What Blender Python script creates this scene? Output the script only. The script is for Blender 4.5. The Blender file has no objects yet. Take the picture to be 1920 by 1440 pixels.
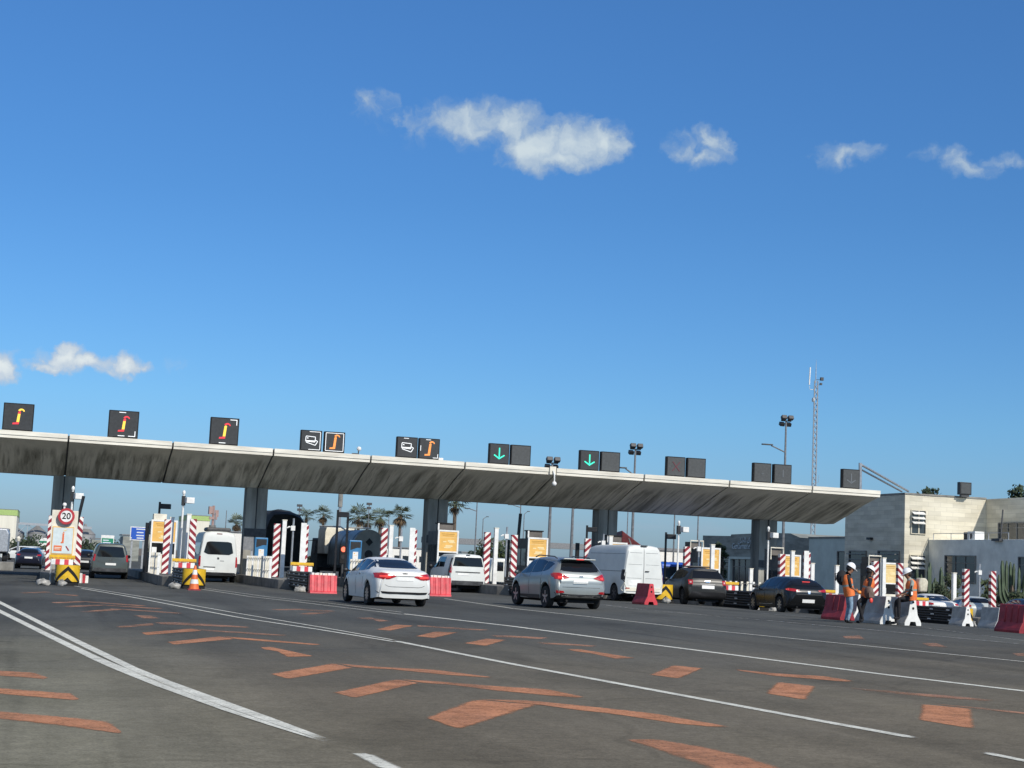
import bpy, bmesh, math, random
from mathutils import Vector, Matrix
from mathutils.bvhtree import BVHTree
from bisect import bisect_right
random.seed(7)
R = math.radians
S = bpy.context.scene
COL = S.collection

# ------------------------------------------------------------------ camera
EYE = 1.38
CAM_AZ, CAM_PITCH, CAM_ROLL, FPX = R(16.0), R(6.5), R(2.6), 2970.0
Fv = Vector((math.sin(CAM_AZ)*math.cos(CAM_PITCH), math.cos(CAM_AZ)*math.cos(CAM_PITCH), math.sin(CAM_PITCH)))
_r0 = Vector((math.cos(CAM_AZ), -math.sin(CAM_AZ), 0)); _u0 = _r0.cross(Fv)
Rv = math.cos(CAM_ROLL)*_r0 + math.sin(CAM_ROLL)*_u0
Uv = -math.sin(CAM_ROLL)*_r0 + math.cos(CAM_ROLL)*_u0
cd = bpy.data.cameras.new('camera'); cam = bpy.data.objects.new('camera', cd); COL.objects.link(cam)
m4 = Matrix((Rv, Uv, -Fv)).transposed().to_4x4(); m4.translation = (0, 0, EYE)
cam.matrix_world = m4
cd.sensor_width = 36; cd.lens = FPX/1920*36; cd.clip_start = .1; cd.clip_end = 6000
S.camera = cam

def ray(px, py):
    return Fv*FPX + Rv*(px-960) - Uv*(py-720)
E0 = Vector((0, 0, EYE))
def clampv(v, a, b): return max(a, min(b, v))
def zg(x, y):                                  # plaza height: gentle crossfall, falling away on the right
    t = clampv(x, -100, 44)-25
    q = 0 if t < -4 else (t if t > 4 else (t+4)**2/16)
    return .012*(clampv(x, -15, 25)-14)-.004*clampv(y-50, 0, 60)-.035*q
def gp(px, py):                                # ground point seen at a photo pixel
    d = ray(px, py); z = 0
    for _ in range(30):
        t = (z-EYE)/d.z; p = E0+d*t; z = .5*z+.5*zg(p.x, p.y)
    p.z = zg(p.x, p.y)
    return p
def aty(px, py, y):
    d = ray(px, py); return E0+d*(y/d.y)
def atx(px, py, x):
    d = ray(px, py); return E0+d*(x/d.x)
def G(x, y, dz=0): return Vector((x, y, zg(x, y)+dz))

# ------------------------------------------------------------------ light
SUN_EL, SUN_AZ = 37.0, 20.0                    # azimuth measured from -Y (behind the camera) towards +X
sd = bpy.data.lights.new('sun', 'SUN'); sd.energy = 4.1; sd.angle = R(.53); sd.color = (1, .93, .82)
sun = bpy.data.objects.new('sun', sd); COL.objects.link(sun)
sdir = Vector((math.sin(R(SUN_AZ))*math.cos(R(SUN_EL)), -math.cos(R(SUN_AZ))*math.cos(R(SUN_EL)), math.sin(R(SUN_EL))))
sun.rotation_euler = sdir.to_track_quat('Z', 'Y').to_euler(); sun.location = sdir*80
vs = S.view_settings
S.display_settings.display_device = 'sRGB'; vs.view_transform = 'Standard'; vs.look = 'None'; vs.exposure = 0.0; vs.gamma = 1; vs.use_curve_mapping = False

W = bpy.data.worlds.new('World'); S.world = W; W.use_nodes = True
wt = W.node_tree; wn = wt.nodes; wl = wt.links
for n in list(wn): wn.remove(n)
def WN(t, **k):
    n = wn.new(t)
    for a, b in k.items(): setattr(n, a, b)
    return n
def wmath(op, a, b=None, c=None, clamp=False):
    n = WN('ShaderNodeMath', operation=op, use_clamp=clamp)
    for i, v in enumerate((a, b, c)):
        if v is None: continue
        if isinstance(v, (int, float)): n.inputs[i].default_value = v
        else: wl.new(v, n.inputs[i])
    return n.outputs[0]
sky = WN('ShaderNodeTexSky', sky_type='NISHITA', sun_disc=False, sun_elevation=R(SUN_EL), sun_rotation=R(180-SUN_AZ), altitude=0, air_density=1.0, dust_density=.6, ozone_density=2.5)
SKY_STRENGTH = .13
tc = WN('ShaderNodeTexCoord'); sep = WN('ShaderNodeSeparateXYZ'); wl.new(tc.outputs['Generated'], sep.inputs[0])
vx, vy, vz = sep.outputs
az = wmath('MULTIPLY', wmath('ARCTAN2', vx, vy), 180/math.pi)
el = wmath('MULTIPLY', wmath('ARCSINE', vz), 180/math.pi)
# the camera of the photograph deepens the blue: a gamma on the sky with a small tint
hs = WN('ShaderNodeHueSaturation'); wl.new(sky.outputs[0], hs.inputs['Color'])
hs.inputs['Saturation'].default_value = 1.12; hs.inputs['Value'].default_value = 1.0
# elevation grading of clear sky, same all round; raised overhead, unseen, for fill
rmp = WN('ShaderNodeValToRGB'); wl.new(wmath('DIVIDE', wmath('ADD', el, 2.0), 60.0, clamp=True), rmp.inputs[0])
SKYMUL = [(-2, (.36, .52, .84)), (1.5, (.37, .535, .855)), (5.4, (.385, .63, .90)), (9.2, (.378, .63, .893)), (12.9, (.376, .632, .888)), (19.8, (.43, .695, .955)), (32, (.55, .76, .96)), (50, (.80, .90, 1.0))]
cr = rmp.color_ramp
while len(cr.elements) < len(SKYMUL): cr.elements.new(.5)
for e, (a, c) in zip(cr.elements, SKYMUL): e.position = (a+2)/60; e.color = (*c, 1)
mul = WN('ShaderNodeMix', data_type='RGBA', blend_type='MULTIPLY'); mul.inputs[0].default_value = 1
wl.new(hs.outputs[0], mul.inputs[6]); wl.new(rmp.outputs[0], mul.inputs[7])
skycol = mul.outputs[2]
# clouds: soft lumps at fixed bearings, broken up by noise
comb = WN('ShaderNodeCombineXYZ'); wl.new(az, comb.inputs[0]); wl.new(el, comb.inputs[1])
def azel(px, py):
    d = ray(px, py).normalized(); return math.degrees(math.atan2(d.x, d.y)), math.degrees(math.asin(d.z))
warp = WN('ShaderNodeTexNoise', noise_dimensions='3D'); wl.new(comb.outputs[0], warp.inputs['Vector'])
warp.inputs['Scale'].default_value = .9; warp.inputs['Detail'].default_value = 9; warp.inputs['Roughness'].default_value = .58
wsub = WN('ShaderNodeVectorMath', operation='SUBTRACT'); wl.new(warp.outputs['Color'], wsub.inputs[0]); wsub.inputs[1].default_value = (.5, .5, .5)
wsc = WN('ShaderNodeVectorMath', operation='MULTIPLY'); wl.new(wsub.outputs[0], wsc.inputs[0]); wsc.inputs[1].default_value = (2.2, 1.3, 0)
wad = WN('ShaderNodeVectorMath', operation='ADD'); wl.new(comb.outputs[0], wad.inputs[0]); wl.new(wsc.outputs[0], wad.inputs[1])
PW = wad.outputs[0]
fb = WN('ShaderNodeTexNoise', noise_dimensions='3D'); wl.new(PW, fb.inputs['Vector'])
fb.inputs['Scale'].default_value = 1.15; fb.inputs['Detail'].default_value = 9; fb.inputs['Roughness'].default_value = .52
# (px, py, half width px, half height px, density)
BLOBS = [(700, 195, 48, 30, .42), (775, 232, 62, 40, .30), (880, 228, 80, 46, .80), (960, 240, 80, 46, .75), (1010, 280, 85, 46, 1.0), (1075, 270, 85, 50, .95), (1128, 268, 60, 40, .9), (1050, 300, 80, 26, .9),
         (1285, 276, 38, 30, .48), (1335, 268, 36, 30, .6), (1315, 295, 50, 20, .55), (1590, 292, 64, 22, .46), (1780, 294, 64, 18, .34), (1825, 314, 56, 22, .42), (1875, 304, 60, 14, .32),
         (-5, 684, 44, 28, .95), (118, 674, 54, 24, .95), (168, 684, 66, 20, .9), (90, 688, 46, 12, .6), (232, 682, 42, 24, .85), (200, 698, 66, 10, .5), (330, 690, 32, 18, .14)]
acc = None
for bx, by, hw, hh, dn in BLOBS:
    a0, e0 = azel(bx, by); k = 180/math.pi/FPX
    s1 = WN('ShaderNodeVectorMath', operation='SUBTRACT'); wl.new(PW, s1.inputs[0]); s1.inputs[1].default_value = (a0, e0, 0)
    s2 = WN('ShaderNodeVectorMath', operation='MULTIPLY'); wl.new(s1.outputs[0], s2.inputs[0]); s2.inputs[1].default_value = (1/(hw*k*1.25), 1/(hh*k*1.25), 0)
    ln = WN('ShaderNodeVectorMath', operation='LENGTH'); wl.new(s2.outputs[0], ln.inputs[0])
    v = wmath('MULTIPLY_ADD', ln.outputs['Value'], -1.0, 1.0)
    v = wmath('MULTIPLY', v, 1.6*dn)
    acc = v if acc is None else wmath('MAXIMUM', acc, v)
# density = lump + noise
nz = wmath('MULTIPLY', wmath('SUBTRACT', fb.outputs['Fac'], .5), 2.2)
dens = wmath('ADD', wmath('MULTIPLY', acc, 1.25), nz)
gate = wmath('MULTIPLY', acc, 5.0, clamp=True)
cl = WN('ShaderNodeMapRange', interpolation_type='SMOOTHSTEP'); wl.new(dens, cl.inputs[0]); cl.inputs[1].default_value = -.05; cl.inputs[2].default_value = 1.15
cfac = wmath('MULTIPLY', wmath('MULTIPLY', cl.outputs[0], gate, clamp=True), .94)
# thin veil banks low over the horizon
mp = WN('ShaderNodeMapping'); wl.new(comb.outputs[0], mp.inputs[0]); mp.inputs['Scale'].default_value = (.22, 1.1, 1)
lw = WN('ShaderNodeTexNoise'); wl.new(mp.outputs[0], lw.inputs['Vector']); lw.inputs['Scale'].default_value = 1.4; lw.inputs['Detail'].default_value = 6
lmask = WN('ShaderNodeMapRange', interpolation_type='SMOOTHSTEP'); wl.new(el, lmask.inputs[0]); lmask.inputs[1].default_value = 4.6; lmask.inputs[2].default_value = 1.4
lf = WN('ShaderNodeMapRange', interpolation_type='SMOOTHSTEP'); wl.new(lw.outputs['Fac'], lf.inputs[0]); lf.inputs[1].default_value = .48; lf.inputs[2].default_value = .78
low = wmath('MULTIPLY', wmath('MULTIPLY', lf.outputs[0], lmask.outputs[0]), .42)
LOW_LIN = (2.6, 3.45, 4.35)
mx1 = WN('ShaderNodeMix', data_type='RGBA'); wl.new(low, mx1.inputs[0]); wl.new(skycol, mx1.inputs[6]); mx1.inputs[7].default_value = (*LOW_LIN, 1)
# thick parts catch the sun, thin parts stay blue-grey; the low bank on the left is nearer white
core = WN('ShaderNodeMapRange', interpolation_type='SMOOTHSTEP'); wl.new(dens, core.inputs[0]); core.inputs[1].default_value = .5; core.inputs[2].default_value = 2.0
cA = WN('ShaderNodeMix', data_type='RGBA'); wl.new(core.outputs[0], cA.inputs[0]); cA.inputs[6].default_value = (2.5, 3.45, 4.75, 1); cA.inputs[7].default_value = (4.9, 5.6, 5.9, 1)
cB = WN('ShaderNodeMix', data_type='RGBA'); wl.new(core.outputs[0], cB.inputs[0]); cB.inputs[6].default_value = (3.7, 4.4, 5.3, 1); cB.inputs[7].default_value = (6.0, 6.4, 6.4, 1)
isl = WN('ShaderNodeMapRange'); wl.new(el, isl.inputs[0]); isl.inputs[1].default_value = 11; isl.inputs[2].default_value = 8
ccr = WN('ShaderNodeMix', data_type='RGBA'); wl.new(isl.outputs[0], ccr.inputs[0]); wl.new(cA.outputs[2], ccr.inputs[6]); wl.new(cB.outputs[2], ccr.inputs[7])
# unseen broken cloud, added over west and south as neutral fill for shaded walls
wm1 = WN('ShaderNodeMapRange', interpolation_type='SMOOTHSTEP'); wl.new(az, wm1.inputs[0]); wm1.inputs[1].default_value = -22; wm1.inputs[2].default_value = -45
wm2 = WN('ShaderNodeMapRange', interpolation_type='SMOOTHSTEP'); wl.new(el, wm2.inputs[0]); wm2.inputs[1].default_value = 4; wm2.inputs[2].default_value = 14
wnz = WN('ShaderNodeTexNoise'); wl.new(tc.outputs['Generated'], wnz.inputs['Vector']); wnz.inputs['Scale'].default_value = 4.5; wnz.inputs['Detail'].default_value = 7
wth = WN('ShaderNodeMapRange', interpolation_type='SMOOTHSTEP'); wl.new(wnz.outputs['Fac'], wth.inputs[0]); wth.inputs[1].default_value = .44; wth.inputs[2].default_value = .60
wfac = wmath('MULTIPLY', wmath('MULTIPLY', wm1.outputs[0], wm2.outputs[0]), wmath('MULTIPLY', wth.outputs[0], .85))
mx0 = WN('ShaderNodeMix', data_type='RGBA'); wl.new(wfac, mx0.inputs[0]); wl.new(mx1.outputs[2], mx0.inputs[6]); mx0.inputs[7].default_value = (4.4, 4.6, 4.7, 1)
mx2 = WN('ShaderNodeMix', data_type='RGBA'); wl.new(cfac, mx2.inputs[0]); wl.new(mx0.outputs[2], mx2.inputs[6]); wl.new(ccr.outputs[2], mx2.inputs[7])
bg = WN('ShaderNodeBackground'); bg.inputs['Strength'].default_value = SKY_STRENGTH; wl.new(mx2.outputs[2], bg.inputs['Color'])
wo = WN('ShaderNodeOutputWorld'); wl.new(bg.outputs[0], wo.inputs['Surface'])

# ------------------------------------------------------------------ materials
def lin(h):
    h = h.lstrip('#'); o = []
    for i in (0, 2, 4):
        c = int(h[i:i+2], 16)/255; o.append(c/12.92 if c <= .04045 else ((c+.055)/1.055)**2.4)
    return tuple(o)
def mat(name, col, rough=.6, metal=0, var=.12, scale=6, bump=0, emit=None, est=1, coat=0, spec=.5, stretch=None, dirt=None):
    m = bpy.data.materials.new(name); m.use_nodes = True; t = m.node_tree; N = t.nodes; L = t.links
    b = N['Principled BSDF']
    if isinstance(col, str): col = lin(col)
    b.inputs['Roughness'].default_value = rough; b.inputs['Metallic'].default_value = metal
    b.inputs['Coat Weight'].default_value = coat; b.inputs['Coat Roughness'].default_value = .05; b.inputs['Specular IOR Level'].default_value = spec
    b.inputs['Base Color'].default_value = (*col, 1)
    if var or bump:
        c = N.new('ShaderNodeTexCoord'); src = c.outputs['Object']
        if stretch:
            mp = N.new('ShaderNodeMapping'); mp.inputs['Scale'].default_value = stretch; L.new(src, mp.inputs[0]); src = mp.outputs[0]
        n = N.new('ShaderNodeTexNoise'); n.inputs['Scale'].default_value = scale; n.inputs['Detail'].default_value = 5; n.inputs['Roughness'].default_value = .6; L.new(src, n.inputs['Vector'])
        if var:
            r = N.new('ShaderNodeValToRGB'); L.new(n.outputs['Fac'], r.inputs[0])
            d = dirt if dirt else tuple(x*(1-2*var) for x in col)
            r.color_ramp.elements[0].position = .3; r.color_ramp.elements[0].color = (*d, 1)
            r.color_ramp.elements[1].position = .68; r.color_ramp.elements[1].color = (*tuple(min(1, x*(1+var)) for x in col), 1)
            L.new(r.outputs[0], b.inputs['Base Color'])
        if bump:
            bp = N.new('ShaderNodeBump'); bp.inputs['Strength'].default_value = bump; bp.inputs['Distance'].default_value = .02; L.new(n.outputs['Fac'], bp.inputs['Height']); L.new(bp.outputs[0], b.inputs['Normal'])
    if emit:
        e = lin(emit) if isinstance(emit, str) else emit
        b.inputs['Emission Color'].default_value = (*e, 1); b.inputs['Emission Strength'].default_value = est
    return m
def stripes(name, c1, c2, freq, slant, phase=0, axes=('Z', 'X'), rough=.5):
    m = mat(name, c1, rough, var=0); t = m.node_tree; N = t.nodes; L = t.links; b = N['Principled BSDF']
    c = N.new('ShaderNodeTexCoord'); s = N.new('ShaderNodeSeparateXYZ'); L.new(c.outputs['Object'], s.inputs[0])
    a = N.new('ShaderNodeMath'); a.operation = 'MULTIPLY_ADD'; L.new(s.outputs[axes[1]], a.inputs[0]); a.inputs[1].default_value = slant; L.new(s.outputs[axes[0]], a.inputs[2])
    f = N.new('ShaderNodeMath'); f.operation = 'MULTIPLY_ADD'; L.new(a.outputs[0], f.inputs[0]); f.inputs[1].default_value = freq; f.inputs[2].default_value = phase
    fr = N.new('ShaderNodeMath'); fr.operation = 'FRACT'; L.new(f.outputs[0], fr.inputs[0])
    g = N.new('ShaderNodeMath'); g.operation = 'GREATER_THAN'; L.new(fr.outputs[0], g.inputs[0]); g.inputs[1].default_value = .5
    n = N.new('ShaderNodeTexNoise'); n.inputs['Scale'].default_value = 5; n.inputs['Detail'].default_value = 4; L.new(c.outputs['Object'], n.inputs['Vector'])
    mx = N.new('ShaderNodeMix'); mx.data_type = 'RGBA'; L.new(g.outputs[0], mx.inputs[0]); mx.inputs[6].default_value = (*lin(c1), 1); mx.inputs[7].default_value = (*lin(c2), 1)
    dk = N.new('ShaderNodeMapRange'); L.new(n.outputs['Fac'], dk.inputs[0]); dk.inputs[1].default_value = .35; dk.inputs[2].default_value = .6; dk.inputs[3].default_value = .82; dk.inputs[4].default_value = 1
    m2 = N.new('ShaderNodeMix'); m2.data_type = 'RGBA'; m2.blend_type = 'MULTIPLY'; m2.inputs[0].default_value = 1; L.new(mx.outputs[2], m2.inputs[6]); L.new(dk.outputs[0], m2.inputs[7])
    L.new(m2.outputs[2], b.inputs['Base Color'])
    return m
M = {}
M['cream'] = mat('cream_concrete', (.72, .68, .58), .8, var=.16, scale=1.2, bump=.2)
M['grey_conc'] = mat('grey_concrete', (.24, .235, .215), .85, var=.22, scale=1.3, bump=.3)
M['dark_conc'] = mat('dirty_concrete', (.15, .145, .13), .9, var=.25, scale=1.5, bump=.3)
M['white_conc'] = mat('white_painted_concrete', (.78, .77, .72), .75, var=.12, scale=2.5, bump=.2)
M['black'] = mat('black_plastic', (.018, .018, .02), .45, var=.2)
M['matblack'] = mat('matt_black', (.012, .012, .013), .9, var=.2)
M['darkgrey'] = mat('dark_grey_metal', (.06, .062, .066), .55, var=.2)
M['midgrey'] = mat('grey_metal', (.22, .225, .23), .5, metal=.3, var=.15)
M['galv'] = mat('galvanised_steel', (.45, .47, .49), .45, metal=.6, var=.15)
M['white'] = mat('white_paint', (.80, .80, .77), .5, var=.1, scale=3)
M['offwhite'] = mat('cream_paint', (.76, .72, .60), .55, var=.1, scale=3)
M['red'] = mat('red_paint', (.45, .03, .04), .5, var=.15)
M['redplastic'] = mat('red_plastic', (.62, .055, .07), .45, var=.18, scale=4)
M['darkred'] = mat('faded_dark_red_plastic', (.30, .025, .035), .55, var=.2, scale=4)
M['yellow'] = mat('yellow_paint', (.75, .46, .02), .5, var=.12, scale=5)
M['orange_panel'] = mat('orange_panel', (.80, .47, .12), .5, var=.08, scale=2)
M['straw_panel'] = mat('straw_panel', (.80, .60, .27), .5, var=.1, scale=2)
M['pale_panel'] = mat('pale_panel_print', (.85, .68, .36), .5, var=.05)
M['panel_line'] = mat('panel_brown_print', (.50, .27, .05), .5, var=.05)
M['blue'] = mat('blue_paint', (.04, .20, .42), .45, var=.12, scale=3)
M['bluesign'] = mat('blue_sign_sheet', (.02, .10, .50), .45, var=.05)
M['greensign'] = mat('green_sign_sheet', (.02, .24, .13), .45, var=.05)
M['glass'] = mat('dark_tinted_glass', (.010, .011, .013), .05, var=0, spec=.35)
M['glass2'] = mat('window_glass', (.03, .04, .05), .06, var=0, spec=.7)
M['tyre'] = mat('tyre_rubber', (.018, .018, .018), .85, var=.2)
M['rim'] = mat('alloy_rim', (.42, .43, .44), .3, metal=.8, var=.1)
M['steelrim'] = mat('dark_wheel_rim', (.10, .10, .105), .45, metal=.5, var=.1)
M['chrome'] = mat('chrome', (.8, .8, .8), .12, metal=1, var=0)
M['plate'] = mat('white_number_plate', (.85, .85, .82), .35, var=.04, scale=20)
M['tail'] = mat('red_lamp_lens', (.36, .012, .018), .2, var=0, coat=.3, emit=(.8, .03, .04), est=.06)
M['taillit'] = mat('lit_red_lamp', (.55, .03, .03), .2, var=0, emit=(1, .12, .09), est=.5)
M['tailclear'] = mat('clear_lamp_lens', (.75, .45, .42), .12, var=0, coat=.5)
M['skin'] = mat('skin', (.30, .15, .09), .55, var=.08, scale=12)
M['orange_vest'] = mat('orange_vest_cloth', (.82, .20, .05), .75, var=.15, scale=9)
M['denim'] = mat('blue_denim', (.22, .32, .42), .8, var=.25, scale=9)
M['blackcloth'] = mat('black_cloth', (.014, .014, .018), .85, var=.3, scale=9)
M['greycloth'] = mat('grey_green_sleeve', (.30, .34, .31), .85, var=.2, scale=9)
M['hair'] = mat('dark_hair', (.015, .012, .01), .6, var=.2)
M['helmet'] = mat('white_helmet', (.82, .83, .83), .3, var=.05)
M['backpack'] = mat('brown_bag', (.16, .11, .09), .8, var=.2)
M['sand'] = mat('cream_bag_cloth', (.62, .58, .46), .9, var=.15)
M['stone'] = None
M['led_red'] = mat('led_red', (.3, .02, .03), .4, var=0, emit=(.80, .045, .06), est=1.0)
M['led_yellow'] = mat('led_yellow', (.5, .35, .03), .4, var=0, emit=(1, .62, .09), est=1.0)
M['led_orange'] = mat('led_orange', (.5, .2, .05), .4, var=0, emit=(.85, .26, .06), est=.95)
M['led_white'] = mat('led_white', (.6, .6, .6), .4, var=0, emit=(.75, .80, .82), est=.8)
M['led_green'] = mat('led_green', (.05, .5, .35), .4, var=0, emit=(.02, .85, .52), est=1.0)
M['led_dim_red'] = mat('led_dim_red', (.11, .03, .04), .5, var=0)
M['led_dim_grey'] = mat('led_unlit_grey', (.12, .135, .15), .5, var=0)
M['panel_dark'] = mat('display_face', (.030, .033, .036), .5, var=.15, scale=8)
M['panel_dark2'] = mat('display_face_dusty', (.060, .066, .068), .55, var=.12, scale=8)
M['stripeL'] = stripes('red_white_stripes', '#efe9e2', '#8e1426', 2.9, -.95)
M['stripeR'] = stripes('red_white_stripes_reversed', '#efe9e2', '#8e1426', 2.9, .95)
M['stripeB'] = stripes('red_white_bands', '#efe9e2', '#a01828', 1.6, 0, axes=('X', 'Z'))
M['stone'] = None

# ------------------------------------------------------------------ mesh helpers
class MB:
    def __init__(s): s.v = []; s.f = []; s.m = []; s.k = 0
    def add(s, vs, fs, k=None):
        o = len(s.v); s.v += [tuple(p) for p in vs]; k = s.k if k is None else k
        for f in fs: s.f.append(tuple(i+o for i in f)); s.m.append(k)
        return s
    def box(s, c, d, rz=0, k=None, taper=1, rx=0):
        cx, cy, cz = c; hx, hy, hz = d[0]/2, d[1]/2, d[2]/2
        P = []
        for z, t in ((-hz, 1), (hz, taper)):
            for x, y in ((-hx, -hy), (hx, -hy), (hx, hy), (-hx, hy)): P.append(Vector((x*t, y*t, z)))
        if rx: P = [Matrix.Rotation(rx, 3, 'X') @ p for p in P]
        if rz: P = [Matrix.Rotation(rz, 3, 'Z') @ p for p in P]
        P = [p+Vector((cx, cy, cz)) for p in P]
        return s.add(P, [(3, 2, 1, 0), (4, 5, 6, 7), (0, 1, 5, 4), (1, 2, 6, 5), (2, 3, 7, 6), (3, 0, 4, 7)], k)
    def bb(s, x0, x1, y0, y1, z0, z1, k=None): return s.box(((x0+x1)/2, (y0+y1)/2, (z0+z1)/2), (x1-x0, y1-y0, z1-z0), k=k)
    def tube(s, pts, r, n=8, k=None, caps=True):
        pts = [Vector(p) for p in pts]; rs = r if isinstance(r, (list, tuple)) else [r]*len(pts)
        rings = []; prev = None
        for i, p in enumerate(pts):
            t = (pts[min(i+1, len(pts)-1)]-pts[max(i-1, 0)]).normalized()
            if prev is None: a = t.orthogonal().normalized()
            else: a = (prev-t*prev.dot(t)).normalized()
            prev = a; b = t.cross(a)
            rings.append([p+(a*math.cos(2*math.pi*j/n)+b*math.sin(2*math.pi*j/n))*rs[i] for j in range(n)])
        V = [p for g in rings for p in g]; Fc = []
        for i in range(len(pts)-1):
            for j in range(n): Fc.append((i*n+j, i*n+(j+1) % n, (i+1)*n+(j+1) % n, (i+1)*n+j))
        if caps: Fc += [tuple(range(n))[::-1], tuple((len(pts)-1)*n+j for j in range(n))]
        return s.add(V, Fc, k)
    def prism(s, poly, axis, a, b, k=None):
        # poly: 2-D outline; axis 'x': (y,z) pts, 'y': (x,z) pts, 'z': (x,y)
        def P(p, t): return {'x': (t, p[0], p[1]), 'y': (p[0], t, p[1]), 'z': (p[0], p[1], t)}[axis]
        n = len(poly); V = [P(p, a) for p in poly]+[P(p, b) for p in poly]
        Fc = [tuple(range(n)), tuple(range(n, 2*n))[::-1]]+[(i, n+i, n+(i+1) % n, (i+1) % n) for i in range(n)]
        return s.add(V, Fc, k)
    def lathe(s, prof, n=20, axis='z', c=(0, 0, 0), k=None):
        c = Vector(c); V = []; Fc = []
        for r, h in prof:
            for j in range(n):
                u, w = r*math.cos(2*math.pi*j/n), r*math.sin(2*math.pi*j/n)
                V.append(c+Vector({'z': (u, w, h), 'x': (h, u, w), 'y': (u, h, w)}[axis]))
        for i in range(len(prof)-1):
            for j in range(n): Fc.append((i*n+j, i*n+(j+1) % n, (i+1)*n+(j+1) % n, (i+1)*n+j))
        Fc += [tuple(range(n))[::-1], tuple((len(prof)-1)*n+j for j in range(n))]
        return s.add(V, Fc, k)
    def ball(s, c, r, n=10, k=None, sq=(1, 1, 1)):
        prof = []
        V = []; Fc = []; m = n//2+1
        for i in range(m+1):
            th = math.pi*i/m
            for j in range(n):
                ph = 2*math.pi*j/n
                V.append((c[0]+r*sq[0]*math.sin(th)*math.cos(ph), c[1]+r*sq[1]*math.sin(th)*math.sin(ph), c[2]+r*sq[2]*math.cos(th)))
        for i in range(m):
            for j in range(n): Fc.append((i*n+j, (i+1)*n+j, (i+1)*n+(j+1) % n, i*n+(j+1) % n))
        return s.add(V, Fc, k)
    def grid(s, rows, k=None, close=False):
        n = len(rows[0]); V = [p for r in rows for p in r]; Fc = []
        for i in range(len(rows)-1):
            for j in range(n if close else n-1): Fc.append((i*n+j, i*n+(j+1) % n, (i+1)*n+(j+1) % n, (i+1)*n+j))
        return s.add(V, Fc, k)
    def build(s, name, mats, parent=None, smooth=None, bevel=0, loc=None, rz=0, fix=True):
        me = bpy.data.meshes.new(name); me.from_pydata(s.v, [], s.f)
        if not isinstance(mats, (list, tuple)): mats = [mats]
        for m in mats: me.materials.append(m)
        me.polygons.foreach_set('material_index', s.m)
        if fix:
            bm = bmesh.new(); bm.from_mesh(me); bmesh.ops.remove_doubles(bm, verts=bm.verts, dist=1e-5); bmesh.ops.recalc_face_normals(bm, faces=bm.faces); bm.to_mesh(me); bm.free()
        if smooth is not None:
            me.polygons.foreach_set('use_smooth', [True]*len(me.polygons)); me.set_sharp_from_angle(angle=R(smooth))
        o = bpy.data.objects.new(name, me); COL.objects.link(o)
        if parent: o.parent = parent
        if loc is not None: o.location = loc
        if rz: o.rotation_euler = (0, 0, rz)
        if bevel:
            b = o.modifiers.new('bevel', 'BEVEL'); b.width = bevel; b.segments = 2; b.limit_method = 'ANGLE'
        return o
def tag(o, label=None, cat=None, group=None, kind=None):
    if label: o['label'] = label
    if cat: o['category'] = cat
    if group: o['group'] = group
    if kind: o['kind'] = kind
    return o
def thing(name, label, cat, loc, rz=0, group=None):
    o = bpy.data.objects.new(name, None); COL.objects.link(o); o.empty_display_size = .2
    o.location = loc; o.rotation_euler = (0, 0, rz)
    return tag(o, label, cat, group)
def kids(o): return [c for c in COL.objects if c.parent == o]
def copy_tree(o, loc=None, rz=None, label=None):
    c = o.copy(); COL.objects.link(c)
    if loc is not None: c.location = loc
    if rz is not None: c.rotation_euler = (0, 0, rz)
    if label: c['label'] = label
    for k in kids(o):
        d = k.copy(); COL.objects.link(d); d.parent = c
        for g in kids(k):
            e = g.copy(); COL.objects.link(e); e.parent = d
    return c
def text_mb(mb, txt, size, origin, right, up, depth=.01, k=0, align='CENTER'):
    cu = bpy.data.curves.new('t', 'FONT'); cu.body = txt; cu.size = size; cu.align_x = align; cu.align_y = 'CENTER'; cu.extrude = depth/2; cu.offset = size*.012
    ob = bpy.data.objects.new('t', cu); COL.objects.link(ob)
    me = bpy.data.meshes.new_from_object(ob.evaluated_get(bpy.context.evaluated_depsgraph_get()))
    right = Vector(right); up = Vector(up); nn = right.cross(up); origin = Vector(origin)
    mb.add([origin+right*v.co.x+up*v.co.y+nn*v.co.z for v in me.vertices], [tuple(p.vertices) for p in me.polygons], k)
    bpy.data.objects.remove(ob); bpy.data.curves.remove(cu); bpy.data.meshes.remove(me)
def interp(tab, x):
    if x <= tab[0][0]: return tab[0][1]
    if x >= tab[-1][0]: return tab[-1][1]
    i = bisect_right([t[0] for t in tab], x)-1
    a, b = tab[i], tab[i+1]; t = (x-a[0])/(b[0]-a[0])
    return a[1]+(b[1]-a[1])*t
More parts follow.
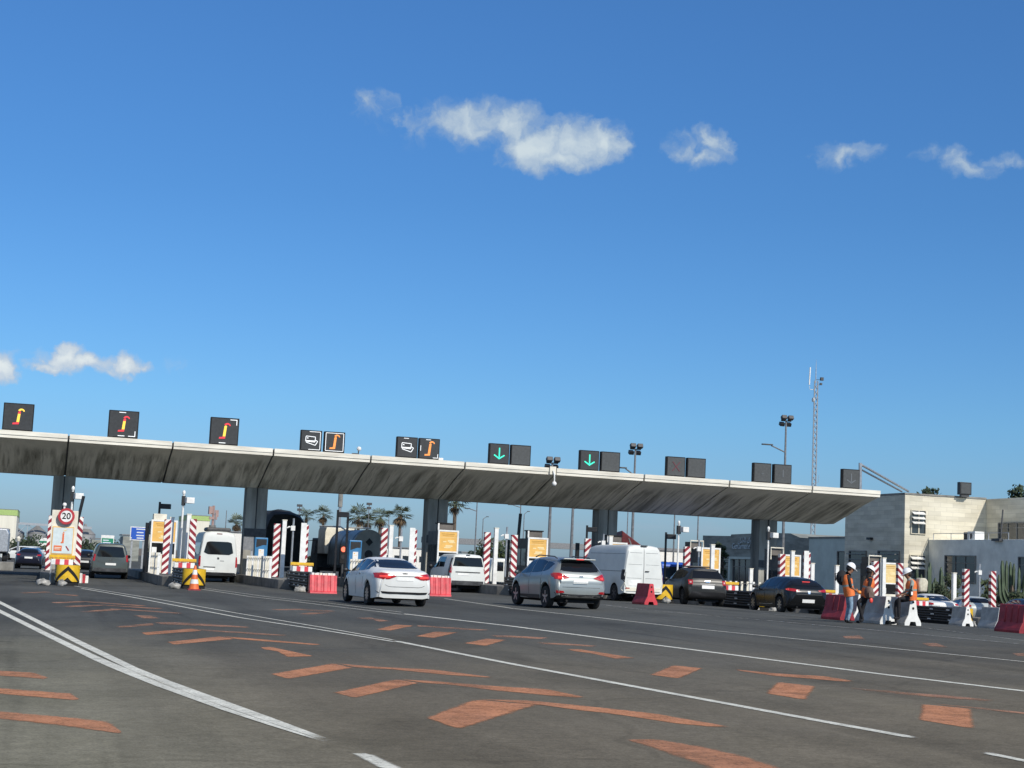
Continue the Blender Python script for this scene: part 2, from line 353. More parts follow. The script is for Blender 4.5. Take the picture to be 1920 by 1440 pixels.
# ------------------------------------------------------------------ ground, road, markings
def asphalt():
    m = bpy.data.materials.new('asphalt'); m.use_nodes = True; t = m.node_tree; N = t.nodes; L = t.links; b = N['Principled BSDF']
    b.inputs['Roughness'].default_value = .92; b.inputs['Specular IOR Level'].default_value = .06
    c = N.new('ShaderNodeTexCoord'); P = c.outputs['Object']
    def noise(sc, det, stretch=None, rough=.6):
        s = P
        if stretch:
            q = N.new('ShaderNodeMapping'); q.inputs['Scale'].default_value = stretch; L.new(P, q.inputs[0]); s = q.outputs[0]
        n = N.new('ShaderNodeTexNoise'); n.inputs['Scale'].default_value = sc; n.inputs['Detail'].default_value = det; n.inputs['Roughness'].default_value = rough; L.new(s, n.inputs['Vector']); return n.outputs['Fac']
    def ramp(f, stops):
        r = N.new('ShaderNodeValToRGB'); L.new(f, r.inputs[0]); e = r.color_ramp.elements
        while len(e) < len(stops): e.new(.5)
        for i, (p, col) in enumerate(stops): e[i].position = p; e[i].color = (*col, 1)
        return r.outputs[0]
    def mix(f, a, bb, mode='MIX'):
        n = N.new('ShaderNodeMix'); n.data_type = 'RGBA'; n.blend_type = mode
        if isinstance(f, (int, float)): n.inputs[0].default_value = f
        else: L.new(f, n.inputs[0])
        L.new(a, n.inputs[6]); L.new(bb, n.inputs[7]); return n.outputs[2]
    big = ramp(noise(.13, 5), [(.34, (.073, .077, .075)), (.5, (.090, .094, .090)), (.66, (.112, .115, .108))])
    sepn = N.new('ShaderNodeSeparateXYZ'); L.new(P, sepn.inputs[0])
    # dusty, browner surfacing nearer the near end of the approach
    nr = N.new('ShaderNodeMath'); nr.operation = 'MULTIPLY_ADD'; L.new(noise(.22, 4), nr.inputs[0]); nr.inputs[1].default_value = 16; L.new(sepn.outputs[1], nr.inputs[2])
    mr = N.new('ShaderNodeMapRange'); mr.interpolation_type = 'SMOOTHSTEP'; L.new(nr.outputs[0], mr.inputs[0]); mr.inputs[1].default_value = 47; mr.inputs[2].default_value = 19; mr.inputs[3].default_value = 0; mr.inputs[4].default_value = 1.0
    brown = ramp(noise(.5, 6), [(.3, (.140, .124, .093)), (.7, (.190, .168, .128))])
    brown2 = ramp(noise(.5, 6), [(.3, (.215, .205, .148)), (.7, (.285, .272, .205))])
    mx_ = N.new('ShaderNodeMapRange'); mx_.interpolation_type = 'SMOOTHSTEP'; L.new(sepn.outputs[0], mx_.inputs[0]); mx_.inputs[1].default_value = 3.5; mx_.inputs[2].default_value = -1.0
    brown = mix(mx_.outputs[0], brown, brown2)
    col = mix(mr.outputs[0], big, brown)
    # tyre-polished tracks running with the traffic
    trk = ramp(noise(1.0, 4, (.55, .03, 1)), [(.36, (.82, .82, .83)), (.55, (1, 1, 1)), (.7, (1.08, 1.08, 1.06))])
    col = mix(1.0, col, trk, 'MULTIPLY')
    pat = ramp(noise(.35, 3, (1, .35, 1)), [(.36, (.8, .8, .8)), (.42, (1, 1, 1)), (.72, (1, 1, 1)), (.76, (1.13, 1.12, 1.1))])
    col = mix(.8, col, pat, 'MULTIPLY')
    skid = ramp(noise(1.0, 5, (.9, .035, 1), .55), [(.30, (.70, .70, .71)), (.40, (1, 1, 1)), (.8, (1, 1, 1))])
    col = mix(1.0, col, skid, 'MULTIPLY')
    drip = ramp(noise(.9, 6, rough=.7), [(.28, (.66, .66, .66)), (.37, (1, 1, 1)), (.8, (1, 1, 1))])
    col = mix(.8, col, drip, 'MULTIPLY')
    wv = N.new('ShaderNodeTexNoise'); wv.inputs['Scale'].default_value = .8; wv.inputs['Detail'].default_value = 4; L.new(P, wv.inputs['Vector'])
    va = N.new('ShaderNodeMix'); va.data_type = 'RGBA'; va.blend_type = 'ADD'; va.inputs[0].default_value = .9; L.new(P, va.inputs[6]); L.new(wv.outputs['Color'], va.inputs[7])
    vo = N.new('ShaderNodeTexVoronoi'); vo.feature = 'DISTANCE_TO_EDGE'; vo.inputs['Scale'].default_value = .14; L.new(va.outputs[2], vo.inputs['Vector'])
    crk = ramp(vo.outputs['Distance'], [(.0, (.55, .55, .55)), (.004, (.62, .62, .62)), (.008, (1, 1, 1))])
    col = mix(.3, col, crk, 'MULTIPLY')
    gr = ramp(noise(38, 2, rough=.8), [(.25, (.70, .70, .70)), (.75, (1.32, 1.3, 1.28))])
    col = mix(1.0, col, gr, 'MULTIPLY')
    gr2 = ramp(noise(9, 3), [(.3, (.86, .86, .86)), (.7, (1.12, 1.12, 1.12))])
    col = mix(1.0, col, gr2, 'MULTIPLY')
    L.new(col, b.inputs['Base Color'])
    bp = N.new('ShaderNodeBump'); bp.inputs['Strength'].default_value = .35; bp.inputs['Distance'].default_value = .01; L.new(noise(60, 2), bp.inputs['Height']); L.new(bp.outputs[0], b.inputs['Normal'])
    return m
M['asphalt'] = asphalt()
M['earth'] = mat('dry_earth', (.17, .13, .09), .95, var=.25, scale=.6)
M['kerb'] = mat('island_concrete', (.20, .19, .17), .9, var=.25, scale=1.4, bump=.25)
def sheet(name, xs, ys, m, dz):
    b = MB(); b.grid([[Vector((x, y, zg(x, y)+dz)) for x in xs] for y in ys])
    o = b.build(name, m, fix=False); 
    for p in o.data.polygons: p.use_smooth = True
    if o.data.polygons[0].normal.z < 0: o.data.flip_normals()
    return tag(o, kind='structure')
def fr(a, b, s):
    o = []; x = a
    while x < b-1e-6: o.append(x); x += s
    return o+[b]
sheet('ground', [-4000, -1500, -500, -150]+fr(-60, 110, 2)+[200, 500, 1500, 4000], [-400, -80]+fr(-20, 140, 2)+[200, 400, 1000, 2500, 5000], M['earth'], -.03)
road = sheet('road', [-90]+fr(-40, 54, 1), fr(-14, 130, 1)+[160, 220, 330], M['asphalt'], 0)

def paint(name, col, wear, wscale=2.5, thr=.5, rag=.5, grime=.5, soft=.42):
    # painted film: worn through in patches, ragged at its edges, rubbed grey where tyres cross it
    m = bpy.data.materials.new(name); m.use_nodes = True; t = m.node_tree; N = t.nodes; L = t.links; b = N['Principled BSDF']; b.inputs['Roughness'].default_value = .85; b.inputs['Specular IOR Level'].default_value = .1
    c = N.new('ShaderNodeTexCoord')
    def noise(sc, det, ro=.7, st=(1, 1, 1)):
        q = N.new('ShaderNodeMapping'); q.inputs['Scale'].default_value = st; L.new(c.outputs['Object'], q.inputs[0])
        n = N.new('ShaderNodeTexNoise'); n.inputs['Scale'].default_value = sc; n.inputs['Detail'].default_value = det; n.inputs['Roughness'].default_value = ro; L.new(q.outputs[0], n.inputs['Vector']); return n.outputs['Fac']
    def mth(op, a, b_=None, c_=None, cl=False):
        n = N.new('ShaderNodeMath'); n.operation = op; n.use_clamp = cl
        for k, v in enumerate((a, b_, c_)):
            if v is None: continue
            if isinstance(v, (int, float)): n.inputs[k].default_value = v
            else: L.new(v, n.inputs[k])
        return n.outputs[0]
    def mr(v, a, b_, lo, hi):
        n = N.new('ShaderNodeMapRange'); n.interpolation_type = 'SMOOTHSTEP'; L.new(v, n.inputs[0])
        for k, q in zip((1, 2, 3, 4), (a, b_, lo, hi)): n.inputs[k].default_value = q
        return n.outputs[0]
    at = N.new('ShaderNodeAttribute'); at.attribute_name = 'edge'
    patchy = mr(noise(wscale, 8, .75), thr-.13, thr+.13, wear, 1)
    fine = mr(noise(26, 3, .8), .33, .52, .55, 1)
    edge = mr(mth('ADD', at.outputs['Fac'], mth('MULTIPLY', mth('SUBTRACT', noise(7, 5, .75), .5), rag*3)), .05, soft, 0, 1)
    L.new(mth('MULTIPLY', mth('MULTIPLY', patchy, fine), edge, cl=True), b.inputs['Alpha'])
    g = mr(noise(.9, 5, .65, (1, .12, 1)), .40, .62, grime, 1)
    v = mr(noise(4, 5), .3, .7, .82, 1.12)
    mx = N.new('ShaderNodeMix'); mx.data_type = 'RGBA'; L.new(g, mx.inputs[0]); mx.inputs[6].default_value = (*[.45*x+.055 for x in col], 1); mx.inputs[7].default_value = (*col, 1)
    m2 = N.new('ShaderNodeVectorMath'); m2.operation = 'SCALE'; L.new(mx.outputs[2], m2.inputs[0]); L.new(v, m2.inputs['Scale']); L.new(m2.outputs[0], b.inputs['Base Color'])
    return m
M['line'] = paint('white_road_paint', (.72, .71, .62), .75, 3, .40, .12, .85)
M['line_old'] = paint('worn_white_road_paint', (.46, .46, .42), .2, 2, .5, .15, .6)
M['orange_mark'] = paint('orange_road_paint', (.54, .245, .13), .56, 1.3, .45, .42, .62, .75)
M['orange_old'] = paint('faded_orange_road_paint', (.44, .235, .15), .26, 1.2, .50, .5, .5, .75)
def resample(pts, n):
    ds = [0]
    for a, b in zip(pts, pts[1:]): ds.append(ds[-1]+(b-a).length)
    o = []
    for i in range(n):
        t = ds[-1]*i/(n-1); k = min(bisect_right(ds, t)-1, len(pts)-2); f = (t-ds[k])/max(1e-9, ds[k+1]-ds[k]); o.append(pts[k].lerp(pts[k+1], f))
    return o
def drop(p, dz): return Vector((p.x, p.y, zg(p.x, p.y)+dz))
def egrid(b, A, C, dz, k=6):
    n = len(A); rows = []
    if not hasattr(b, 'e'): b.e = []
    W_ = sum((a-c).length for a, c in zip(A, C))/n; ln = sum((A[i+1]-A[i]).length for i in range(n-1)); st = ln/(n-1)
    for i in range(k+1):
        f = i/k; rows.append([drop(a.lerp(c, f), dz) for a, c in zip(A, C)])
        b.e += [clampv(min(min(f, 1-f)*max(W_, .12), j*st, (n-1-j)*st)/.12, 0, 1) for j in range(n)]
    b.grid(rows)
def band(b, up, lo, n=24, dz=.006):
    egrid(b, resample([gp(*p) for p in up], n), resample([gp(*p) for p in lo], n), dz)
def linestrip(b, px, w, n=60, dz=.006):
    P = resample([gp(*p) for p in px], n); a = []; c = []
    for i, p in enumerate(P):
        t = (P[min(i+1, n-1)]-P[max(i-1, 0)]); t.z = 0; t.normalize(); q = Vector((-t.y, t.x, 0))*w/2
        a.append(p+q); c.append(p-q)
    egrid(b, a, c, dz, 4)
def mark(name, m, fn):
    b = MB(); fn(b); o = b.build(name, m, fix=False)
    at_ = o.data.attributes.new('edge', 'FLOAT', 'POINT'); at_.data.foreach_set('value', b.e)
    for p in o.data.polygons:
        if p.normal.z < 0: p.flip()
    return tag(o, kind='structure')
def l1(b):
    band(b, [(-60, 1100), (0, 1127), (150, 1201), (280, 1263), (440, 1321), (633, 1391)], [(-60, 1111), (0, 1133), (150, 1211), (270, 1270), (440, 1334), (620, 1394)])
    band(b, [(-60, 1118), (0, 1143), (90, 1187), (190, 1234), (280, 1271), (440, 1334), (620, 1393.6)], [(-60, 1126), (0, 1150), (90, 1196), (190, 1246), (280, 1283), (440, 1341), (611, 1394)])
mark('lane_line', M['line'], l1)
mark('lane_line', M['line'], lambda b: band(b, [(652, 1412), (695, 1412)], [(715, 1446), (768, 1446)], 4))
def l2(b):
    linestrip(b, [(137, 1098.5), (280, 1121), (450, 1151), (600, 1176), (750, 1202.5)], .13)
    linestrip(b, [(150, 1103), (310, 1132), (450, 1158.5), (600, 1181), (750, 1205.5)], .15)
    linestrip(b, [(740, 1202), (960, 1245.5), (1160, 1282.5), (1360, 1319.5), (1560, 1356.5), (1719, 1385)], .20, 80)
mark('lane_line', M['line'], l2)
mark('lane_line', M['line'], lambda b: linestrip(b, [(1840, 1411), (1990, 1441)], .17, 8))
def l3(b):
    linestrip(b, [(378, 1102), (500, 1119), (640, 1134), (760, 1149)], .11)
    linestrip(b, [(372, 1104), (470, 1119), (625, 1137), (760, 1153)], .13)
    linestrip(b, [(755, 1151), (960, 1174.5), (1160, 1201), (1410, 1233), (1660, 1265.5), (1960, 1301)], .22, 80)
mark('lane_line', M['line'], l3)
mark('lane_line', M['line'], lambda b: linestrip(b, [(830, 1122), (960, 1141), (1110, 1157), (1310, 1180), (1560, 1205), (1960, 1245)], .15))
mark('lane_line', M['line_old'], lambda b: linestrip(b, [(1130, 1134), (1210, 1144), (1410, 1161), (1610, 1179), (1960, 1212)], .17))
mark('lane_line', M['line_old'], lambda b: linestrip(b, [(1400, 1148), (1725, 1176), (1960, 1207)], .13))
Z7 = lambda x, y: (x/2, 1080+y/2)
Z8 = lambda x, y: (960+x/2, 1080+y/2)
def q7(*p): return [Z7(*a) for a in p]
def q8(*p): return [Z8(*a) for a in p]
def om(up, lo, m='orange_mark'): mark('orange_road_marking', M[m], lambda b: band(b, up, lo, 20, .004))
om(q7((-60, 352), (0, 355), (130, 362), (186, 383)), q7((-60, 372), (0, 376), (120, 384), (165, 388)))
om(q7((-80, 414), (0, 420), (150, 432), (270, 440), (302, 464)), q7((-80, 440), (0, 445), (120, 455), (230, 463), (285, 467)))
om(q7((-80, 500), (0, 507), (200, 524), (415, 545), (463, 590)), q7((-80, 532), (0, 540), (160, 556), (330, 578), (450, 592)))
om(q7((495, 147), (575, 149)), q7((535, 161), (608, 161)), 'orange_old')
om(q7((430, 190), (575, 176)), q7((452, 195), (580, 185)), 'orange_old'); om(q7((572, 174), (640, 173), (800, 181), (945, 192)), q7((600, 182), (660, 184), (800, 190), (930, 195)), 'orange_old')
om(q7((525, 213), (720, 197)), q7((545, 223), (765, 206)), 'orange_mark'); om(q7((720, 197), (800, 203), (950, 213), (1088, 222)), q7((765, 206), (850, 212), (960, 220), (1060, 225)), 'orange_old')
om(q7((622, 248), (825, 226)), q7((650, 259), (885, 237))); om(q7((825, 226), (900, 231), (1080, 246), (1220, 258)), q7((885, 237), (950, 243), (1080, 252), (1180, 260)))
om(q7((970, 268), (1015, 266), (1190, 302)), q7((985, 275), (1040, 284), (1072, 305)))
om(q7((1008, 368), (1250, 327)), q7((1082, 389), (1330, 345))); om(q7((1250, 327), (1420, 341), (1640, 352), (1862, 382)), q7((1330, 345), (1480, 352), (1640, 370), (1830, 382)))
om(q7((1245, 438), (1480, 387)), q7((1330, 461), (1580, 402))); om(q7((1480, 387), (1620, 394), (1850, 412), (2060, 424), (2205, 457)), q7((1580, 402), (1700, 410), (1850, 431), (2030, 448), (2180, 458)))
om([(795, 1346), (885, 1311)], [(860, 1370), (1015, 1322)]); om([(885, 1311), (990, 1313), (1110, 1325), (1230, 1338), (1376, 1364)], [(1015, 1322), (1080, 1332), (1160, 1341), (1260, 1357), (1340, 1364)])
om([(1174, 1387), (1235, 1386), (1330, 1402), (1410, 1421), (1500, 1450)], [(1174, 1388), (1222, 1404), (1260, 1418), (1300, 1432), (1345, 1450)])
om(q8((512, 371), (600, 334)), q8((628, 387), (722, 347))); om(q8((830, 350), (1000, 366), (1180, 376), (1295, 396)), q8((850, 356), (980, 376), (1110, 386), (1240, 397)))
om(q8((943, 440), (992, 397)), q8((1108, 468), (1143, 414))); om(q8((1250, 418), (1450, 434), (1640, 448), (1830, 468)), q8((1280, 424), (1450, 444), (1600, 458), (1780, 470)), 'orange_old')
om(q8((1517, 540), (1530, 480)), q8((1745, 578), (1727, 498))); om(q8((1560, 478), (1760, 494), (1990, 518)), q8((1640, 487), (1780, 503), (1990, 528)), 'orange_old')
om(q8((195, 275), (250, 274), (475, 309)), q8((230, 282), (300, 292), (385, 311)), 'orange_mark')
om(q8((85, 248), (180, 252), (330, 262)), q8((110, 256), (200, 260), (300, 266)), 'orange_old'); om(q8((-90, 222), (0, 224), (150, 232)), q8((-60, 230), (20, 233), (110, 237)), 'orange_old')
om(q7((1405, 201), (1480, 182)), q7((1465, 206), (1560, 187)), 'orange_mark'); om(q7((1560, 184), (1700, 193), (1845, 203)), q7((1560, 190), (1690, 198), (1800, 205)), 'orange_old')
om(q7((1555, 226), (1620, 209)), q7((1630, 234), (1725, 212)), 'orange_mark'); om(q7((1735, 252), (1820, 235)), q7((1825, 264), (1905, 240)), 'orange_mark')
om(q7((1330, 157), (1390, 156), (1470, 170)), q7((1370, 163), (1400, 165), (1420, 172)), 'orange_old')
om(q7((1105, 143), (1170, 136)), q7((1160, 146), (1250, 138)), 'orange_old'); om(q7((1010, 125), (1120, 123), (1270, 132)), q7((1040, 129), (1130, 128), (1230, 135)), 'orange_old')
om(q7((290, 134), (420, 122)), q7((330, 137), (470, 127)), 'orange_old'); om(q7((420, 122), (560, 130), (695, 140)), q7((470, 128), (570, 135), (660, 142)), 'orange_old')
om(q7((225, 114), (360, 107)), q7((260, 118), (400, 111)), 'orange_old'); om(q7((360, 107), (480, 113), (620, 122)), q7((400, 112), (490, 118), (590, 125)), 'orange_old')
om(q7((185, 99), (300, 94)), q7((210, 103), (330, 98)), 'orange_old'); om(q7((300, 94), (420, 102), (560, 112)), q7((330, 99), (420, 106), (530, 114)), 'orange_old')
om(q8((1235, 226), (1305, 222)), q8((1250, 236), (1330, 240)), 'orange_old'); om(q8((1530, 252), (1590, 250)), q8((1560, 264), (1645, 270)), 'orange_old'); om(q8((1870, 290), (1960, 288)), q8((1890, 300), (1990, 306)), 'orange_old')
om(q7((70, 62), (170, 58)), q7((90, 66), (200, 62)), 'orange_old'); om(q7((190, 66), (300, 72)), q7((210, 70), (290, 76)), 'orange_old')

# ------------------------------------------------------------------ canopy
PY0, PYD, X0 = 80.14, 5.43, .62
zf = lambda x: 6.378-.006*(x-X0)
def soffit_mat():
    m = bpy.data.materials.new('streaked_soffit_concrete'); m.use_nodes = True; t = m.node_tree; N = t.nodes; L = t.links; b = N['Principled BSDF']; b.inputs['Roughness'].default_value = .9
    c = N.new('ShaderNodeTexCoord'); P = c.outputs['Object']
    def noise(sc, st, det=5, w=0):
        q = N.new('ShaderNodeMapping'); q.inputs['Scale'].default_value = st; q.inputs['Rotation'].default_value = (0, 0, w); L.new(P, q.inputs[0]); n = N.new('ShaderNodeTexNoise'); n.inputs['Scale'].default_value = sc; n.inputs['Detail'].default_value = det; n.inputs['Roughness'].default_value = .62; L.new(q.outputs[0], n.inputs['Vector']); return n.outputs['Fac']
    def ramp(f, stops):
        r = N.new('ShaderNodeValToRGB'); L.new(f, r.inputs[0]); e = r.color_ramp.elements
        while len(e) < len(stops): e.new(.5)
        for i, (p, col) in enumerate(stops): e[i].position = p; e[i].color = (*col, 1)
        return r.outputs[0]
    # run-off streaks follow the slope; they start at ragged distances from the front edge
    s1 = ramp(noise(1, (2.0, .17, .17), 6, R(7)), [(.35, (.33, .315, .26)), (.47, (.62, .60, .51)), (.58, (.86, .83, .72))])
    s2 = ramp(noise(1, (5.5, .3, .3), 4, R(5)), [(.34, (.55, .54, .52)), (.47, (1, 1, 1)), (.7, (1.04, 1.04, 1.04))])
    sp = N.new('ShaderNodeSeparateXYZ'); L.new(P, sp.inputs[0])
    rag = noise(1, (.8, .25, .25), 4)
    a = N.new('ShaderNodeMath'); a.operation = 'MULTIPLY_ADD'; L.new(rag, a.inputs[0]); a.inputs[1].default_value = -3.4; L.new(sp.outputs[1], a.inputs[2])
    mr = N.new('ShaderNodeMapRange'); mr.interpolation_type = 'SMOOTHSTEP'; L.new(a.outputs[0], mr.inputs[0]); mr.inputs[1].default_value = PY0-1.3; mr.inputs[2].default_value = PY0+.5
    base = ramp(noise(.7, (1, 1, 1)), [(.3, (.74, .72, .61)), (.7, (.86, .83, .72))])
    m1 = N.new('ShaderNodeMix'); m1.data_type = 'RGBA'; m1.blend_type = 'MULTIPLY'; m1.inputs[0].default_value = 1; L.new(s1, m1.inputs[6]); L.new(s2, m1.inputs[7])
    m2 = N.new('ShaderNodeMix'); m2.data_type = 'RGBA'; L.new(mr.outputs[0], m2.inputs[0]); L.new(base, m2.inputs[6]); L.new(m1.outputs[2], m2.inputs[7])
    L.new(m2.outputs[2], b.inputs['Base Color'])
    return m
M['soffit'] = soffit_mat()
M['fascia'] = mat('cream_fascia', (.76, .73, .64), .75, var=.14, scale=1.0, stretch=(.6, 4, 5), dirt=(.58, .55, .47))
M['column'] = mat('canopy_column_concrete', (.34, .335, .30), .85, var=.25, scale=.9, stretch=(2, 2, .35), bump=.15)
can = thing('toll_canopy', 'long grey concrete toll plaza canopy with streaked underside and cream edge, on wide columns', 'canopy', (0, 0, 0))
XL, XR = -19.4, 44.85
edges = [-19.38]+[X0+5*i for i in range(-3, 9)]+[XR]
for a, b in zip(edges, edges[1:]):
    mb = MB(); g = .045
    a2, b2 = a+(g if a > XL+1 else 0), b-(g if b < XR-.1 else 0)
    prof = lambda x: [(PY0+.05, zf(x)+.33), (PY0+.05, zf(x)), (PY0+1.9, zf(x)-.46), (PY0+3.7, zf(x)-1.0), (PY0+PYD, zf(x)-1.465), (PY0+PYD+1.2, zf(x)-1.465), (PY0+PYD+3, zf(x)-.95), (92.2, zf(x)), (92.2, zf(x)+.33)]
    pa = [(a2, y, z) for y, z in prof(a2)]; pb = [(b2, y, z) for y, z in prof(b2)]
    n = len(pa); mb.add(pa+pb, [tuple(range(n)), tuple(range(n, 2*n))[::-1]]+[(i, n+i, n+(i+1) % n, (i+1) % n) for i in range(n)])
    mb.build('roof_bay', M['soffit'], can, smooth=12)
    f = MB(); 
    za, zb_ = zf(a2), zf(b2)
    for (y0, y1, h0, h1) in ((PY0-.06, PY0+.047, .13, .345), (PY0-.02, PY0+.047, -.02, .126)):
        V = [(a2, y0, za+h0), (b2, y0, zb_+h0), (b2, y1, zb_+h0), (a2, y1, za+h0), (a2, y0, za+h1), (b2, y0, zb_+h1), (b2, y1, zb_+h1), (a2, y1, za+h1)]
        f.add(V, [(3, 2, 1, 0), (4, 5, 6, 7), (0, 1, 5, 4), (1, 2, 6, 5), (2, 3, 7, 6), (3, 0, 4, 7)])
    f.build('fascia', M['fascia'], can)
# dark joint filler behind the gaps
for i in range(-3, 9):
    x = X0+5*i; mb = MB()
    mb.prism([(PY0+.09, zf(x)+.28), (PY0+.09, zf(x)+.06), (PY0+3.7, zf(x)-.92), (PY0+PYD, zf(x)-1.40), (PY0+PYD+1.1, zf(x)-1.40), (92.1, zf(x)+.1), (92.1, zf(x)+.28)], 'x', x-.08, x+.08)
    mb.build('joint_filler', M['darkgrey'], can)
for k in (-2, 0, 2, 4, 6, 8):
    x = X0+5*k; y0, y1 = PY0+PYD+.02, PY0+PYD+1.18; zt = zf(x)-1.47; z0 = zg(x, 86)-.1
    mb = MB()
    for s in (-1, 1):
        mb.prism([(x+s*.03, y0+.0), (x+s*.56, y0), (x+s*.56, y1), (x+s*.03, y1)], 'z', z0, zt)
    mb.prism([(x-.03, y0+.08), (x+.03, y0+.08), (x+.03, y1-.05), (x-.03, y1-.05)], 'z', z0, zt, k=1)
    c = mb.build('column', [M['column'], M['darkgrey']], can)
    bb = MB(); z = z0+2.75; bb.box((x, y0-.03, z), (1.18, .05, .42)); bb.build('strap_panel', M['darkgrey'], c)

# ------------------------------------------------------------------ lane signals on the canopy edge
def tube_path(b, pts, r, k): b.tube(pts, r, 6, k)
def glyph_j(b, w, off, cols):
    # upright bar with a foot to the left and a hooked top to the right; cols = material slots (foot, bar, neck, hook)
    y = off
    def poly(p, k): b.prism([(x*w, z*w) for x, z in p], 'y', y-.012, y, k)
    poly([(-.055, -.20), (.045, -.20), (.075, .12), (-.02, .12)], cols[1])
    poly([(-.20, -.30), (.035, -.285), (.045, -.205), (-.055, -.205), (-.08, -.225), (-.19, -.235)], cols[0])
    poly([(-.02, .125), (.075, .125), (.085, .20), (.03, .225), (-.015, .19)], cols[2])
    a = [math.pi*(.92-.92*k/8) for k in range(9)]
    poly([(.10+.125*math.cos(q), .215+.11*math.sin(q)) for q in a]+[(.115+.06*math.cos(q), .215+.05*math.sin(q)) for q in a[::-1]], cols[3])
def corner(b, w, off, q, k):
    y = off; a = .43*w; l = .12*w; t = .013*w
    def bar(x0, x1, z0, z1): b.bb(x0, x1, y-.012, y, z0, z1, k)
    if q == 't': bar(-.18*w, .06*w, a-t, a+t)
    if q == 'b': bar(-.18*w, .06*w, -a-t, -a+t)
    if q == 'br': bar(a-2*l, a+t, -a-t, -a+t); bar(a-t, a+t, -a+t+.002, -a+1.6*l)
    if q == 'tr': bar(a-2*l, a+t, a-t, a+t); bar(a-t, a+t, a-1.6*l, a-t-.002)
    if q == 'l': bar(-a-t, -a+t, -.12*w, .14*w)
    if q == 'frame':
        bar(-a, a, a-t, a+t); bar(-a, a, -a-t, -a+t); bar(-a-t, -a+t, -a+t+.002, a-t-.002); bar(a-t, a+t, -a+t+.002, a-t-.002)
    if q == 'half': bar(-.1*w, a, a-t, a+t); bar(-.12*w, a, -a-t, -a+t); bar(a-t, a+t, -a+t+.002, a-t-.002)
def glyph_cards(b, w, off, k):
    y = off; t = .016*w
    def card(cx, cz, hw, hh, ang, inner=False):
        for (x0, x1, z0, z1) in ((-hw, hw, hh-t, hh+t), (-hw, hw, -hh-t, -hh+t), (-hw-t, -hw+t, -hh+t, hh-t), (hw-t, hw+t, -hh+t, hh-t)):
            ca, sa = math.cos(ang), math.sin(ang)
            b.prism([(cx+x*ca-z*sa, cz+x*sa+z*ca) for x, z in ((x0, z0), (x1, z0), (x1, z1), (x0, z1))], 'y', y-.012, y, k)
    card(-.04*w, .07*w, .23*w, .125*w, R(-3))
    for (xa, za), (xb, zb) in (((-.25, -.09), (.20, -.22)), ((.20, -.22), (.31, -.03)), ((.31, -.03), (.21, .03))):       # the second card peeps out behind
        dx, dz = xb-xa, zb-za; l_ = math.hypot(dx, dz); nx, nz = -dz/l_*.016, dx/l_*.016
        b.prism([((xa+nx)*w, (za+nz)*w), ((xb+nx)*w, (zb+nz)*w), ((xb-nx)*w, (zb-nz)*w), ((xa-nx)*w, (za-nz)*w)], 'y', y-.012, y, k)
    b.bb(-.21*w, -.15*w, y-.012, y, .09*w, .14*w, k); b.bb(-.25*w, .17*w, y-.0125, y, -.035*w, .005*w, k)
def glyph_arrow(b, w, off, k, s=1):
    y = off
    def poly(p): b.prism([(x*w*s, z*w*s) for x, z in p], 'y', y-.012, y, k)
    poly([(-.03, .28), (.03, .28), (.03, -.16), (-.03, -.16)])
    poly([(-.27, -.08), (-.235, -.035), (0, -.185), (0, -.26)]); poly([(.27, -.08), (0, -.26), (0, -.185), (.235, -.035)])
def glyph_x(b, w, off, k):
    y = off
    for s in (1, -1):
        b.prism([(-.02*w-.2*w*s, .24*w), (.05*w-.2*w*s, .24*w), (.03*w+.2*w*s, -.24*w), (-.04*w+.2*w*s, -.24*w)], 'y', y-.012-.002*s, y, k)
SIGNALS = [  # px centre, py centre, width px, height px, face, glyph, label
 (34, 787, 54, 50, 0, 'j1', 'large black lane display with red and yellow hook symbol, at left end of canopy edge'),
 (231, 801, 54, 50, 0, 'j2', 'large black lane display with red-hooked yellow symbol and white lines on top and bottom edges'),
 (420, 813, 52, 50, 0, 'j3', 'large black lane display with mostly yellow hook symbol and white corner at its top right'),
 (582.5, 830, 39, 38, 0, 'c1', 'black display with white bank card outlines, left of the white-framed orange symbol'),
 (626, 833, 38.5, 38, 0, 'o1', 'black display with orange hook symbol inside a full white frame'),
 (762, 843, 39, 38, 0, 'c2', 'black display with white bank card outlines and one white dash above them'),
 (803.5, 846, 39, 38, 0, 'o2', 'black display with orange hook symbol and a broken white frame'),
 (934.5, 855, 38, 37.5, 0, 'g1', 'black display with green arrow, first of the two from the left on canopy'),
 (975, 858, 38, 37.5, 1, '', 'blank grey display beside first green arrow, left of canopy floodlight'),
 (1103.5, 867, 37, 36.5, 0, 'g2', 'black display with green arrow, right of the floodlight on the canopy'),
 (1143, 870, 37, 36.5, 1, '', 'blank grey display right of the second green arrow'),
 (1265.5, 877.5, 36.5, 36, 1, 'x', 'dark display with dim red cross on the canopy edge'),
 (1304, 881, 36.5, 36, 1, '', 'blank grey display right of the dim red cross'),
 (1427.5, 888, 35.5, 35.5, 1, 'n1', 'dark display with hardly visible mark, left of its pair below the tall lamp post'),
 (1465.5, 891, 35.5, 35.5, 1, 'n2', 'dark display with faint vertical stroke, right of its pair in front of the lamp post'),
 (1593.5, 900, 35, 35.5, 1, 'n3', 'dark display with unlit grey arrow at right end of canopy')]
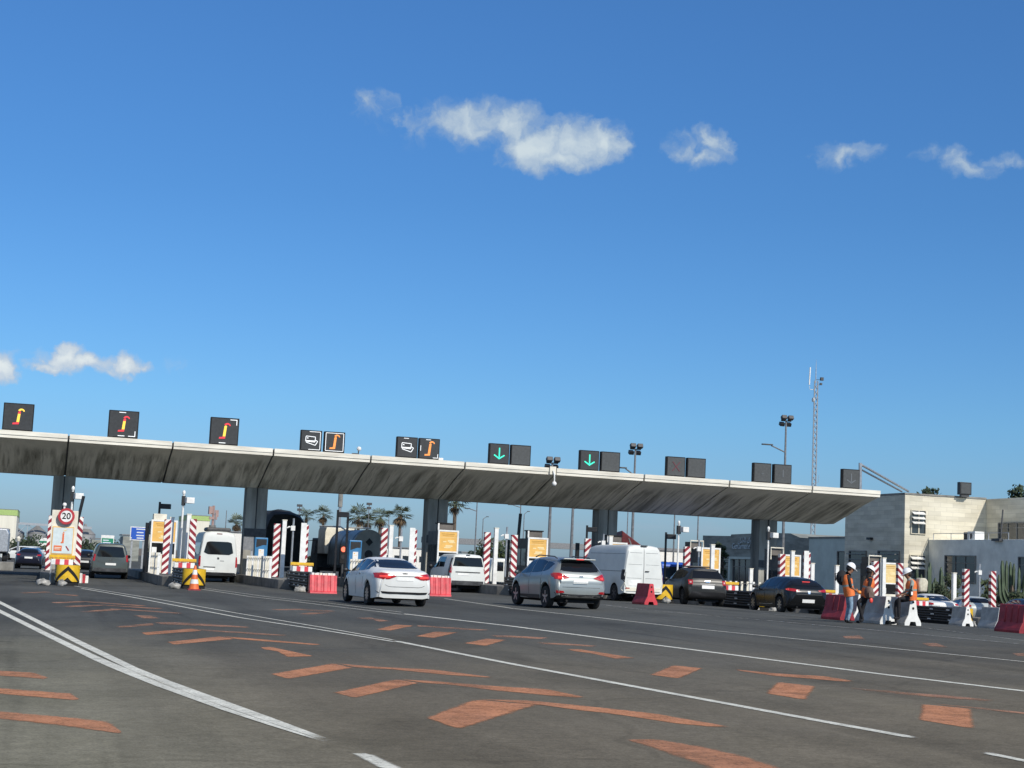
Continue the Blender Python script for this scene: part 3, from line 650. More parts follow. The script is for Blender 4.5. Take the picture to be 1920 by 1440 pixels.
for px, py, wp, hp, face, gl, lab in SIGNALS:
    p = aty(px, py, 80.45); dep = (p-E0).dot(Fv); w = wp*dep/FPX*1.02; h = hp*dep/FPX*1.02
    base = zf(p.x)+.346
    t = thing('lane_signal', lab, 'lane signal', (p.x, 80.45, base), 0, 'lane signals along the canopy edge')
    off = -.15; hz = max(p.z-base, h/2+.02)
    b = MB(); b.bb(-w/2, w/2, off, .15, hz-h/2, hz+h/2); 
    b.build('housing', M['matblack'], t, bevel=.02)
    b = MB(); b.bb(-w/2+.05, w/2-.05, off-.012, off-.001, hz-h/2+.05, hz+h/2-.05); b.build('display_face', M['panel_dark2'] if face else M['panel_dark'], t)
    b = MB(); b.box((-w*.3, .02, (hz-h/2)/2), (.08, .1, hz-h/2)); b.box((w*.3, .02, (hz-h/2)/2), (.08, .1, hz-h/2)); b.build('bracket', M['darkgrey'], t)
    if gl:
        b = MB(); o = off-.012; s = min(w, h)
        ms = [M['led_red'], M['led_yellow'], M['led_orange'], M['led_white'], M['led_green'], M['led_dim_red'], M['led_dim_grey']]
        if gl == 'j1': glyph_j(b, s*.95, o, (0, 1, 0, 1))
        if gl == 'j2': glyph_j(b, s*.95, o, (0, 1, 0, 0)); [corner(b, s, o, q, 3) for q in ('t', 'b', 'br')]
        if gl == 'j3': glyph_j(b, s*.95, o, (0, 1, 1, 0)); [corner(b, s, o, q, 3) for q in ('tr', 'b')]
        if gl == 'c1': glyph_cards(b, s, o, 3); corner(b, s, o, 'half', 3); 
        if gl == 'c2': glyph_cards(b, s, o, 3); corner(b, s, o, 't', 3)
        if gl == 'o1': glyph_j(b, s*1.15, o, (2, 2, 2, 2)); corner(b, s, o, 'frame', 3)
        if gl == 'o2': glyph_j(b, s*1.15, o, (2, 2, 2, 2)); [corner(b, s, o, q, 3) for q in ('t', 'l', 'br')]
        if gl in ('g1', 'g2'): glyph_arrow(b, s, o, 4, 1.05)
        if gl == 'x': glyph_x(b, s, o, 5)
        if gl == 'n1': glyph_arrow(b, s, o, 6, .35)
        if gl == 'n2': b.bb(-.02*s, .03*s, o-.012, o, -.15*s, .22*s, 6)
        if gl == 'n3': glyph_arrow(b, s, o, 6, 1.0)
        b.v = [(x, y, z+hz) for x, y, z in b.v]
        b.build('symbol', ms, t)
# ------------------------------------------------------------------ vehicles
def smooth_tab(tab, xs, k=2):
    v = [interp(tab, x) for x in xs]
    for _ in range(k):
        v = [v[0]]+[(v[i-1]+2*v[i]+v[i+1])/4 for i in range(1, len(v)-1)]+[v[-1]]
    return v
def paintmat(name, col, metallic=0, rough=.28, coat=.5):
    return mat(name, col, rough, metal=metallic, var=.05, scale=1.5, coat=coat)
def wheel(parent, x, y, r, w, rimm, side, spokes=5):
    b = MB(); a = w/2
    b.lathe([(r*.62, -a*.8), (r*.80, -a), (r*.93, -a*.95), (r, -a*.6), (r, a*.6), (r*.93, a*.95), (r*.80, a), (r*.62, a*.8)], 24, 'x')
    t = b.build('wheel', M['tyre'], parent, smooth=40, loc=(x, y, r))
    d = MB(); o = side
    d.lathe([(r*.64, o*a*.55), (r*.64, o*a*.8), (r*.58, o*a*.82), (r*.57, o*a*.45), (.01, o*a*.42)], 24, 'x', k=1)
    for j in range(spokes):
        an = 2*math.pi*j/spokes
        q = MB(); q.box((o*a*.74, 0, r*.34), (a*.2, r*.17, r*.52), taper=1)
        d.add([Matrix.Rotation(an, 3, 'X') @ Vector(p) for p in q.v], q.f, 0)
    d.lathe([(r*.15, o*a*.5), (r*.15, o*a*.86), (.01, o*a*.88)], 12, 'x', k=0)
    d.build('rim', [rimm, M['matblack']], t, smooth=40)
class Car:
    def __init__(s, name, label, cat, pos, rz, sp, paint, group=None):
        s.sp = sp; s.root = thing(name, label, cat, pos, rz, group); L = sp['L']; s.L = L
        ax = sp['axles']; r = sp['r']; ra = sp.get('arch', r+.055)
        ys = [-L/2+L*i/90 for i in range(91)]
        ys = sorted(set([round(y, 4) for y in ys]+[round(-L/2+d, 4) for d in (.02, .05, .08)]+[round(L/2-d, 4) for d in (.02, .05, .08)]+[round(a+ra*math.cos(math.pi*i/14), 4) for a in ax for i in range(15)]))
        roof = smooth_tab(sp['roof'], ys, sp.get('sm', 2)); belt = smooth_tab(sp['belt'], ys); bot = smooth_tab(sp['bottom'], ys, 1)
        wl_, wb, wr = [smooth_tab(sp[k], ys, 2) for k in ('wlow', 'wbelt', 'wroof')]
        rows = []; ins = sp.get('inset', (.10, .02, 0, .02, .04, .0, .0)); fin = sp.get('finset', (.05, .0, .0, .05, .1, .1, .1))
        for i, y in enumerate(ys):
            zt, zbe, zb = roof[i], belt[i], bot[i]; zb0 = zb
            for a in ax:
                dy = abs(y-a)
                if dy < ra: zb = max(zb, r+math.sqrt(max(0, ra*ra-dy*dy)))
            zbe = min(zbe, zt-.025); zb = min(zb, zbe-.12)
            h = zt-zbe; gl = wb[i]-.03; fl = sp.get('flare', .02)
            P = [(0, zb), (wl_[i]*.8, zb), (wl_[i], zb+.03), (wl_[i]+(wb[i]-wl_[i])*.7+fl, max(zb+.06, zb0+(zbe-zb0)*.52)), (wb[i]+fl*.5, max(zb+.09, zbe-.10)), (gl+.005, zbe),
                 (gl+(wr[i]-gl)*.5+.012, zbe+.48*h), (wr[i], zbe+.86*h), (wr[i]-.09*min(1, h*3), zbe+.955*h), (wr[i]*.5, zbe+.993*h), (0, zt)]
            lev = [0, 0, 0, 1, 2, 3, 4, 5, 6, 6, 6]
            t = clampv((-L/2+.45-y)/.45, 0, 1); u = clampv((y-(L/2-.45))/.45, 0, 1)
            half = [Vector((x, y+ins[l]*t-fin[l]*u, z)) for (x, z), l in zip(P, lev)]
            rows.append([Vector((-p.x, p.y, p.z)) for p in half[::-1][:-1]]+half)   # left roof .. centre bottom .. right
        n = len(rows[0]); b = MB()
        b.grid(rows)
        for f in range(len(b.f)):
            j = f % (n-1)
            if 8 <= j <= 11: b.m[f] = 1
        # close the roof seam is the same point pair; caps
        b.add(rows[0], [tuple(range(n-1))], 0); b.add(rows[-1], [tuple(range(n-1))[::-1]], 0)
        s.body = b.build('body', [paint, M['matblack']], s.root, smooth=38)
        me = s.body.data
        s.bvh = BVHTree.FromPolygons([v.co.copy() for v in me.vertices], [tuple(p.vertices) for p in me.polygons])
    def hit(s, o, d):
        h = s.bvh.ray_cast(Vector(o), Vector(d))
        if h[0] is None:
            h = s.bvh.find_nearest(Vector(o)+Vector(d)*(4 if abs(d[0]) else 3)); return h[0], h[1]
        nn = h[1]
        if nn.dot(Vector(d)) > 0: nn = -nn
        return h[0], nn
    def patch(s, name, m, up, lo, where, n=14, k=5, off=.006, parent=None, label=None):
        # up/lo polylines in (y,z) for 'L'/'R', in (x,z) for 'B' (rear) / 'F' (front), in (x,y) for 'T'
        def rs(p): return resample([Vector((a, c, 0)) for a, c in p], n)
        U_, L_ = rs(up), rs(lo); rows = []; inner = []
        for i in range(k+1):
            row = []
            for a, c in zip(U_, L_):
                q = a.lerp(c, i/k)
                if where == 'L': o, d = (-3, q.x, q.y), (1, 0, 0)
                elif where == 'R': o, d = (3, q.x, q.y), (-1, 0, 0)
                elif where == 'B': o, d = (q.x, -8, q.y), (0, 1, 0)
                elif where == 'F': o, d = (q.x, 8, q.y), (0, -1, 0)
                else: o, d = (q.x, q.y, 5), (0, 0, -1)
                p, nn = s.hit(o, d); row.append((p+nn*off, p-nn*.01))
            rows.append(row)
        b = MB(); b.grid([[x[0] for x in r_] for r_ in rows])
        bd = rows[0]+[r_[-1] for r_ in rows[1:]]+rows[-1][::-1][1:]+[r_[0] for r_ in rows[::-1][1:-1]]
        b.grid([[x[0] for x in bd], [x[1] for x in bd]], close=True)
        o = b.build(name, m, parent or s.root, smooth=50)
        if label: o['label'] = label
        return o
    def both(s, name, m, up, lo, **k):
        a = s.patch(name, m, up, lo, 'L', **k); c = s.patch(name, m, up, lo, 'R', **k); return a, c
    def rear2(s, name, m, up, lo, **k):
        mir = lambda p: [(-x, z) for x, z in p]
        return s.patch(name, m, up, lo, 'B', **k), s.patch(name, m, mir(up), mir(lo), 'B', **k)
    def wheels(s, rimm, x, w=.21, spokes=5):
        for a in s.sp['axles']:
            for sd_ in (-1, 1): wheel(s.root, sd_*(x-w/2), a, s.sp['r'], w, rimm, sd_, spokes)
    def mirror(s, y, z, x, m, size=(.2, .1, .14)):
        for sd_ in (-1, 1):
            b = MB(); b.ball((sd_*(x+size[0]/2), y, z), .5, 10, sq=size); b.tube([(sd_*(x-.06), y+.02, z-.02), (sd_*(x+.05), y, z-.02)], .025, 6); b.build('wing_mirror', m, s.root, smooth=40)
    def floor(s):
        L = s.L; b = MB(); b.bb(-.6, .6, -L/2+.3, L/2-.35, .20, .30); b.tube([(-.45, -L/2+.12, .27), (-.45, -L/2+.6, .27)], .035, 8); b.build('underbody', M['matblack'], s.root)
    def plate(s, x, z, w=.52, h=.115, y=None):
        return s.patch('number_plate', M['plate'], [(x-w/2, z+h/2), (x+w/2, z+h/2)], [(x-w/2, z-h/2), (x+w/2, z-h/2)], 'B', n=4, k=2, off=.012)
def PS(px, s, fwd=0):
    # ground point on the bearing of photo column px, at the distance where one metre spans s photo pixels
    p = E0+ray(px, 1110)*(1/s); p.y += fwd; p.z = zg(p.x, p.y)
    return p

# white saloon
sp = dict(L=4.87, r=.335, axles=(-1.36, 1.48), roof=[(-2.435, .93), (-2.40, 1.02), (-2.33, 1.075), (-2.2, 1.095), (-1.85, 1.12), (-1.62, 1.16), (-.85, 1.40), (-.35, 1.465), (.15, 1.48), (.55, 1.45), (1.40, 1.06), (2.0, .93), (2.3, .80), (2.435, .62)],
    belt=[(-2.435, .80), (-2.2, .97), (-1.6, 1.02), (-.6, 1.0), (1.1, .92), (2.0, .80), (2.435, .5)], bottom=[(-2.435, .25), (-2.25, .22), (-1.8, .19), (1.9, .18), (2.435, .24)],
    wlow=[(-2.435, .76), (-2.3, .86), (-1.9, .89), (1.9, .88), (2.2, .8), (2.435, .55)], wbelt=[(-2.435, .70), (-2.3, .82), (-1.9, .895), (-1.3, .915), (1.4, .905), (2.1, .8), (2.435, .5)], wroof=[(-2.435, .60), (-2.2, .70), (-1.7, .66), (-.8, .57), (.4, .59), (1.2, .70), (2.1, .68), (2.435, .45)], inset=(.12, .0, .03, .07, .02, 0, 0))
c = Car('saloon_car', 'white four-door saloon with lit red tail lamps, in front of blue ticket machine', 'car', PS(737, 60.5, 1.36), R(3), sp, paintmat('white_car_paint', (.70, .71, .69), rough=.4, coat=.12))
c.patch('rear_window', M['glass'], [(-.53, 1.385), (-.2, 1.405), (.2, 1.405), (.53, 1.385)], [(-.70, 1.165), (-.3, 1.15), (.3, 1.15), (.70, 1.165)], 'B', off=.008)
c.both('side_window', M['glass'], [(.15, 1.395), (.55, 1.34), (1.10, 1.08)], [(.12, 1.03), (.6, 1.01), (1.08, .99)]); c.both('side_window', M['glass'], [(-.75, 1.36), (-.3, 1.40), (.09, 1.40)], [(-.72, 1.06), (-.3, 1.045), (.06, 1.035)]); c.both('quarter_window', M['glass'], [(-1.22, 1.20), (-1.0, 1.30), (-.82, 1.345)], [(-1.15, 1.085), (-.98, 1.08), (-.79, 1.07)], n=6)
for q in c.rear2('tail_lamp', M['tail'], [(.87, .985), (.7, 1.01), (.5, .98), (.28, .915)], [(.87, .85), (.7, .815), (.5, .825), (.30, .90)], n=12, off=.014): pass
c.rear2('brake_light', M['taillit'], [(.76, .93), (.6, .935), (.44, .915)], [(.76, .875), (.6, .865), (.46, .875)], n=8, off=.022)
c.plate(0, .845, .52, .12); c.patch('plate_recess', M['midgrey'], [(-.34, .935), (.34, .935)], [(-.33, .915), (.33, .915)], 'B', k=1, off=.01)
c.patch('boot_badge', M['darkgrey'], [(-.09, 1.015), (.09, 1.015)], [(-.07, .98), (.07, .98)], 'B', n=6, k=2, off=.012)
c.patch('lower_bumper_strip', M['black'], [(-.86, .46), (-.5, .445), (.5, .445), (.86, .46)], [(-.80, .405), (-.5, .38), (.5, .38), (.80, .405)], 'B', off=.012); c.patch('boot_seam', M['darkgrey'], [(-.62, .66), (-.5, .60), (.5, .60), (.62, .66)], [(-.62, .648), (-.5, .588), (.5, .588), (.62, .648)], 'B', k=1, off=.004)
c.wheels(M['rim'], .93, .22, 10); c.mirror(.98, 1.02, .95, M['black']); c.floor()
c.both('door_handle', M['chrome'], [(-.5, .95), (-.3, .95)], [(-.5, .92), (-.3, .92)], n=4, k=1, off=.02)
for y_, z0_, z1_ in ((0.1, 0.3, 1.0), (-0.78, 0.45, 1.03), (1.12, 0.45, 0.95)): c.both('door_seam', M['matblack'], [(y_, z1_), (y_+.016, z1_)], [(y_, z0_), (y_+.016, z0_)], n=2, k=6, off=.003)
WHITE_CAR = sp
# silver sport utility car
sp = dict(L=4.41, r=.36, axles=(-1.34, 1.30), arch=.43, roof=[(-2.205, .86), (-2.17, 1.05), (-2.10, 1.18), (-1.98, 1.32), (-1.80, 1.55), (-1.66, 1.62), (-.6, 1.69), (.1, 1.68), (.55, 1.62), (1.25, 1.18), (1.8, 1.05), (2.1, .88), (2.205, .7)],
    belt=[(-2.205, .80), (-2.1, 1.10), (-1.9, 1.20), (-1, 1.12), (1.0, 1.02), (1.8, .92), (2.205, .58)], bottom=[(-2.205, .42), (-2.0, .32), (-1.6, .27), (1.7, .25), (2.205, .30)],
    wlow=[(-2.205, .78), (-2.1, .86), (-1.8, .91), (1.7, .90), (2.0, .8), (2.205, .55)], wbelt=[(-2.205, .76), (-2.1, .84), (-1.8, .90), (-1.2, .92), (1.3, .91), (1.9, .8), (2.205, .5)], wroof=[(-2.205, .72), (-2.0, .68), (-1.7, .585), (-.5, .60), (.4, .60), (1.1, .70), (1.9, .68), (2.205, .45)], inset=(.05, -.02, .02, .05, .03, 0, 0), flare=.03)
SUVSPEC = sp
c = Car('sport_utility_car', 'silver grey sport utility car with all red lamps lit, left of the white panel van', 'car', PS(1064, 56.8, 1.34), R(5), sp, paintmat('silver_car_paint', (.33, .35, .335), .55, .33, .2))
c.patch('rear_window', M['glass'], [(-.56, 1.54), (-.2, 1.56), (.2, 1.56), (.56, 1.54)], [(-.70, 1.235), (-.3, 1.205), (.3, 1.205), (.70, 1.235)], 'B', off=.008)
b = MB(); b.prism([(-.6, 1.60), (.6, 1.60), (.56, 1.645), (-.56, 1.645)], 'y', -2.0, -1.6); b.build('roof_spoiler', c.body.data.materials[0], c.root, bevel=.015)
b = MB(); b.bb(-.13, .13, -2.015, -1.99, 1.60, 1.635); b.build('brake_light', M['taillit'], c.root)
c.both('side_window', M['glass'], [(.12, 1.57), (.5, 1.52), (1.02, 1.19)], [(.1, 1.13), (.5, 1.11), (1.0, 1.09)]); c.both('side_window', M['glass'], [(-.88, 1.52), (-.4, 1.58), (.06, 1.58)], [(-.85, 1.18), (-.4, 1.15), (.03, 1.135)]); c.both('quarter_window', M['glass'], [(-1.55, 1.45), (-1.2, 1.51), (-.95, 1.525)], [(-1.35, 1.27), (-1.15, 1.215), (-.92, 1.19)], n=6)
c.rear2('tail_lamp', M['tail'], [(.88, 1.155), (.74, 1.16), (.55, 1.08), (.44, 1.03)], [(.88, .96), (.74, .94), (.60, .965), (.45, 1.005)], n=12, off=.014)
c.rear2('brake_light', M['taillit'], [(.80, 1.06), (.66, 1.05)], [(.80, .975), (.68, .985)], n=5, off=.022)
c.both('lamp_side', M['tail'], [(-1.98, 1.15), (-1.72, 1.12)], [(-2.03, 1.0), (-1.85, 1.02)], n=6, off=.012)
c.rear2('fog_reflector', M['tail'], [(.86, .60), (.64, .59)], [(.84, .51), (.60, .53)], n=6, off=.012)
c.plate(-.03, .905, .52, .14); c.patch('badge', M['rim'], [(-.07, 1.09), (.07, 1.09)], [(-.06, 1.03), (.06, 1.03)], 'B', n=6, k=2, off=.012)
c.patch('lower_bumper', M['black'], [(-.88, .54), (-.5, .485), (.5, .485), (.88, .54)], [(-.80, .36), (-.4, .35), (.4, .35), (.80, .36)], 'B', off=.014); c.patch('skid_trim', M['chrome'], [(-.7, .445), (.7, .445)], [(-.68, .40), (.68, .40)], 'B', k=1, off=.022)
c.both('sill_cladding', M['black'], [(-.85, .42), (.85, .40)], [(-.85, .30), (.85, .28)], k=2, off=.012); c.patch('tailgate_seam', M['darkgrey'], [(-.66, .72), (.66, .72)], [(-.66, .705), (.66, .705)], 'B', k=1, off=.005)
for sgn in (-1, 1):
    b = MB(); b.tube([(sgn*.60, -1.5, 1.63), (sgn*.61, -1.3, 1.69), (sgn*.62, 0, 1.72), (sgn*.60, .35, 1.66)], .02, 6); b.build('roof_rail', M['darkgrey'], c.root)
c.wheels(M['rim'], .94, .23, 5); c.mirror(.92, 1.12, .95, paintmat('dark_mirror_paint', (.06, .07, .08))); c.floor()
for y_, z0_, z1_ in ((0.08, 0.42, 1.1), (-0.95, 0.55, 1.14), (1.0, 0.5, 1.05)): c.both('door_seam', M['matblack'], [(y_, z1_), (y_+.016, z1_)], [(y_, z0_), (y_+.016, z0_)], n=2, k=6, off=.003)
# black hatchback
sp = dict(L=4.36, r=.33, axles=(-1.36, 1.31), roof=[(-2.18, .80), (-2.14, .98), (-2.02, 1.10), (-1.85, 1.22), (-1.55, 1.36), (-1.1, 1.42), (-.4, 1.46), (.1, 1.45), (.5, 1.39), (1.25, 1.03), (1.8, .92), (2.05, .80), (2.18, .6)],
    belt=[(-2.18, .74), (-2.05, .98), (-1.7, 1.03), (-.8, .98), (1.1, .90), (1.8, .80), (2.18, .5)], bottom=[(-2.18, .40), (-2.0, .27), (-1.6, .2), (1.7, .18), (2.18, .24)],
    wlow=[(-2.18, .74), (-2.05, .85), (-1.7, .90), (1.7, .88), (2.0, .75), (2.18, .5)], wbelt=[(-2.18, .66), (-2.05, .78), (-1.8, .86), (-1.2, .905), (1.2, .89), (1.9, .76), (2.18, .45)], wroof=[(-2.18, .55), (-2.0, .62), (-1.5, .54), (-.5, .56), (.4, .57), (1.1, .68), (1.9, .62), (2.18, .4)], inset=(.08, -.01, .02, .04, .02, 0, 0), flare=.03)
HATCHSPEC = sp
c = Car('hatchback_car', 'black hatchback with chrome strip and white number plate, beside the row of barriers with workers', 'car', PS(1503, 47, 1.36), R(-2), sp, paintmat('black_car_paint', (.008, .009, .010), rough=.24, coat=0))
c.patch('rear_window', M['glass'], [(-.50, 1.36), (.50, 1.36)], [(-.62, 1.13), (-.3, 1.11), (.3, 1.11), (.62, 1.13)], 'B', off=.008)
c.both('side_window', M['glass'], [(.1, 1.36), (.5, 1.29), (1.0, 1.04)], [(.1, 1.0), (.5, .98), (.98, .96)]); c.both('side_window', M['glass'], [(-.95, 1.32), (-.4, 1.37), (.05, 1.37)], [(-.9, 1.07), (-.4, 1.03), (.03, 1.01)])
c.rear2('tail_lamp', M['tail'], [(.80, 1.0), (.62, .985), (.40, .95)], [(.82, .90), (.62, .885), (.42, .905)], n=10, off=.014); c.both('lamp_side', M['taillit'], [(-2.0, .985), (-1.82, .965)], [(-2.02, .92), (-1.86, .93)], n=5, off=.012)
b = MB(); b.bb(-.16, .16, -1.86, -1.84, 1.255, 1.285); b.build('brake_light', M['taillit'], c.root)
c.patch('chrome_strip', M['chrome'], [(-.55, .79), (.55, .79)], [(-.54, .765), (.54, .765)], 'B', k=1, off=.014); c.patch('badge', M['chrome'], [(-.06, .91), (.06, .91)], [(-.04, .80), (.04, .80)], 'B', n=5, k=2, off=.014); c.plate(0, .52, .52, .13)
c.both('sill_trim', M['rim'], [(-.7, .37), (0, .335), (.65, .33)], [(-.7, .335), (0, .31), (.65, .31)], k=1, off=.012)
c.wheels(M['rim'], .92, .21, 8); c.mirror(.92, 1.0, .92, M['black']); c.floor()
for y_, z0_, z1_ in ((0.06, 0.35, 0.98), (-0.9, 0.5, 1.02), (0.95, 0.45, 0.93)): c.both('door_seam', M['matblack'], [(y_, z1_), (y_+.016, z1_)], [(y_, z0_), (y_+.016, z0_)], n=2, k=6, off=.003)
# dark sport utility car by the yellow nose
sp = dict(SUVSPEC); sp.update(L=4.32, roof=[(-2.16, .84), (-2.12, 1.05), (-2.05, 1.18), (-1.9, 1.40), (-1.74, 1.58), (-1.6, 1.63), (-.6, 1.67), (.1, 1.66), (.5, 1.60), (1.15, 1.20), (1.75, 1.10), (2.05, .92), (2.16, .7)], belt=[(-2.16, .80), (-2.05, 1.08), (-1.9, 1.17), (-1, 1.10), (1.0, 1.04), (1.8, .95), (2.16, .58)])
DUST = sp
c = Car('sport_utility_car', 'dirty dark grey sport utility car standing beside a yellow and black lane nose', 'car', PS(1322, 42.5, 1.34), R(-6), sp, paintmat('dark_grey_car_paint', (.018, .019, .018), 0, .38, 0))
c.patch('rear_window', M['glass'], [(-.56, 1.52), (.56, 1.52)], [(-.68, 1.20), (.68, 1.20)], 'B', off=.008)
c.both('side_window', M['glass'], [(.12, 1.55), (.45, 1.50), (.95, 1.2)], [(.1, 1.13), (.5, 1.12), (.93, 1.11)]); c.both('side_window', M['glass'], [(-.88, 1.51), (-.4, 1.56), (.06, 1.56)], [(-.85, 1.17), (-.4, 1.15), (.03, 1.135)]); c.both('quarter_window', M['glass'], [(-1.5, 1.44), (-1.2, 1.50), (-.95, 1.515)], [(-1.35, 1.25), (-1.15, 1.2), (-.92, 1.18)], n=6)
c.rear2('tail_lamp', M['tail'], [(.84, 1.12), (.66, 1.12)], [(.84, .93), (.68, .93)], n=6, off=.014); c.rear2('reflector', M['tailclear'], [(.79, 1.06), (.72, 1.06)], [(.79, .99), (.72, .99)], n=4, off=.022)
c.plate(.02, .83, .56, .14); c.patch('lower_bumper', M['black'], [(-.86, .62), (.86, .62)], [(-.80, .36), (.80, .36)], 'B', off=.014); c.patch('badge', M['chrome'], [(-.12, 1.1), (.12, 1.1)], [(-.09, 1.03), (.09, 1.03)], 'B', n=5, k=2, off=.014); c.patch('handle_trim', M['midgrey'], [(-.34, .965), (.34, .965)], [(-.34, .935), (.34, .935)], 'B', k=1, off=.014)
c.wheels(M['steelrim'], .93, .22, 6); c.mirror(.9, 1.12, .93, M['black']); c.floor()
b = MB(); b.bb(-.5, .5, -.9, .2, 1.67, 1.73); b.build('roof_rack', M['black'], c.root, bevel=.02)

def boxvan(name, label, pos, rz, L, Wd, H, paint, r=.34, axles=None, belt=1.05, roofin=.82, tail='v', cab='van', group=None):
    hw = Wd/2; e = L/2
    if cab == 'van': rf = [(-e, H-.16), (-e+.04, H-.07), (-e+.15, H-.02), (-e+1, H), (e-2.0, H-.02), (e-1.55, H-.10), (e-.75, 1.22), (e-.2, 1.08), (e-.03, .9), (e, .7)]
    else: rf = [(-e, H-.16), (-e+.04, H-.08), (-e+.18, H-.02), (-e+1, H), (e-2.1, H-.02), (e-1.8, H-.08), (e-1.0, 1.12), (e-.3, 1.0), (e-.05, .85), (e, .66)]
    sp = dict(L=L, r=r, axles=axles, arch=r+.05, roof=rf, belt=[(-e, belt), (e-1.2, belt), (e-.4, .92), (e, .55)], bottom=[(-e, .36), (-e+.3, .28), (e-.3, .24), (e, .28)],
        wlow=[(-e, hw-.06), (-e+.15, hw-.02), (e-.6, hw-.02), (e-.2, hw-.12), (e, hw-.4)], wbelt=[(-e, hw-.06), (-e+.12, hw-.01), (e-.8, hw-.01), (e-.25, hw-.12), (e, hw-.42)], wroof=[(-e, hw*roofin-.03), (-e+.12, hw*roofin), (e-1.8, hw*roofin), (e-.9, hw*.8), (e-.3, hw*.76), (e, hw*.5)], inset=(.03, -.03, .0, .0, .015, .03, .05), flare=.012, sm=1)
    return Car(name, label, 'van', pos, rz, sp, paint, group)
# white tall panel van
WV = paintmat('white_van_paint', (.66, .68, .65), rough=.5, coat=.08)
c = boxvan('panel_van', 'tall white windowless panel van with double rear doors, behind the silver car', PS(1205, 44.0, 2.8)+Vector((-.22, 0, 0)), R(5), 5.6, 1.9, 2.44, WV, .35, (-1.85, 1.65), belt=1.25, roofin=.80)
c.patch('door_seam', M['midgrey'], [(-.012, 2.33), (.012, 2.33)], [(-.012, .56), (.012, .56)], 'B', n=3, k=10, off=.008)
for s in (-1, 1):
    c.patch('door_panel_rib', M['midgrey'], [(s*.09, 2.1), (s*.66, 2.1)], [(s*.09, 2.085), (s*.66, 2.085)], 'B', k=1, off=.005); c.patch('door_panel_rib', M['midgrey'], [(s*.09, 1.60), (s*.72, 1.60)], [(s*.09, 1.588), (s*.72, 1.588)], 'B', k=1, off=.005); c.patch('door_panel_rib', M['midgrey'], [(s*.09, 1.02), (s*.80, 1.02)], [(s*.09, 1.008), (s*.80, 1.008)], 'B', k=1, off=.005)
    c.patch('tail_lamp', M['black'] if s < 0 else M['tail'], [(s*.97, 1.36), (s*.89, 1.36)], [(s*.97, .93), (s*.89, .93)], 'B', n=4, k=3, off=.014)
c.both('lamp_side', M['black'], [(-2.77, 1.36), (-2.54, 1.36)], [(-2.77, .93), (-2.56, .93)], n=4, off=.012)
b = MB(); b.bb(.06, .24, -2.845, -2.79, 1.30, 1.335); b.build('door_handle', M['black'], c.root)
b = MB(); b.bb(-.14, .14, -2.79, -2.70, 2.37, 2.42); b.build('roof_lamp', M['darkgrey'], c.root)
c.patch('bumper', M['offwhite'], [(-.95, .62), (.95, .62)], [(-.92, .46), (.92, .46)], 'B', off=.03); c.patch('reflector', M['tail'], [(-.84, .60), (-.66, .60)], [(-.84, .56), (-.66, .56)], 'B', n=4, k=1, off=.036)
c.patch('dented_panel', M['white'], [(-.74, .92), (-.08, .93)], [(-.72, .70), (-.08, .70)], 'B', n=6, k=2, off=.008)
c.both('side_rib', M['midgrey'], [(-2.6, 1.30), (1.0, 1.30)], [(-2.6, 1.275), (1.0, 1.275)], k=1, off=.008); c.both('side_rib', M['midgrey'], [(-2.6, 2.04), (1.0, 2.04)], [(-2.6, 2.025), (1.0, 2.025)], k=1, off=.006)
c.both('cab_window', M['glass'], [(1.2, 1.8), (1.5, 1.75), (2.0, 1.33)], [(1.2, 1.25), (1.5, 1.24), (2.0, 1.22)])
c.wheels(M['steelrim'], .95, .24, 6); c.mirror(1.7, 1.45, .95, M['black'], (.22, .14, .32)); c.floor()
# white minibus
c = boxvan('minibus', 'white high-roof minibus with dark rear window, in the lane left of black truck load', PS(405, 36.8, 2.95), R(0), 5.9, 2.0, 2.62, WV, .34, (-1.9, 1.7), belt=1.2, roofin=.80)
c.patch('rear_window', M['glass'], [(-.62, 2.02), (-.5, 2.08), (.5, 2.08), (.64, 2.02)], [(-.74, 1.52), (-.55, 1.42), (.55, 1.42), (.74, 1.52)], 'B', off=.012)
c.patch('brake_light', M['led_dim_red'], [(-.14, 2.50), (.14, 2.50)], [(-.14, 2.45), (.14, 2.45)], 'B', n=4, k=1, off=.012)
for s in (-1, 1): c.patch('tail_lamp', M['tail'], [(s*.97, 1.32), (s*.88, 1.32)], [(s*.97, .80), (s*.88, .80)], 'B', n=4, k=3, off=.014)
c.patch('badge', M['darkgrey'], [(-.05, 1.28), (.05, 1.28)], [(-.05, 1.18), (.05, 1.18)], 'B', n=4, k=1, off=.012); c.patch('door_handle', M['black'], [(-.72, .80), (-.12, .80)], [(-.72, .755), (-.12, .755)], 'B', n=6, k=1, off=.016); c.plate(-.42, .66, .5, .11)
c.patch('lettering_strip', M['midgrey'], [(.1, 1.12), (.3, 1.12)], [(.1, 1.09), (.3, 1.09)], 'B', n=4, k=1, off=.01)
c.patch('bumper', M['black'], [(-.96, .52), (.96, .52)], [(-.93, .37), (.93, .37)], 'B', off=.025)
b = MB(); b.bb(-.62, .62, -2.4, -.8, 2.60, 2.80); b.build('roof_unit', M['darkgrey'], c.root, bevel=.07)
c.both('side_window', M['glass'], [(-2.5, 2.0), (1.6, 2.0)], [(-2.5, 1.4), (1.6, 1.4)], off=.008)
c.wheels(M['steelrim'], 1.0, .24, 6); c.mirror(1.9, 1.4, 1.0, M['black'], (.2, .12, .3)); c.floor()
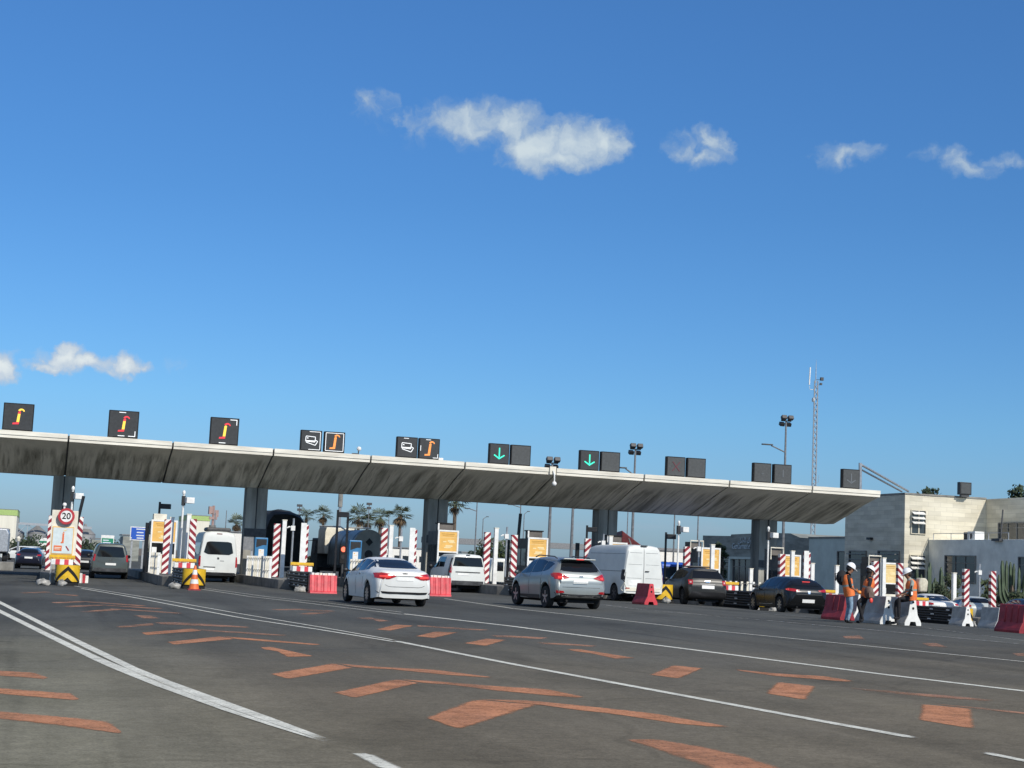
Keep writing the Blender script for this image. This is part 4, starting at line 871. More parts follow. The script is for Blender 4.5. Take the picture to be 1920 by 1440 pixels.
# white small van with tailgate
c = boxvan('small_van', 'small white van with dark grey bumper and glazed tailgate, waiting at yellow-topped booth', PS(874, 39.8, 2.2), R(1), 4.4, 1.78, 1.83, WV, .32, (-1.42, 1.35), belt=1.12, roofin=.78, cab='car')
c.patch('rear_window', M['glass'], [(-.64, 1.66), (.64, 1.66)], [(-.74, 1.24), (.74, 1.24)], 'B', off=.012)
c.rear2('tail_lamp', M['tail'], [(.86, 1.35), (.80, 1.35)], [(.88, .92), (.81, .92)], n=3, off=.014)
c.patch('door_grip', M['darkgrey'], [(-.60, .99), (.60, .99)], [(-.60, .945), (.60, .945)], 'B', k=1, off=.018); c.plate(-.22, .86, .52, .1); c.patch('bumper', M['darkgrey'], [(-.86, .56), (.86, .56)], [(-.84, .36), (.84, .36)], 'B', off=.03)
b = MB(); b.bb(-.09, .09, -2.17, -2.10, 1.765, 1.795); b.build('roof_lamp', M['darkgrey'], c.root)
c.both('side_window', M['glass'], [(.1, 1.66), (.45, 1.62), (.95, 1.2)], [(.08, 1.16), (.5, 1.14), (.92, 1.12)]); c.both('side_window', M['glass'], [(-.95, 1.66), (.03, 1.66)], [(-.95, 1.18), (0, 1.165)])
c.both('sliding_door_panel', M['darkgrey'], [(-2.1, 1.62), (-1.85, 1.62)], [(-2.1, .62), (-1.9, .62)], n=4, off=.007); c.wheels(M['steelrim'], .9, .2, 6); c.mirror(.9, 1.18, .92, M['black'], (.2, .12, .2)); c.floor()
# dark grey people carrier
c = boxvan('people_carrier', 'dark grey-green people carrier seen from behind, in the lane right of speed limit sign', PS(203, 37.0, 2.2), R(0), 4.38, 1.82, 1.82, paintmat('grey_green_car_paint', (.085, .098, .092), .35, .35), .32, (-1.40, 1.33), belt=1.08, roofin=.74, cab='car')
c.patch('rear_window', M['glass'], [(-.56, 1.64), (.56, 1.64)], [(-.70, 1.17), (-.66, 1.12), (.66, 1.12), (.70, 1.17)], 'B', off=.012)
c.rear2('tail_lamp', M['tail'], [(.86, 1.28), (.74, 1.22)], [(.88, .90), (.78, .90)], n=4, off=.014); c.plate(.02, .76, .52, .11); c.patch('badge', M['chrome'], [(-.06, 1.0), (.06, 1.0)], [(-.06, .93), (.06, .93)], 'B', n=5, k=2, off=.012)
c.patch('bumper', M['darkgrey'], [(-.88, .56), (.88, .56)], [(-.86, .38), (.86, .38)], 'B', off=.03); c.both('side_window', M['glass'], [(-1.5, 1.62), (.4, 1.62), (1.0, 1.18)], [(-1.5, 1.15), (.4, 1.13), (.98, 1.11)], off=.008)
c.wheels(M['rim'], .92, .2, 6); c.mirror(.9, 1.15, .93, M['black'], (.2, .12, .18)); c.floor()

def quickcar(name, label, pos, rz, spec, paint, rim='steelrim', group=None, lit=False, plate_z=.85):
    c = Car(name, label, 'car', pos, rz, spec, paint, group)
    rz_ = spec['roof']; H = max(z for _, z in rz_)
    c.patch('rear_window', M['glass'], [(-.50, H-.10), (.50, H-.10)], [(-.62, H-.33), (.62, H-.33)], 'B', off=.008)
    c.both('side_window', M['glass'], [(.12, H-.11), (.5, H-.17), (.95, H-.44)], [(.1, H-.47), (.5, H-.48), (.93, H-.49)]); c.both('side_window', M['glass'], [(-.88, H-.13), (-.4, H-.10), (.06, H-.10)], [(-.85, H-.42), (-.4, H-.44), (.03, H-.46)])
    c.rear2('tail_lamp', M['taillit' if lit else 'tail'], [(.80, H-.43), (.56, H-.46)], [(.82, H-.54), (.58, H-.54)], n=6, off=.014); c.plate(0, plate_z, .52, .12)
    c.wheels(M[rim], .92, .2, 6); c.mirror(.9, H-.44, .92, M['black']); c.floor()
    return c
quickcar('hatchback_car', 'dark blue hatchback with white plate, farthest left on the road beyond the signs', gp(55, 1067)+Vector((0, 2.2, 0)), R(-3), HATCHSPEC, paintmat('navy_car_paint', (.012, .014, .03)), plate_z=.78)
quickcar('hatchback_car', 'black car half hidden between the striped post and the grey people carrier', gp(160, 1075)+Vector((-.1, 2.2, 0)), R(0), HATCHSPEC, paintmat('black_car_paint_two', (.010, .011, .013)), plate_z=.72)
quickcar('saloon_car', 'white saloon behind the black crash cushion, left of the silver-white hatchback', PS(1745, 35), R(-14), WHITE_CAR, paintmat('white_car_paint_two', (.70, .71, .70), rough=.4, coat=.2))
quickcar('hatchback_car', 'silver-white hatchback behind white barriers and yellow lane nose', PS(1818, 35), R(-15), HATCHSPEC, paintmat('pale_silver_paint', (.50, .54, .53), .2, .35, .3))
quickcar('hatchback_car', 'dark car cut by the right edge, behind dark red barrier', PS(1922, 37), R(-10), HATCHSPEC, paintmat('blue_black_paint', (.012, .014, .02), rough=.3, coat=.2))
# far white van seen between posts
p = aty(924, 1100, 104); c = boxvan('panel_van', 'white van with dark rear windows seen between striped posts, far beyond the booths', Vector((p.x, 104, zg(p.x, 104))), R(0), 5.2, 2.0, 2.0, WV, .34, (-1.6, 1.55), belt=1.1)
c.patch('rear_window', M['glass'], [(-.66, 1.75), (-.06, 1.75)], [(-.78, 1.15), (-.06, 1.15)], 'B', off=.012); c.patch('rear_window', M['glass'], [(.06, 1.75), (.66, 1.75)], [(.06, 1.15), (.78, 1.15)], 'B', off=.012); c.wheels(M['steelrim'], 1.0); c.floor()
# blue lorry front seen past the panel van
def lorry(name, label, pos, rz, cabm):
    t = thing(name, label, 'truck', pos, rz); return t
p = aty(1262, 1110, 84); t = lorry('blue_truck', 'blue truck with large windscreen partly hidden behind white panel van', Vector((p.x, 84, zg(p.x, 84))), R(180), None)
b = MB(); b.prism([(-1.5, .45), (.75, .45), (.80, 1.1), (.62, 2.1), (.45, 2.25), (-1.5, 2.25)], 'x', -1.0, 1.0); cab = b.build('cab', M['bluesign'], t, bevel=.05)
b = MB(); b.prism([(.79, 1.18), (.805, 1.18), (.64, 2.0), (.62, 2.0)], 'x', -.88, .88); b.build('windscreen', M['glass2'], t)
b = MB(); b.bb(-1.02, 1.02, -5, -1.6, .9, 2.1); b.build('cargo_box', M['midgrey'], t)
for y in (0, -3.6):
    for s in (-1, 1): wheel(t, s*.88, y, .42, .25, M['steelrim'], s)
# tank truck: round tank, square-shouldered body, cab to the left in view
p = aty(688, 1085, 92); t = lorry('tank_truck', 'grey tank truck with arched rear end and cream top rail, behind the red light', Vector((p.x, 92, zg(p.x, 92))), R(6), None)
t.scale = (.82, .82, .82)
M['tank'] = mat('grey_tank_steel', (.32, .34, .33), .42, metal=.35, var=.2, scale=.8)
M['tankend'] = mat('dark_tank_end', (.46, .44, .39), .6, var=.15, scale=1)
arch = [(1.22, 1.25)]+[(1.22*math.cos(a), 2.45+1.38*math.sin(a)) for a in [math.pi*i/20 for i in range(21)]]+[(-1.22, 1.25), (-1.0, 1.0), (1.0, 1.0)]
b = MB(); b.prism(arch, 'y', 0, 6.3); tk = b.build('tank', M['tank'], t, smooth=35)
b = MB(); b.prism([(x*1.02, 2.4+(z-2.4)*1.02) for x, z in arch], 'y', -.06, .0); b.build('tank_end', M['tankend'], tk, smooth=35)
b = MB()
for yy in (.4, 3.1, 5.9): b.prism([(x*1.012, 2.4+(z-2.4)*1.012) for x, z in arch], 'y', yy, yy+.08)
b.build('tank_band', M['darkgrey'], tk, smooth=35)
b = MB(); b.prism([(0, 3.25), (.28, 2.97), (0, 2.69), (-.28, 2.97)], 'y', -.09, -.06); b.build('hazard_plate', M['black'], t)
b = MB(); b.lathe([(.30, -.085), (.30, -.07), (.2, -.065)], 20, 'y', (0, 0, 2.1)); b.build('end_hatch', M['darkgrey'], t, smooth=40)
b = MB(); b.bb(-1.1, 1.1, .2, 9.6, .75, 1.0); b.build('chassis', M['matblack'], t)
b = MB(); b.prism([(7.3, 3.75), (7.3, 2.0), (9.3, 2.0), (9.3, 3.75), (9.0, 4.05), (7.3, 4.0)], 'x', -1.22, 1.22); b.build('body_frame', M['offwhite'], t, bevel=.05)
b = MB(); b.tube([(-1.15, 9.2, 4.1), (-1.15, 3.5, 4.02), (-1.1, 2.0, 3.7)], .06, 6); b.tube([(1.15, 9.2, 4.1), (1.15, 3.5, 4.02)], .06, 6); b.build('top_rail', M['offwhite'], t)
b = MB(); b.prism([(9.32, .7), (11.3, .7), (11.3, 1.9), (11.0, 3.2), (9.32, 3.2)], 'x', -1.2, 1.2); cab = b.build('cab', M['darkgrey'], t, bevel=.06)
b = MB(); b.prism([(9.8, 2.05), (11.0, 2.05), (10.85, 3.0), (9.8, 3.0)], 'x', -1.225, 1.225); b.build('cab_window', M['glass2'], cab)
for s in (-1, 1):
    b = MB(); b.tube([(s*1.2, 10.9, 3.0), (s*1.65, 11.0, 2.95), (s*1.65, 11.0, 2.1)], .03, 6); b.box((s*1.65, 11.0, 2.5), (.28, .14, .75)); b.build('wing_mirror', M['black'], t)
    b = MB(); b.bb(s*1.2-.06, s*1.2+.06, 1.6, 2.0, .85, .95); b.build('side_marker', M['orange_panel'], t)
for y in (1.2, 2.5, 9.9):
    for s in (-1, 1): wheel(t, s*1.02, y, .5, .32, M['steelrim'], s)
# truck with bulging black load
p = aty(534, 1075, 95); t = lorry('loaded_truck', 'truck with tall bulging load under black sheet, right of the second grey column', Vector((p.x, 95, zg(p.x, 95))), R(1), None)
rnd = random.Random(3); rows = []
M['sheet'] = mat('black_load_sheet', (.016, .016, .015), .75, var=.35, scale=3, bump=.6)
sec = [(-1.28, 1.1), (-1.36, 1.8), (-1.38, 2.6), (-1.34, 3.35), (-1.22, 3.85), (-.9, 4.16), (-.45, 4.24), (0, 4.26), (.42, 4.18), (.85, 3.98), (1.15, 3.6), (1.32, 3.0), (1.36, 2.2), (1.32, 1.5), (1.28, 1.1)]
for i in range(15):
    y = i*.55; t_ = 1-.10*math.exp(-i*1.2)
    rows.append([Vector((x*t_+rnd.uniform(-.04, .04), y+rnd.uniform(-.05, .05), 1.1+(z-1.1)*(t_+rnd.uniform(-.015, .015)))) for x, z in sec])
b = MB(); b.grid(rows); b.add(rows[0], [tuple(range(len(sec)))]); b.add(rows[-1], [tuple(range(len(sec)))]); b.build('covered_load', M['sheet'], t, smooth=50)
b = MB(); b.bb(-1.25, 1.25, .05, 9.8, .85, 1.1); b.build('chassis', M['matblack'], t)
b = MB(); b.bb(-1.22, 1.22, 8.0, 10.0, .7, 3.1); b.build('cab', M['darkgrey'], t, bevel=.08)
b = MB(); b.bb(-1.2, 1.2, -.02, .03, .55, .80); b.build('rear_bumper', M['darkgrey'], t)
for y in (1.3, 2.6, 9.0):
    for s in (-1, 1): wheel(t, s*1.02, y, .5, .32, M['steelrim'], s)
# dark red sheeted trailer beyond the panel van
p = aty(1184, 1080, 100); t = lorry('sheeted_trailer', 'dark red sheeted trailer showing above the white panel van', Vector((p.x, 100, zg(p.x, 100))), R(-16), None)
b = MB(); b.prism([(-.8, 1.0), (.8, 1.0), (.75, 3.45), (-.75, 4.5)], 'y', 0, 5, 0); b.build('cover', mat('dark_maroon_sheet', (.13, .018, .022), .7, var=.25), t, bevel=.05)
b = MB(); b.prism([(-.3, 4.0), (-.2, 3.95), (.15, 3.1), (.02, 3.1)], 'y', -.02, -.003); b.build('cover_fold', M['midgrey'], t)
b = MB(); b.bb(-.9, .9, .1, 5, .7, .98); b.build('chassis', M['matblack'], t)
for s in (-1, 1): wheel(t, s*.85, 1.5, .48, .3, M['steelrim'], s)
# vehicles far to the left
p = aty(-15, 1040, 150); t = lorry('parked_truck', 'pale blue-grey parked truck at left edge below the silo conveyor', Vector((p.x, 150, zg(p.x, 150))), R(0), None)
b = MB(); b.prism([(-1.3, .9), (1.3, .9), (1.3, 2.6), (1.1, 3.0), (-1.1, 3.0), (-1.3, 2.6)], 'y', 0, 6); b.build('tank', M['galv'], t, bevel=.1)
b = MB(); b.bb(-1.2, 1.2, 6.2, 8.2, .7, 3.1); b.build('cab', M['midgrey'], t, bevel=.1)
for y in (1, 6.9):
    for s in (-1, 1): wheel(t, s*1.0, y, .5, .3, M['steelrim'], s)
for i, (px, yy, lab) in enumerate(((40, 170, 'white car parked crosswise far left behind the dark blue hatchback'), (59, 175, 'second white car far left, just right of the lamp bollard'))):
    p = aty(px, 1038, yy); quickcar('hatchback_car', lab, Vector((p.x, yy, zg(p.x, yy))), R(80 if i == 0 else 20), HATCHSPEC, WV)
p = aty(81, 1030, 400); t = lorry('box_truck', 'small white box truck with green band, left of the first striped post', Vector((p.x, 400, zg(p.x, 400))), R(-5), None)
b = MB(); b.bb(-1.1, 1.1, 0, 4.5, .9, 3.1); bx_ = b.build('cargo_box', M['white'], t, bevel=.04); b = MB(); b.bb(-1.11, 1.11, -.012, 4.51, 1.9, 2.4); b.build('green_band', M['greensign'], bx_)
b = MB(); b.bb(-1, 1, 4.6, 6.2, .5, 2.3); b.build('cab', M['white'], t, bevel=.1)
for y in (1, 5.2):
    for s in (-1, 1): wheel(t, s*.9, y, .42, .25, M['steelrim'], s)
# ------------------------------------------------------------------ toll islands and their equipment
XI = lambda i: X0+5*i
IH = .40
def island(i):
    x = XI(i); hw = .82; ys = [70.5+k*1.5 for k in range(22)]
    out = [(x-hw, y) for y in ys]+[(x+hw, y) for y in ys[::-1]]+[(x+hw*math.cos(a), 70.5-hw*math.sin(a)) for a in [math.pi*k/8 for k in range(1, 8)]]
    b = MB(); n = len(out)
    b.add([(px_, py_, zg(px_, py_)-.1) for px_, py_ in out]+[(px_, py_, zg(x, py_)+IH) for px_, py_ in out], [tuple(range(n, 2*n))]+[(k, (k+1) % n, n+(k+1) % n, n+k) for k in range(n)])
    tag(b.build('traffic_island', M['kerb'], bevel=.03), kind='structure')
for i in range(-2, 10): island(i)
def top(i, y=78): return zg(XI(i), y)+IH

M['oldwhite'] = mat('worn_whitewash', (.40, .39, .36), .9, var=.3, scale=6, bump=.3)
def beamside(b, x, y0, y1, z, s):
    b.grid([[Vector((x+s*dx, y, z+dz)) for dz, dx in ((-.115, 0), (-.09, .05), (-.04, .055), (0, .01), (.04, .055), (.09, .05), (.115, 0))] for y in (y0, y1)])
M['cushion'] = mat('black_crash_cushion', (.030, .030, .031), .5, var=.3, scale=5)
M['bolt'] = mat('white_reflector', (.75, .75, .72), .4, var=0)
def cushion(i, label, y0=64.4, y1=70.6, yshift=0):
    x = XI(i)+(.24 if i in (0, 5) else .12); t = thing('crash_cushion', label, 'crash cushion', (x, y0, zg(x, y0)), 0, 'crash cushions before the toll islands')
    L = y1-y0; b = MB(); b.bb(-.40, .40, .5, L, .1, .78); b.build('core', M['cushion'], t)
    b = MB()
    for z in (.22, .45, .68):
        for s in (-1, 1):
            for q in range(3): beamside(b, s*(.405+.012*(q % 2)), .45+q*(L-.45)/3, .45+(q+1)*(L-.45)/3, z, s)
    b.build('side_rails', M['cushion'], t, smooth=60)
    b = MB(); rr = random.Random(i)
    for z in (.22, .45, .68):
        for k in range(4): y = .9+k*1.5+rr.uniform(-.2, .2); b.bb(-.475, -.46, y, y+.28, z-.025, z+.025); b.bb(.46, .475, y, y+.28, z-.025, z+.025)
    o_ = b.build('reflectors', M['bolt'], t); o_['kind'] = 'stuff'
    if i in (2, 3): return t
    # curved yellow nose with black chevron
    N_ = 16; H0, H1 = .16, .80; rows = []; b = MB(); rad = .46
    P = lambda u, z, r=rad: Vector((-r*math.cos(math.pi*u), .55-r*.85*math.sin(math.pi*u), z))
    zs = [H0+(H1-H0)*k/4 for k in range(5)]
    b.grid([[P(j/N_, z) for j in range(N_+1)] for z in zs]); b.grid([[P(j/N_, z, rad-.03) for j in range(N_+1)] for z in zs])
    b.grid([[P(j/N_, H1) for j in range(N_+1)], [P(j/N_, H1, rad-.03) for j in range(N_+1)]]); b.grid([[P(j/N_, H0) for j in range(N_+1)], [P(j/N_, H0, rad-.03) for j in range(N_+1)]])
    nose = b.build('nose_panel', M['yellow'], t, smooth=40)
    b = MB(); w = .17
    for s in (-1, 1):
        for off_ in (0, -.44):
            A, B_ = [], []
            for k in range(13):
                f = k/12; u = .5+s*f*.40; zc = H1-.04+off_-f*.55
                A.append(P(u, clampv(zc, H0, H1), rad+.006)); B_.append(P(u, clampv(zc-w, H0, H1), rad+.006))
            b.grid([A, B_])
    b.build('chevron', M['matblack'], nose, smooth=40, fix=False)
    b = MB(); b.bb(-.42, .42, .2, L-.2, 0, .12); b.build('ground_rail', M['matblack'], t)
    return t
CUSH = ['black slatted crash cushion with yellow nose, below the 20 speed limit sign', 'black slatted crash cushion with yellow nose behind the orange traffic cone', 'black slatted crash cushion behind the red barrier left of the white saloon', 'black slatted crash cushion behind the red barrier right of the white saloon', 'black slatted crash cushion mostly hidden behind the silver sport utility car', 'black slatted crash cushion with yellow nose between white panel van and dark sport utility car', 'black slatted crash cushion between the dark sport utility car and black hatchback', 'black slatted crash cushion between black hatchback and the workers', 'long black slatted crash cushion with yellow nose, at right behind white barriers']
for i in range(9): cushion(i, CUSH[i])
def stones(i, label, px=None):
    x = XI(i); y = 64.1
    for k, (dx, dy, sx) in enumerate(((-.66, .25, .24), (.05, -.12, .17))):
        b = MB(); rr = random.Random(i*7+k); b.ball((0, 0, .08), .5, 10, sq=(sx*2, .4, .30))
        b.v = [(a+rr.uniform(-.05, .05), c_+rr.uniform(-.05, .05), max(0, d+rr.uniform(-.05, .05))) for a, c_, d in b.v]
        o = b.build('kerb_stone', M['oldwhite'], None, smooth=60, loc=(x+dx, y+dy, zg(x+dx, y+dy)))
        tag(o, 'whitewashed stone '+('left of' if k == 0 else 'in front of')+' '+label, 'stone', 'whitewashed stones at the island noses')
for i, l in ((0, 'the nose below speed limit sign'), (1, 'the yellow nose by traffic cone'), (2, 'the black cushion left of white saloon'), (4, 'the cushion by the silver car'), (5, 'the yellow nose right of white van'), (6, 'the cushion left of the black hatchback'), (8, 'the yellow nose at far right')): stones(i, l)
# red and white kerb block at the leftmost nose
p = gp(150, 1093); b = MB()
for k in range(5): b.bb(-.32+.13*k, -.32+.13*(k+1), -.2, .2, 0, .42-.05*abs(k-2), k % 2)
tag(b.build('kerb_block', [M['white_conc'], M['red']], None, bevel=.02, loc=p), 'red and white banded kerb block right of the leftmost yellow nose', 'kerb block')
# boards on the cushions
def closure_board(i, label, y=68.6):
    x = XI(i); t = thing('lane_board', label, 'lane board', (x, y, zg(x, y)+.79), 0, 'yellow lane boards on the crash cushions')
    b = MB(); b.bb(-.50, .50, -.03, .03, .25, .39); bd = b.build('board', M['yellow'], t, bevel=.008)
    b = MB(); 
    for k in range(6): b.bb(-.46+k*.16, -.33+k*.16, -.04, -.031, .26, .30)
    b.build('board_marks', M['panel_line'], bd)
    b = MB()
    for k in range(5): b.bb(-.42+k*.17, -.42+(k+1)*.17, -.14, .14, 0, .22, k % 2)
    b.build('striped_block', [M['white'], M['redplastic']], t, bevel=.015)
    b = MB(); b.bb(-.4, -.34, -.02, .02, .215, .26); b.bb(.34, .4, -.02, .02, .215, .26); b.build('bracket', M['darkgrey'], t)
for i, l in ((0, 'yellow board on red-white block below the leftmost sign board'), (1, 'yellow board on red-white block above the traffic cone'), (2, 'yellow board on red-white block above the red barrier, left of the white saloon'), (6, 'yellow board on red-white block right of the dark sport utility car'), (7, 'yellow board on red-white block just right of the black hatchback'), (8, 'yellow board on red-white block in front of the white saloon at right')): closure_board(i, l, 66.2 if i == 0 else 68.6)

# striped posts
def spost(i, px, py, style, y, label):
    p = aty(px, py, y); z0 = top(i, y); h = p.z-z0
    t = thing('striped_post', label, 'striped post', (p.x, y, z0), 0, 'red and white striped posts at the lanes')
    b = MB(); b.bb(-.15, .15, -.12, .12, 0, h); b.build('post', M['stripeR' if style == 'R' else 'stripeL'], t, bevel=.01)
    if style == 'W':
        b = MB(); b.bb(-.22, .04, -.16, -.125, .02, h+.08); b.build('white_cover', M['white'], t)
    b = MB(); b.bb(-.2, .2, -.17, .17, -.005, .05); b.build('foot', M['darkgrey'], t)
SP = [(0, 98, 967, 'L', 'left of the speed limit sign board'), (0, 150.5, 969, 'R', 'right of the speed limit sign board'), (1, 315, 974, 'L', 'left of its pair, between orange-panelled booth and white minibus'), (1, 363, 973, 'R', 'touching the left side of the white minibus'), (2, 520, 982, 'L', 'in front of the black truck load, left of pair'), (2, 573, 984, 'W', 'half white, at the right edge of the black truck load'),
      (3, 721, 990, 'L', 'just right of the grey tank truck'), (3, 776, 993, 'W', 'half white, right of the tall palm'), (4, 914, 998, 'L', 'between small white van and white posts'), (4, 964.5, 1003, 'R', 'left beside the booth behind the silver car'), (5, 1102, 1010, 'L', 'showing only its top above the white panel van'), (6, 1288, 1025, 'L', 'in front of the booth behind dark sport utility car'), (7, 1466, 1039, 'L', 'above the roof of the black hatchback'), (7, 1513, 1036, 'W', 'mostly white, right of the booth above the black hatchback'), (8, 1641, 1052, 'L', 'behind the middle worker'), (8, 1687, 1056, 'R', 'behind the seated worker'), (9, 1811, 1067, 'L', 'left of the last pair, above the silver-white hatchback'), (9, 1861, 1071, 'R', 'rightmost in the photo, above the silver-white hatchback')]
for i, px, py, st, l in SP: spost(i, px, py, st, 75 if i < 6 else 72.5, 'red and white striped post '+l)
def wpost(i, px, py, y, label, w=.2):
    p = aty(px, py, y); z0 = top(i, y); h = p.z-z0
    t = thing('white_post', label, 'white post', (p.x, y, z0), 0, 'white square posts at the lanes')
    b = MB(); b.bb(-w/2, w/2, -w/2, w/2, 0, h); b.build('post', M['white'], t, bevel=.012)
    b = MB(); b.bb(-w/2-.015, w/2+.015, -w/2-.015, w/2+.015, h-.03, h+.015); b.build('cap', M['offwhite'], t)
for i, px, py, y, l in ((1, 323, 970, 78, 'right of the orange-panelled booth at left'), (1, 355, 964, 76, 'tall, left of white minibus'), (2, 534, 975, 77, 'against the black truck load'), (3, 734, 985, 77, 'left of the tall palm trunk'), (4, 931, 990, 77, 'between the two striped posts right of small white van'), (6, 1336, 1021, 76, 'splitting the orange panels behind the dark sport utility car'), (7, 1408, 1066, 80, 'short, before the gendarmerie entrance'), (7, 1486, 1033, 77, 'splitting the orange panel above the black hatchback'), (7, 1523, 1056, 76, 'left of the blue-grey wall'), (8, 1569, 1060, 76, 'left of the standing workers'), (8, 1657, 1046, 77, 'between the middle worker and the orange panel'), (9, 1789, 1074, 76, 'below the big dark window of low grey block'), (5, 1145, 1005, 79, 'above the white panel van'), (1, 362, 1002, 90, 'far, low, behind the minibus')): wpost(i, px, py, y, 'white square post '+l)
# camera poles
def campole(i, px, py, y, head, label):
    p = aty(px, py, y); z0 = top(i, y); h = p.z-z0
    t = thing('camera_pole', label, 'camera pole', (p.x, y, z0), 0, 'slim poles with lane cameras')
    b = MB(); b.tube([(0, 0, 0), (0, 0, h)], .05, 8); b.build('pole', M['galv'] if not head else M['white'], t, smooth=40)
    if head:
        b = MB(); b.bb(-.09, .09, -.1, .1, h-.55, h-.1); b.build('bracket', M['black'], t)
        b = MB(); b.box((.24, -.05, h-.30), (.40, .5, .28), rz=R(18)); b.build('camera_box', M['white'], t, bevel=.02)
        b = MB(); b.ball((0, 0, h+.05), .08, 8, sq=(1, 1, 1.6)); b.build('cap', M['white'], t, smooth=60)
    else:
        b = MB(); b.tube([(0, 0, h-.45), (-.22, 0, h-.42), (-.30, 0, h-.48)], .035, 6); b.box((-.02, -.02, h-.48), (.2, .16, .24)); b.build('camera_box', M['white'], t)
for i, px, py, y, hd, l in ((0, 137, 918, 78, 1, 'in front of the leftmost column'), (1, 345, 926, 77, 1, 'left of the minibus, its top against sky'), (2, 551, 972, 78, 0, 'against the black truck load'), (3, 753, 992, 77, 0, 'beside the tall palm trunk'), (4, 951, 988, 78, 0, 'right of the white post near small white van'), (5, 1132, 1001, 80, 0, 'showing above the white panel van'), (6, 1273, 982, 79, 1, 'between white panel van and the orange-panelled booth'), (6, 1311, 1012, 77, 0, 'in front of booth behind dark sport utility car'), (7, 1441, 993, 79, 1, 'beside the right-hand canopy column'), (9, 1837, 1057, 76, 0, 'between the last two striped posts')): campole(i, px, py, y, hd, 'slim camera pole '+l)
# booths
M['booth'] = mat('booth_grey_brown_cladding', (.13, .115, .10), .6, var=.18, scale=2)
def booth(i, px, py, y, label, rail=False, ac=False, w=1.12, upper=False, panel='orange_panel'):
    p = aty(px, py, y); z0 = top(i, y); h = p.z-z0
    t = thing('toll_booth', label, 'toll booth', (p.x, y, z0), 0, 'toll booths on the islands')
    b = MB(); b.bb(-w/2+.02, w/2-.02, .04, 2.3, 0, h-.06); b.build('cabin', M['booth'], t, bevel=.03)
    b = MB()
    for y0 in (.35, 1.35):
        for sx in (-1, 1): b = MB(); b.bb(*sorted((sx*(w/2-.03), sx*(w/2-.005))), y0, y0+.8, 1.0, 1.9); b.build('side_window', M['glass2'], t)
    b = MB(); f = .085
    b.bb(-w/2, -w/2+f, -.05, .05, 0, h); b.bb(w/2-f, w/2, -.05, .05, 0, h); b.bb(-w/2+f, w/2-f, -.05, .05, h-f, h); zt = h*.58; b.bb(-w/2+f, w/2-f, -.05, .05, zt-.05, zt+.02)
    b.build('front_frame', M['white'], t)
    b = MB(); b.bb(-w/2+f, w/2-f, -.03, .03, zt+.02, h-f); pn = b.build('sign_panel', M[panel], t)
    b = MB(); ph = h-f-zt; zc = zt
    for (x0, x1, a0, a1, k) in ((-.32, .30, .86, .90, 1), (-.28, .26, .78, .81, 1), (-.40, .40, .70, .715, 0), (-.02, .30, .50, .58, 0), (.05, .34, .44, .49, 0), (-.24, -.08, .46, .52, 0), (-.12, .22, .24, .33, 0), (-.18, .14, .17, .23, 0)):
        b.bb(x0*w, x1*w, -.036, -.0305, zc+a0*ph, zc+a1*ph, k)
    b.build('panel_print', [M['pale_panel'], M['panel_line']], pn)
    b = MB(); b.bb(-w/2+f, w/2-f, .0, .03, .95, zt-.05); b.build('front_window', M['glass'], t)
    b = MB(); b.bb(-w/2+f, w/2-f, -.02, .035, 0, .95); b.build('front_sill_panel', M['offwhite'], t)
    b = MB(); b.bb(-w/2+.1, -w/2+.34, -.06, -.021, .98, 1.28); b.build('notice', M['white'], t)
    if ac:
        b = MB(); b.bb(-.45, .30, .2, .9, h-.055, h+.32); b.build('roof_unit', M['booth'], t, bevel=.02); b = MB(); b.bb(-.5, .35, .15, .95, h+.32, h+.38); b.build('roof_lid', M['matblack'], t); b = MB(); b.bb(-.55, -.47, .1, .18, h-.05, h+.34); b.build('roof_bracket', M['white'], t)
    if rail:
        b = MB(); b.tube([(-.95, .6, h-.3), (-.95, .6, h+.34), (-.2, .6, h+.34), (-.2, .6, h-.1)], .045, 6); b.build('roof_hoop', M['offwhite'], t); b = MB(); b.bb(-.9, -.25, .7, 1.5, h-.07, h+.28); b.build('roof_unit', M['booth'], t)
    if upper:
        b = MB(); b.bb(-.55, .10, .1, .9, h-.05, h+.30); b.build('roof_unit', M['offwhite'], t, bevel=.02)
    return t
booth(1, 309, 975, 82, 'toll booth with tall orange panel and cream roof box, left of the white minibus', upper=True, w=1.3)
booth(4, 841, 994, 81, 'toll booth with orange panel behind the small white van', ac=True)
booth(5, 1009, 1008, 81, 'toll booth with orange panel behind the silver sport utility car', ac=True)
booth(6, 1158, 1017, 81, 'toll booth hidden behind the white panel van except for its roof unit', ac=True)
booth(7, 1333, 1027, 80, 'toll booth with orange panel behind the dark sport utility car', rail=True)
booth(8, 1484, 1040, 79.5, 'toll booth with orange panel behind the black hatchback', rail=True)
booth(9, 1668, 1055, 78.5, 'toll booth with pale orange panel behind the workers', rail=True, panel='straw_panel')
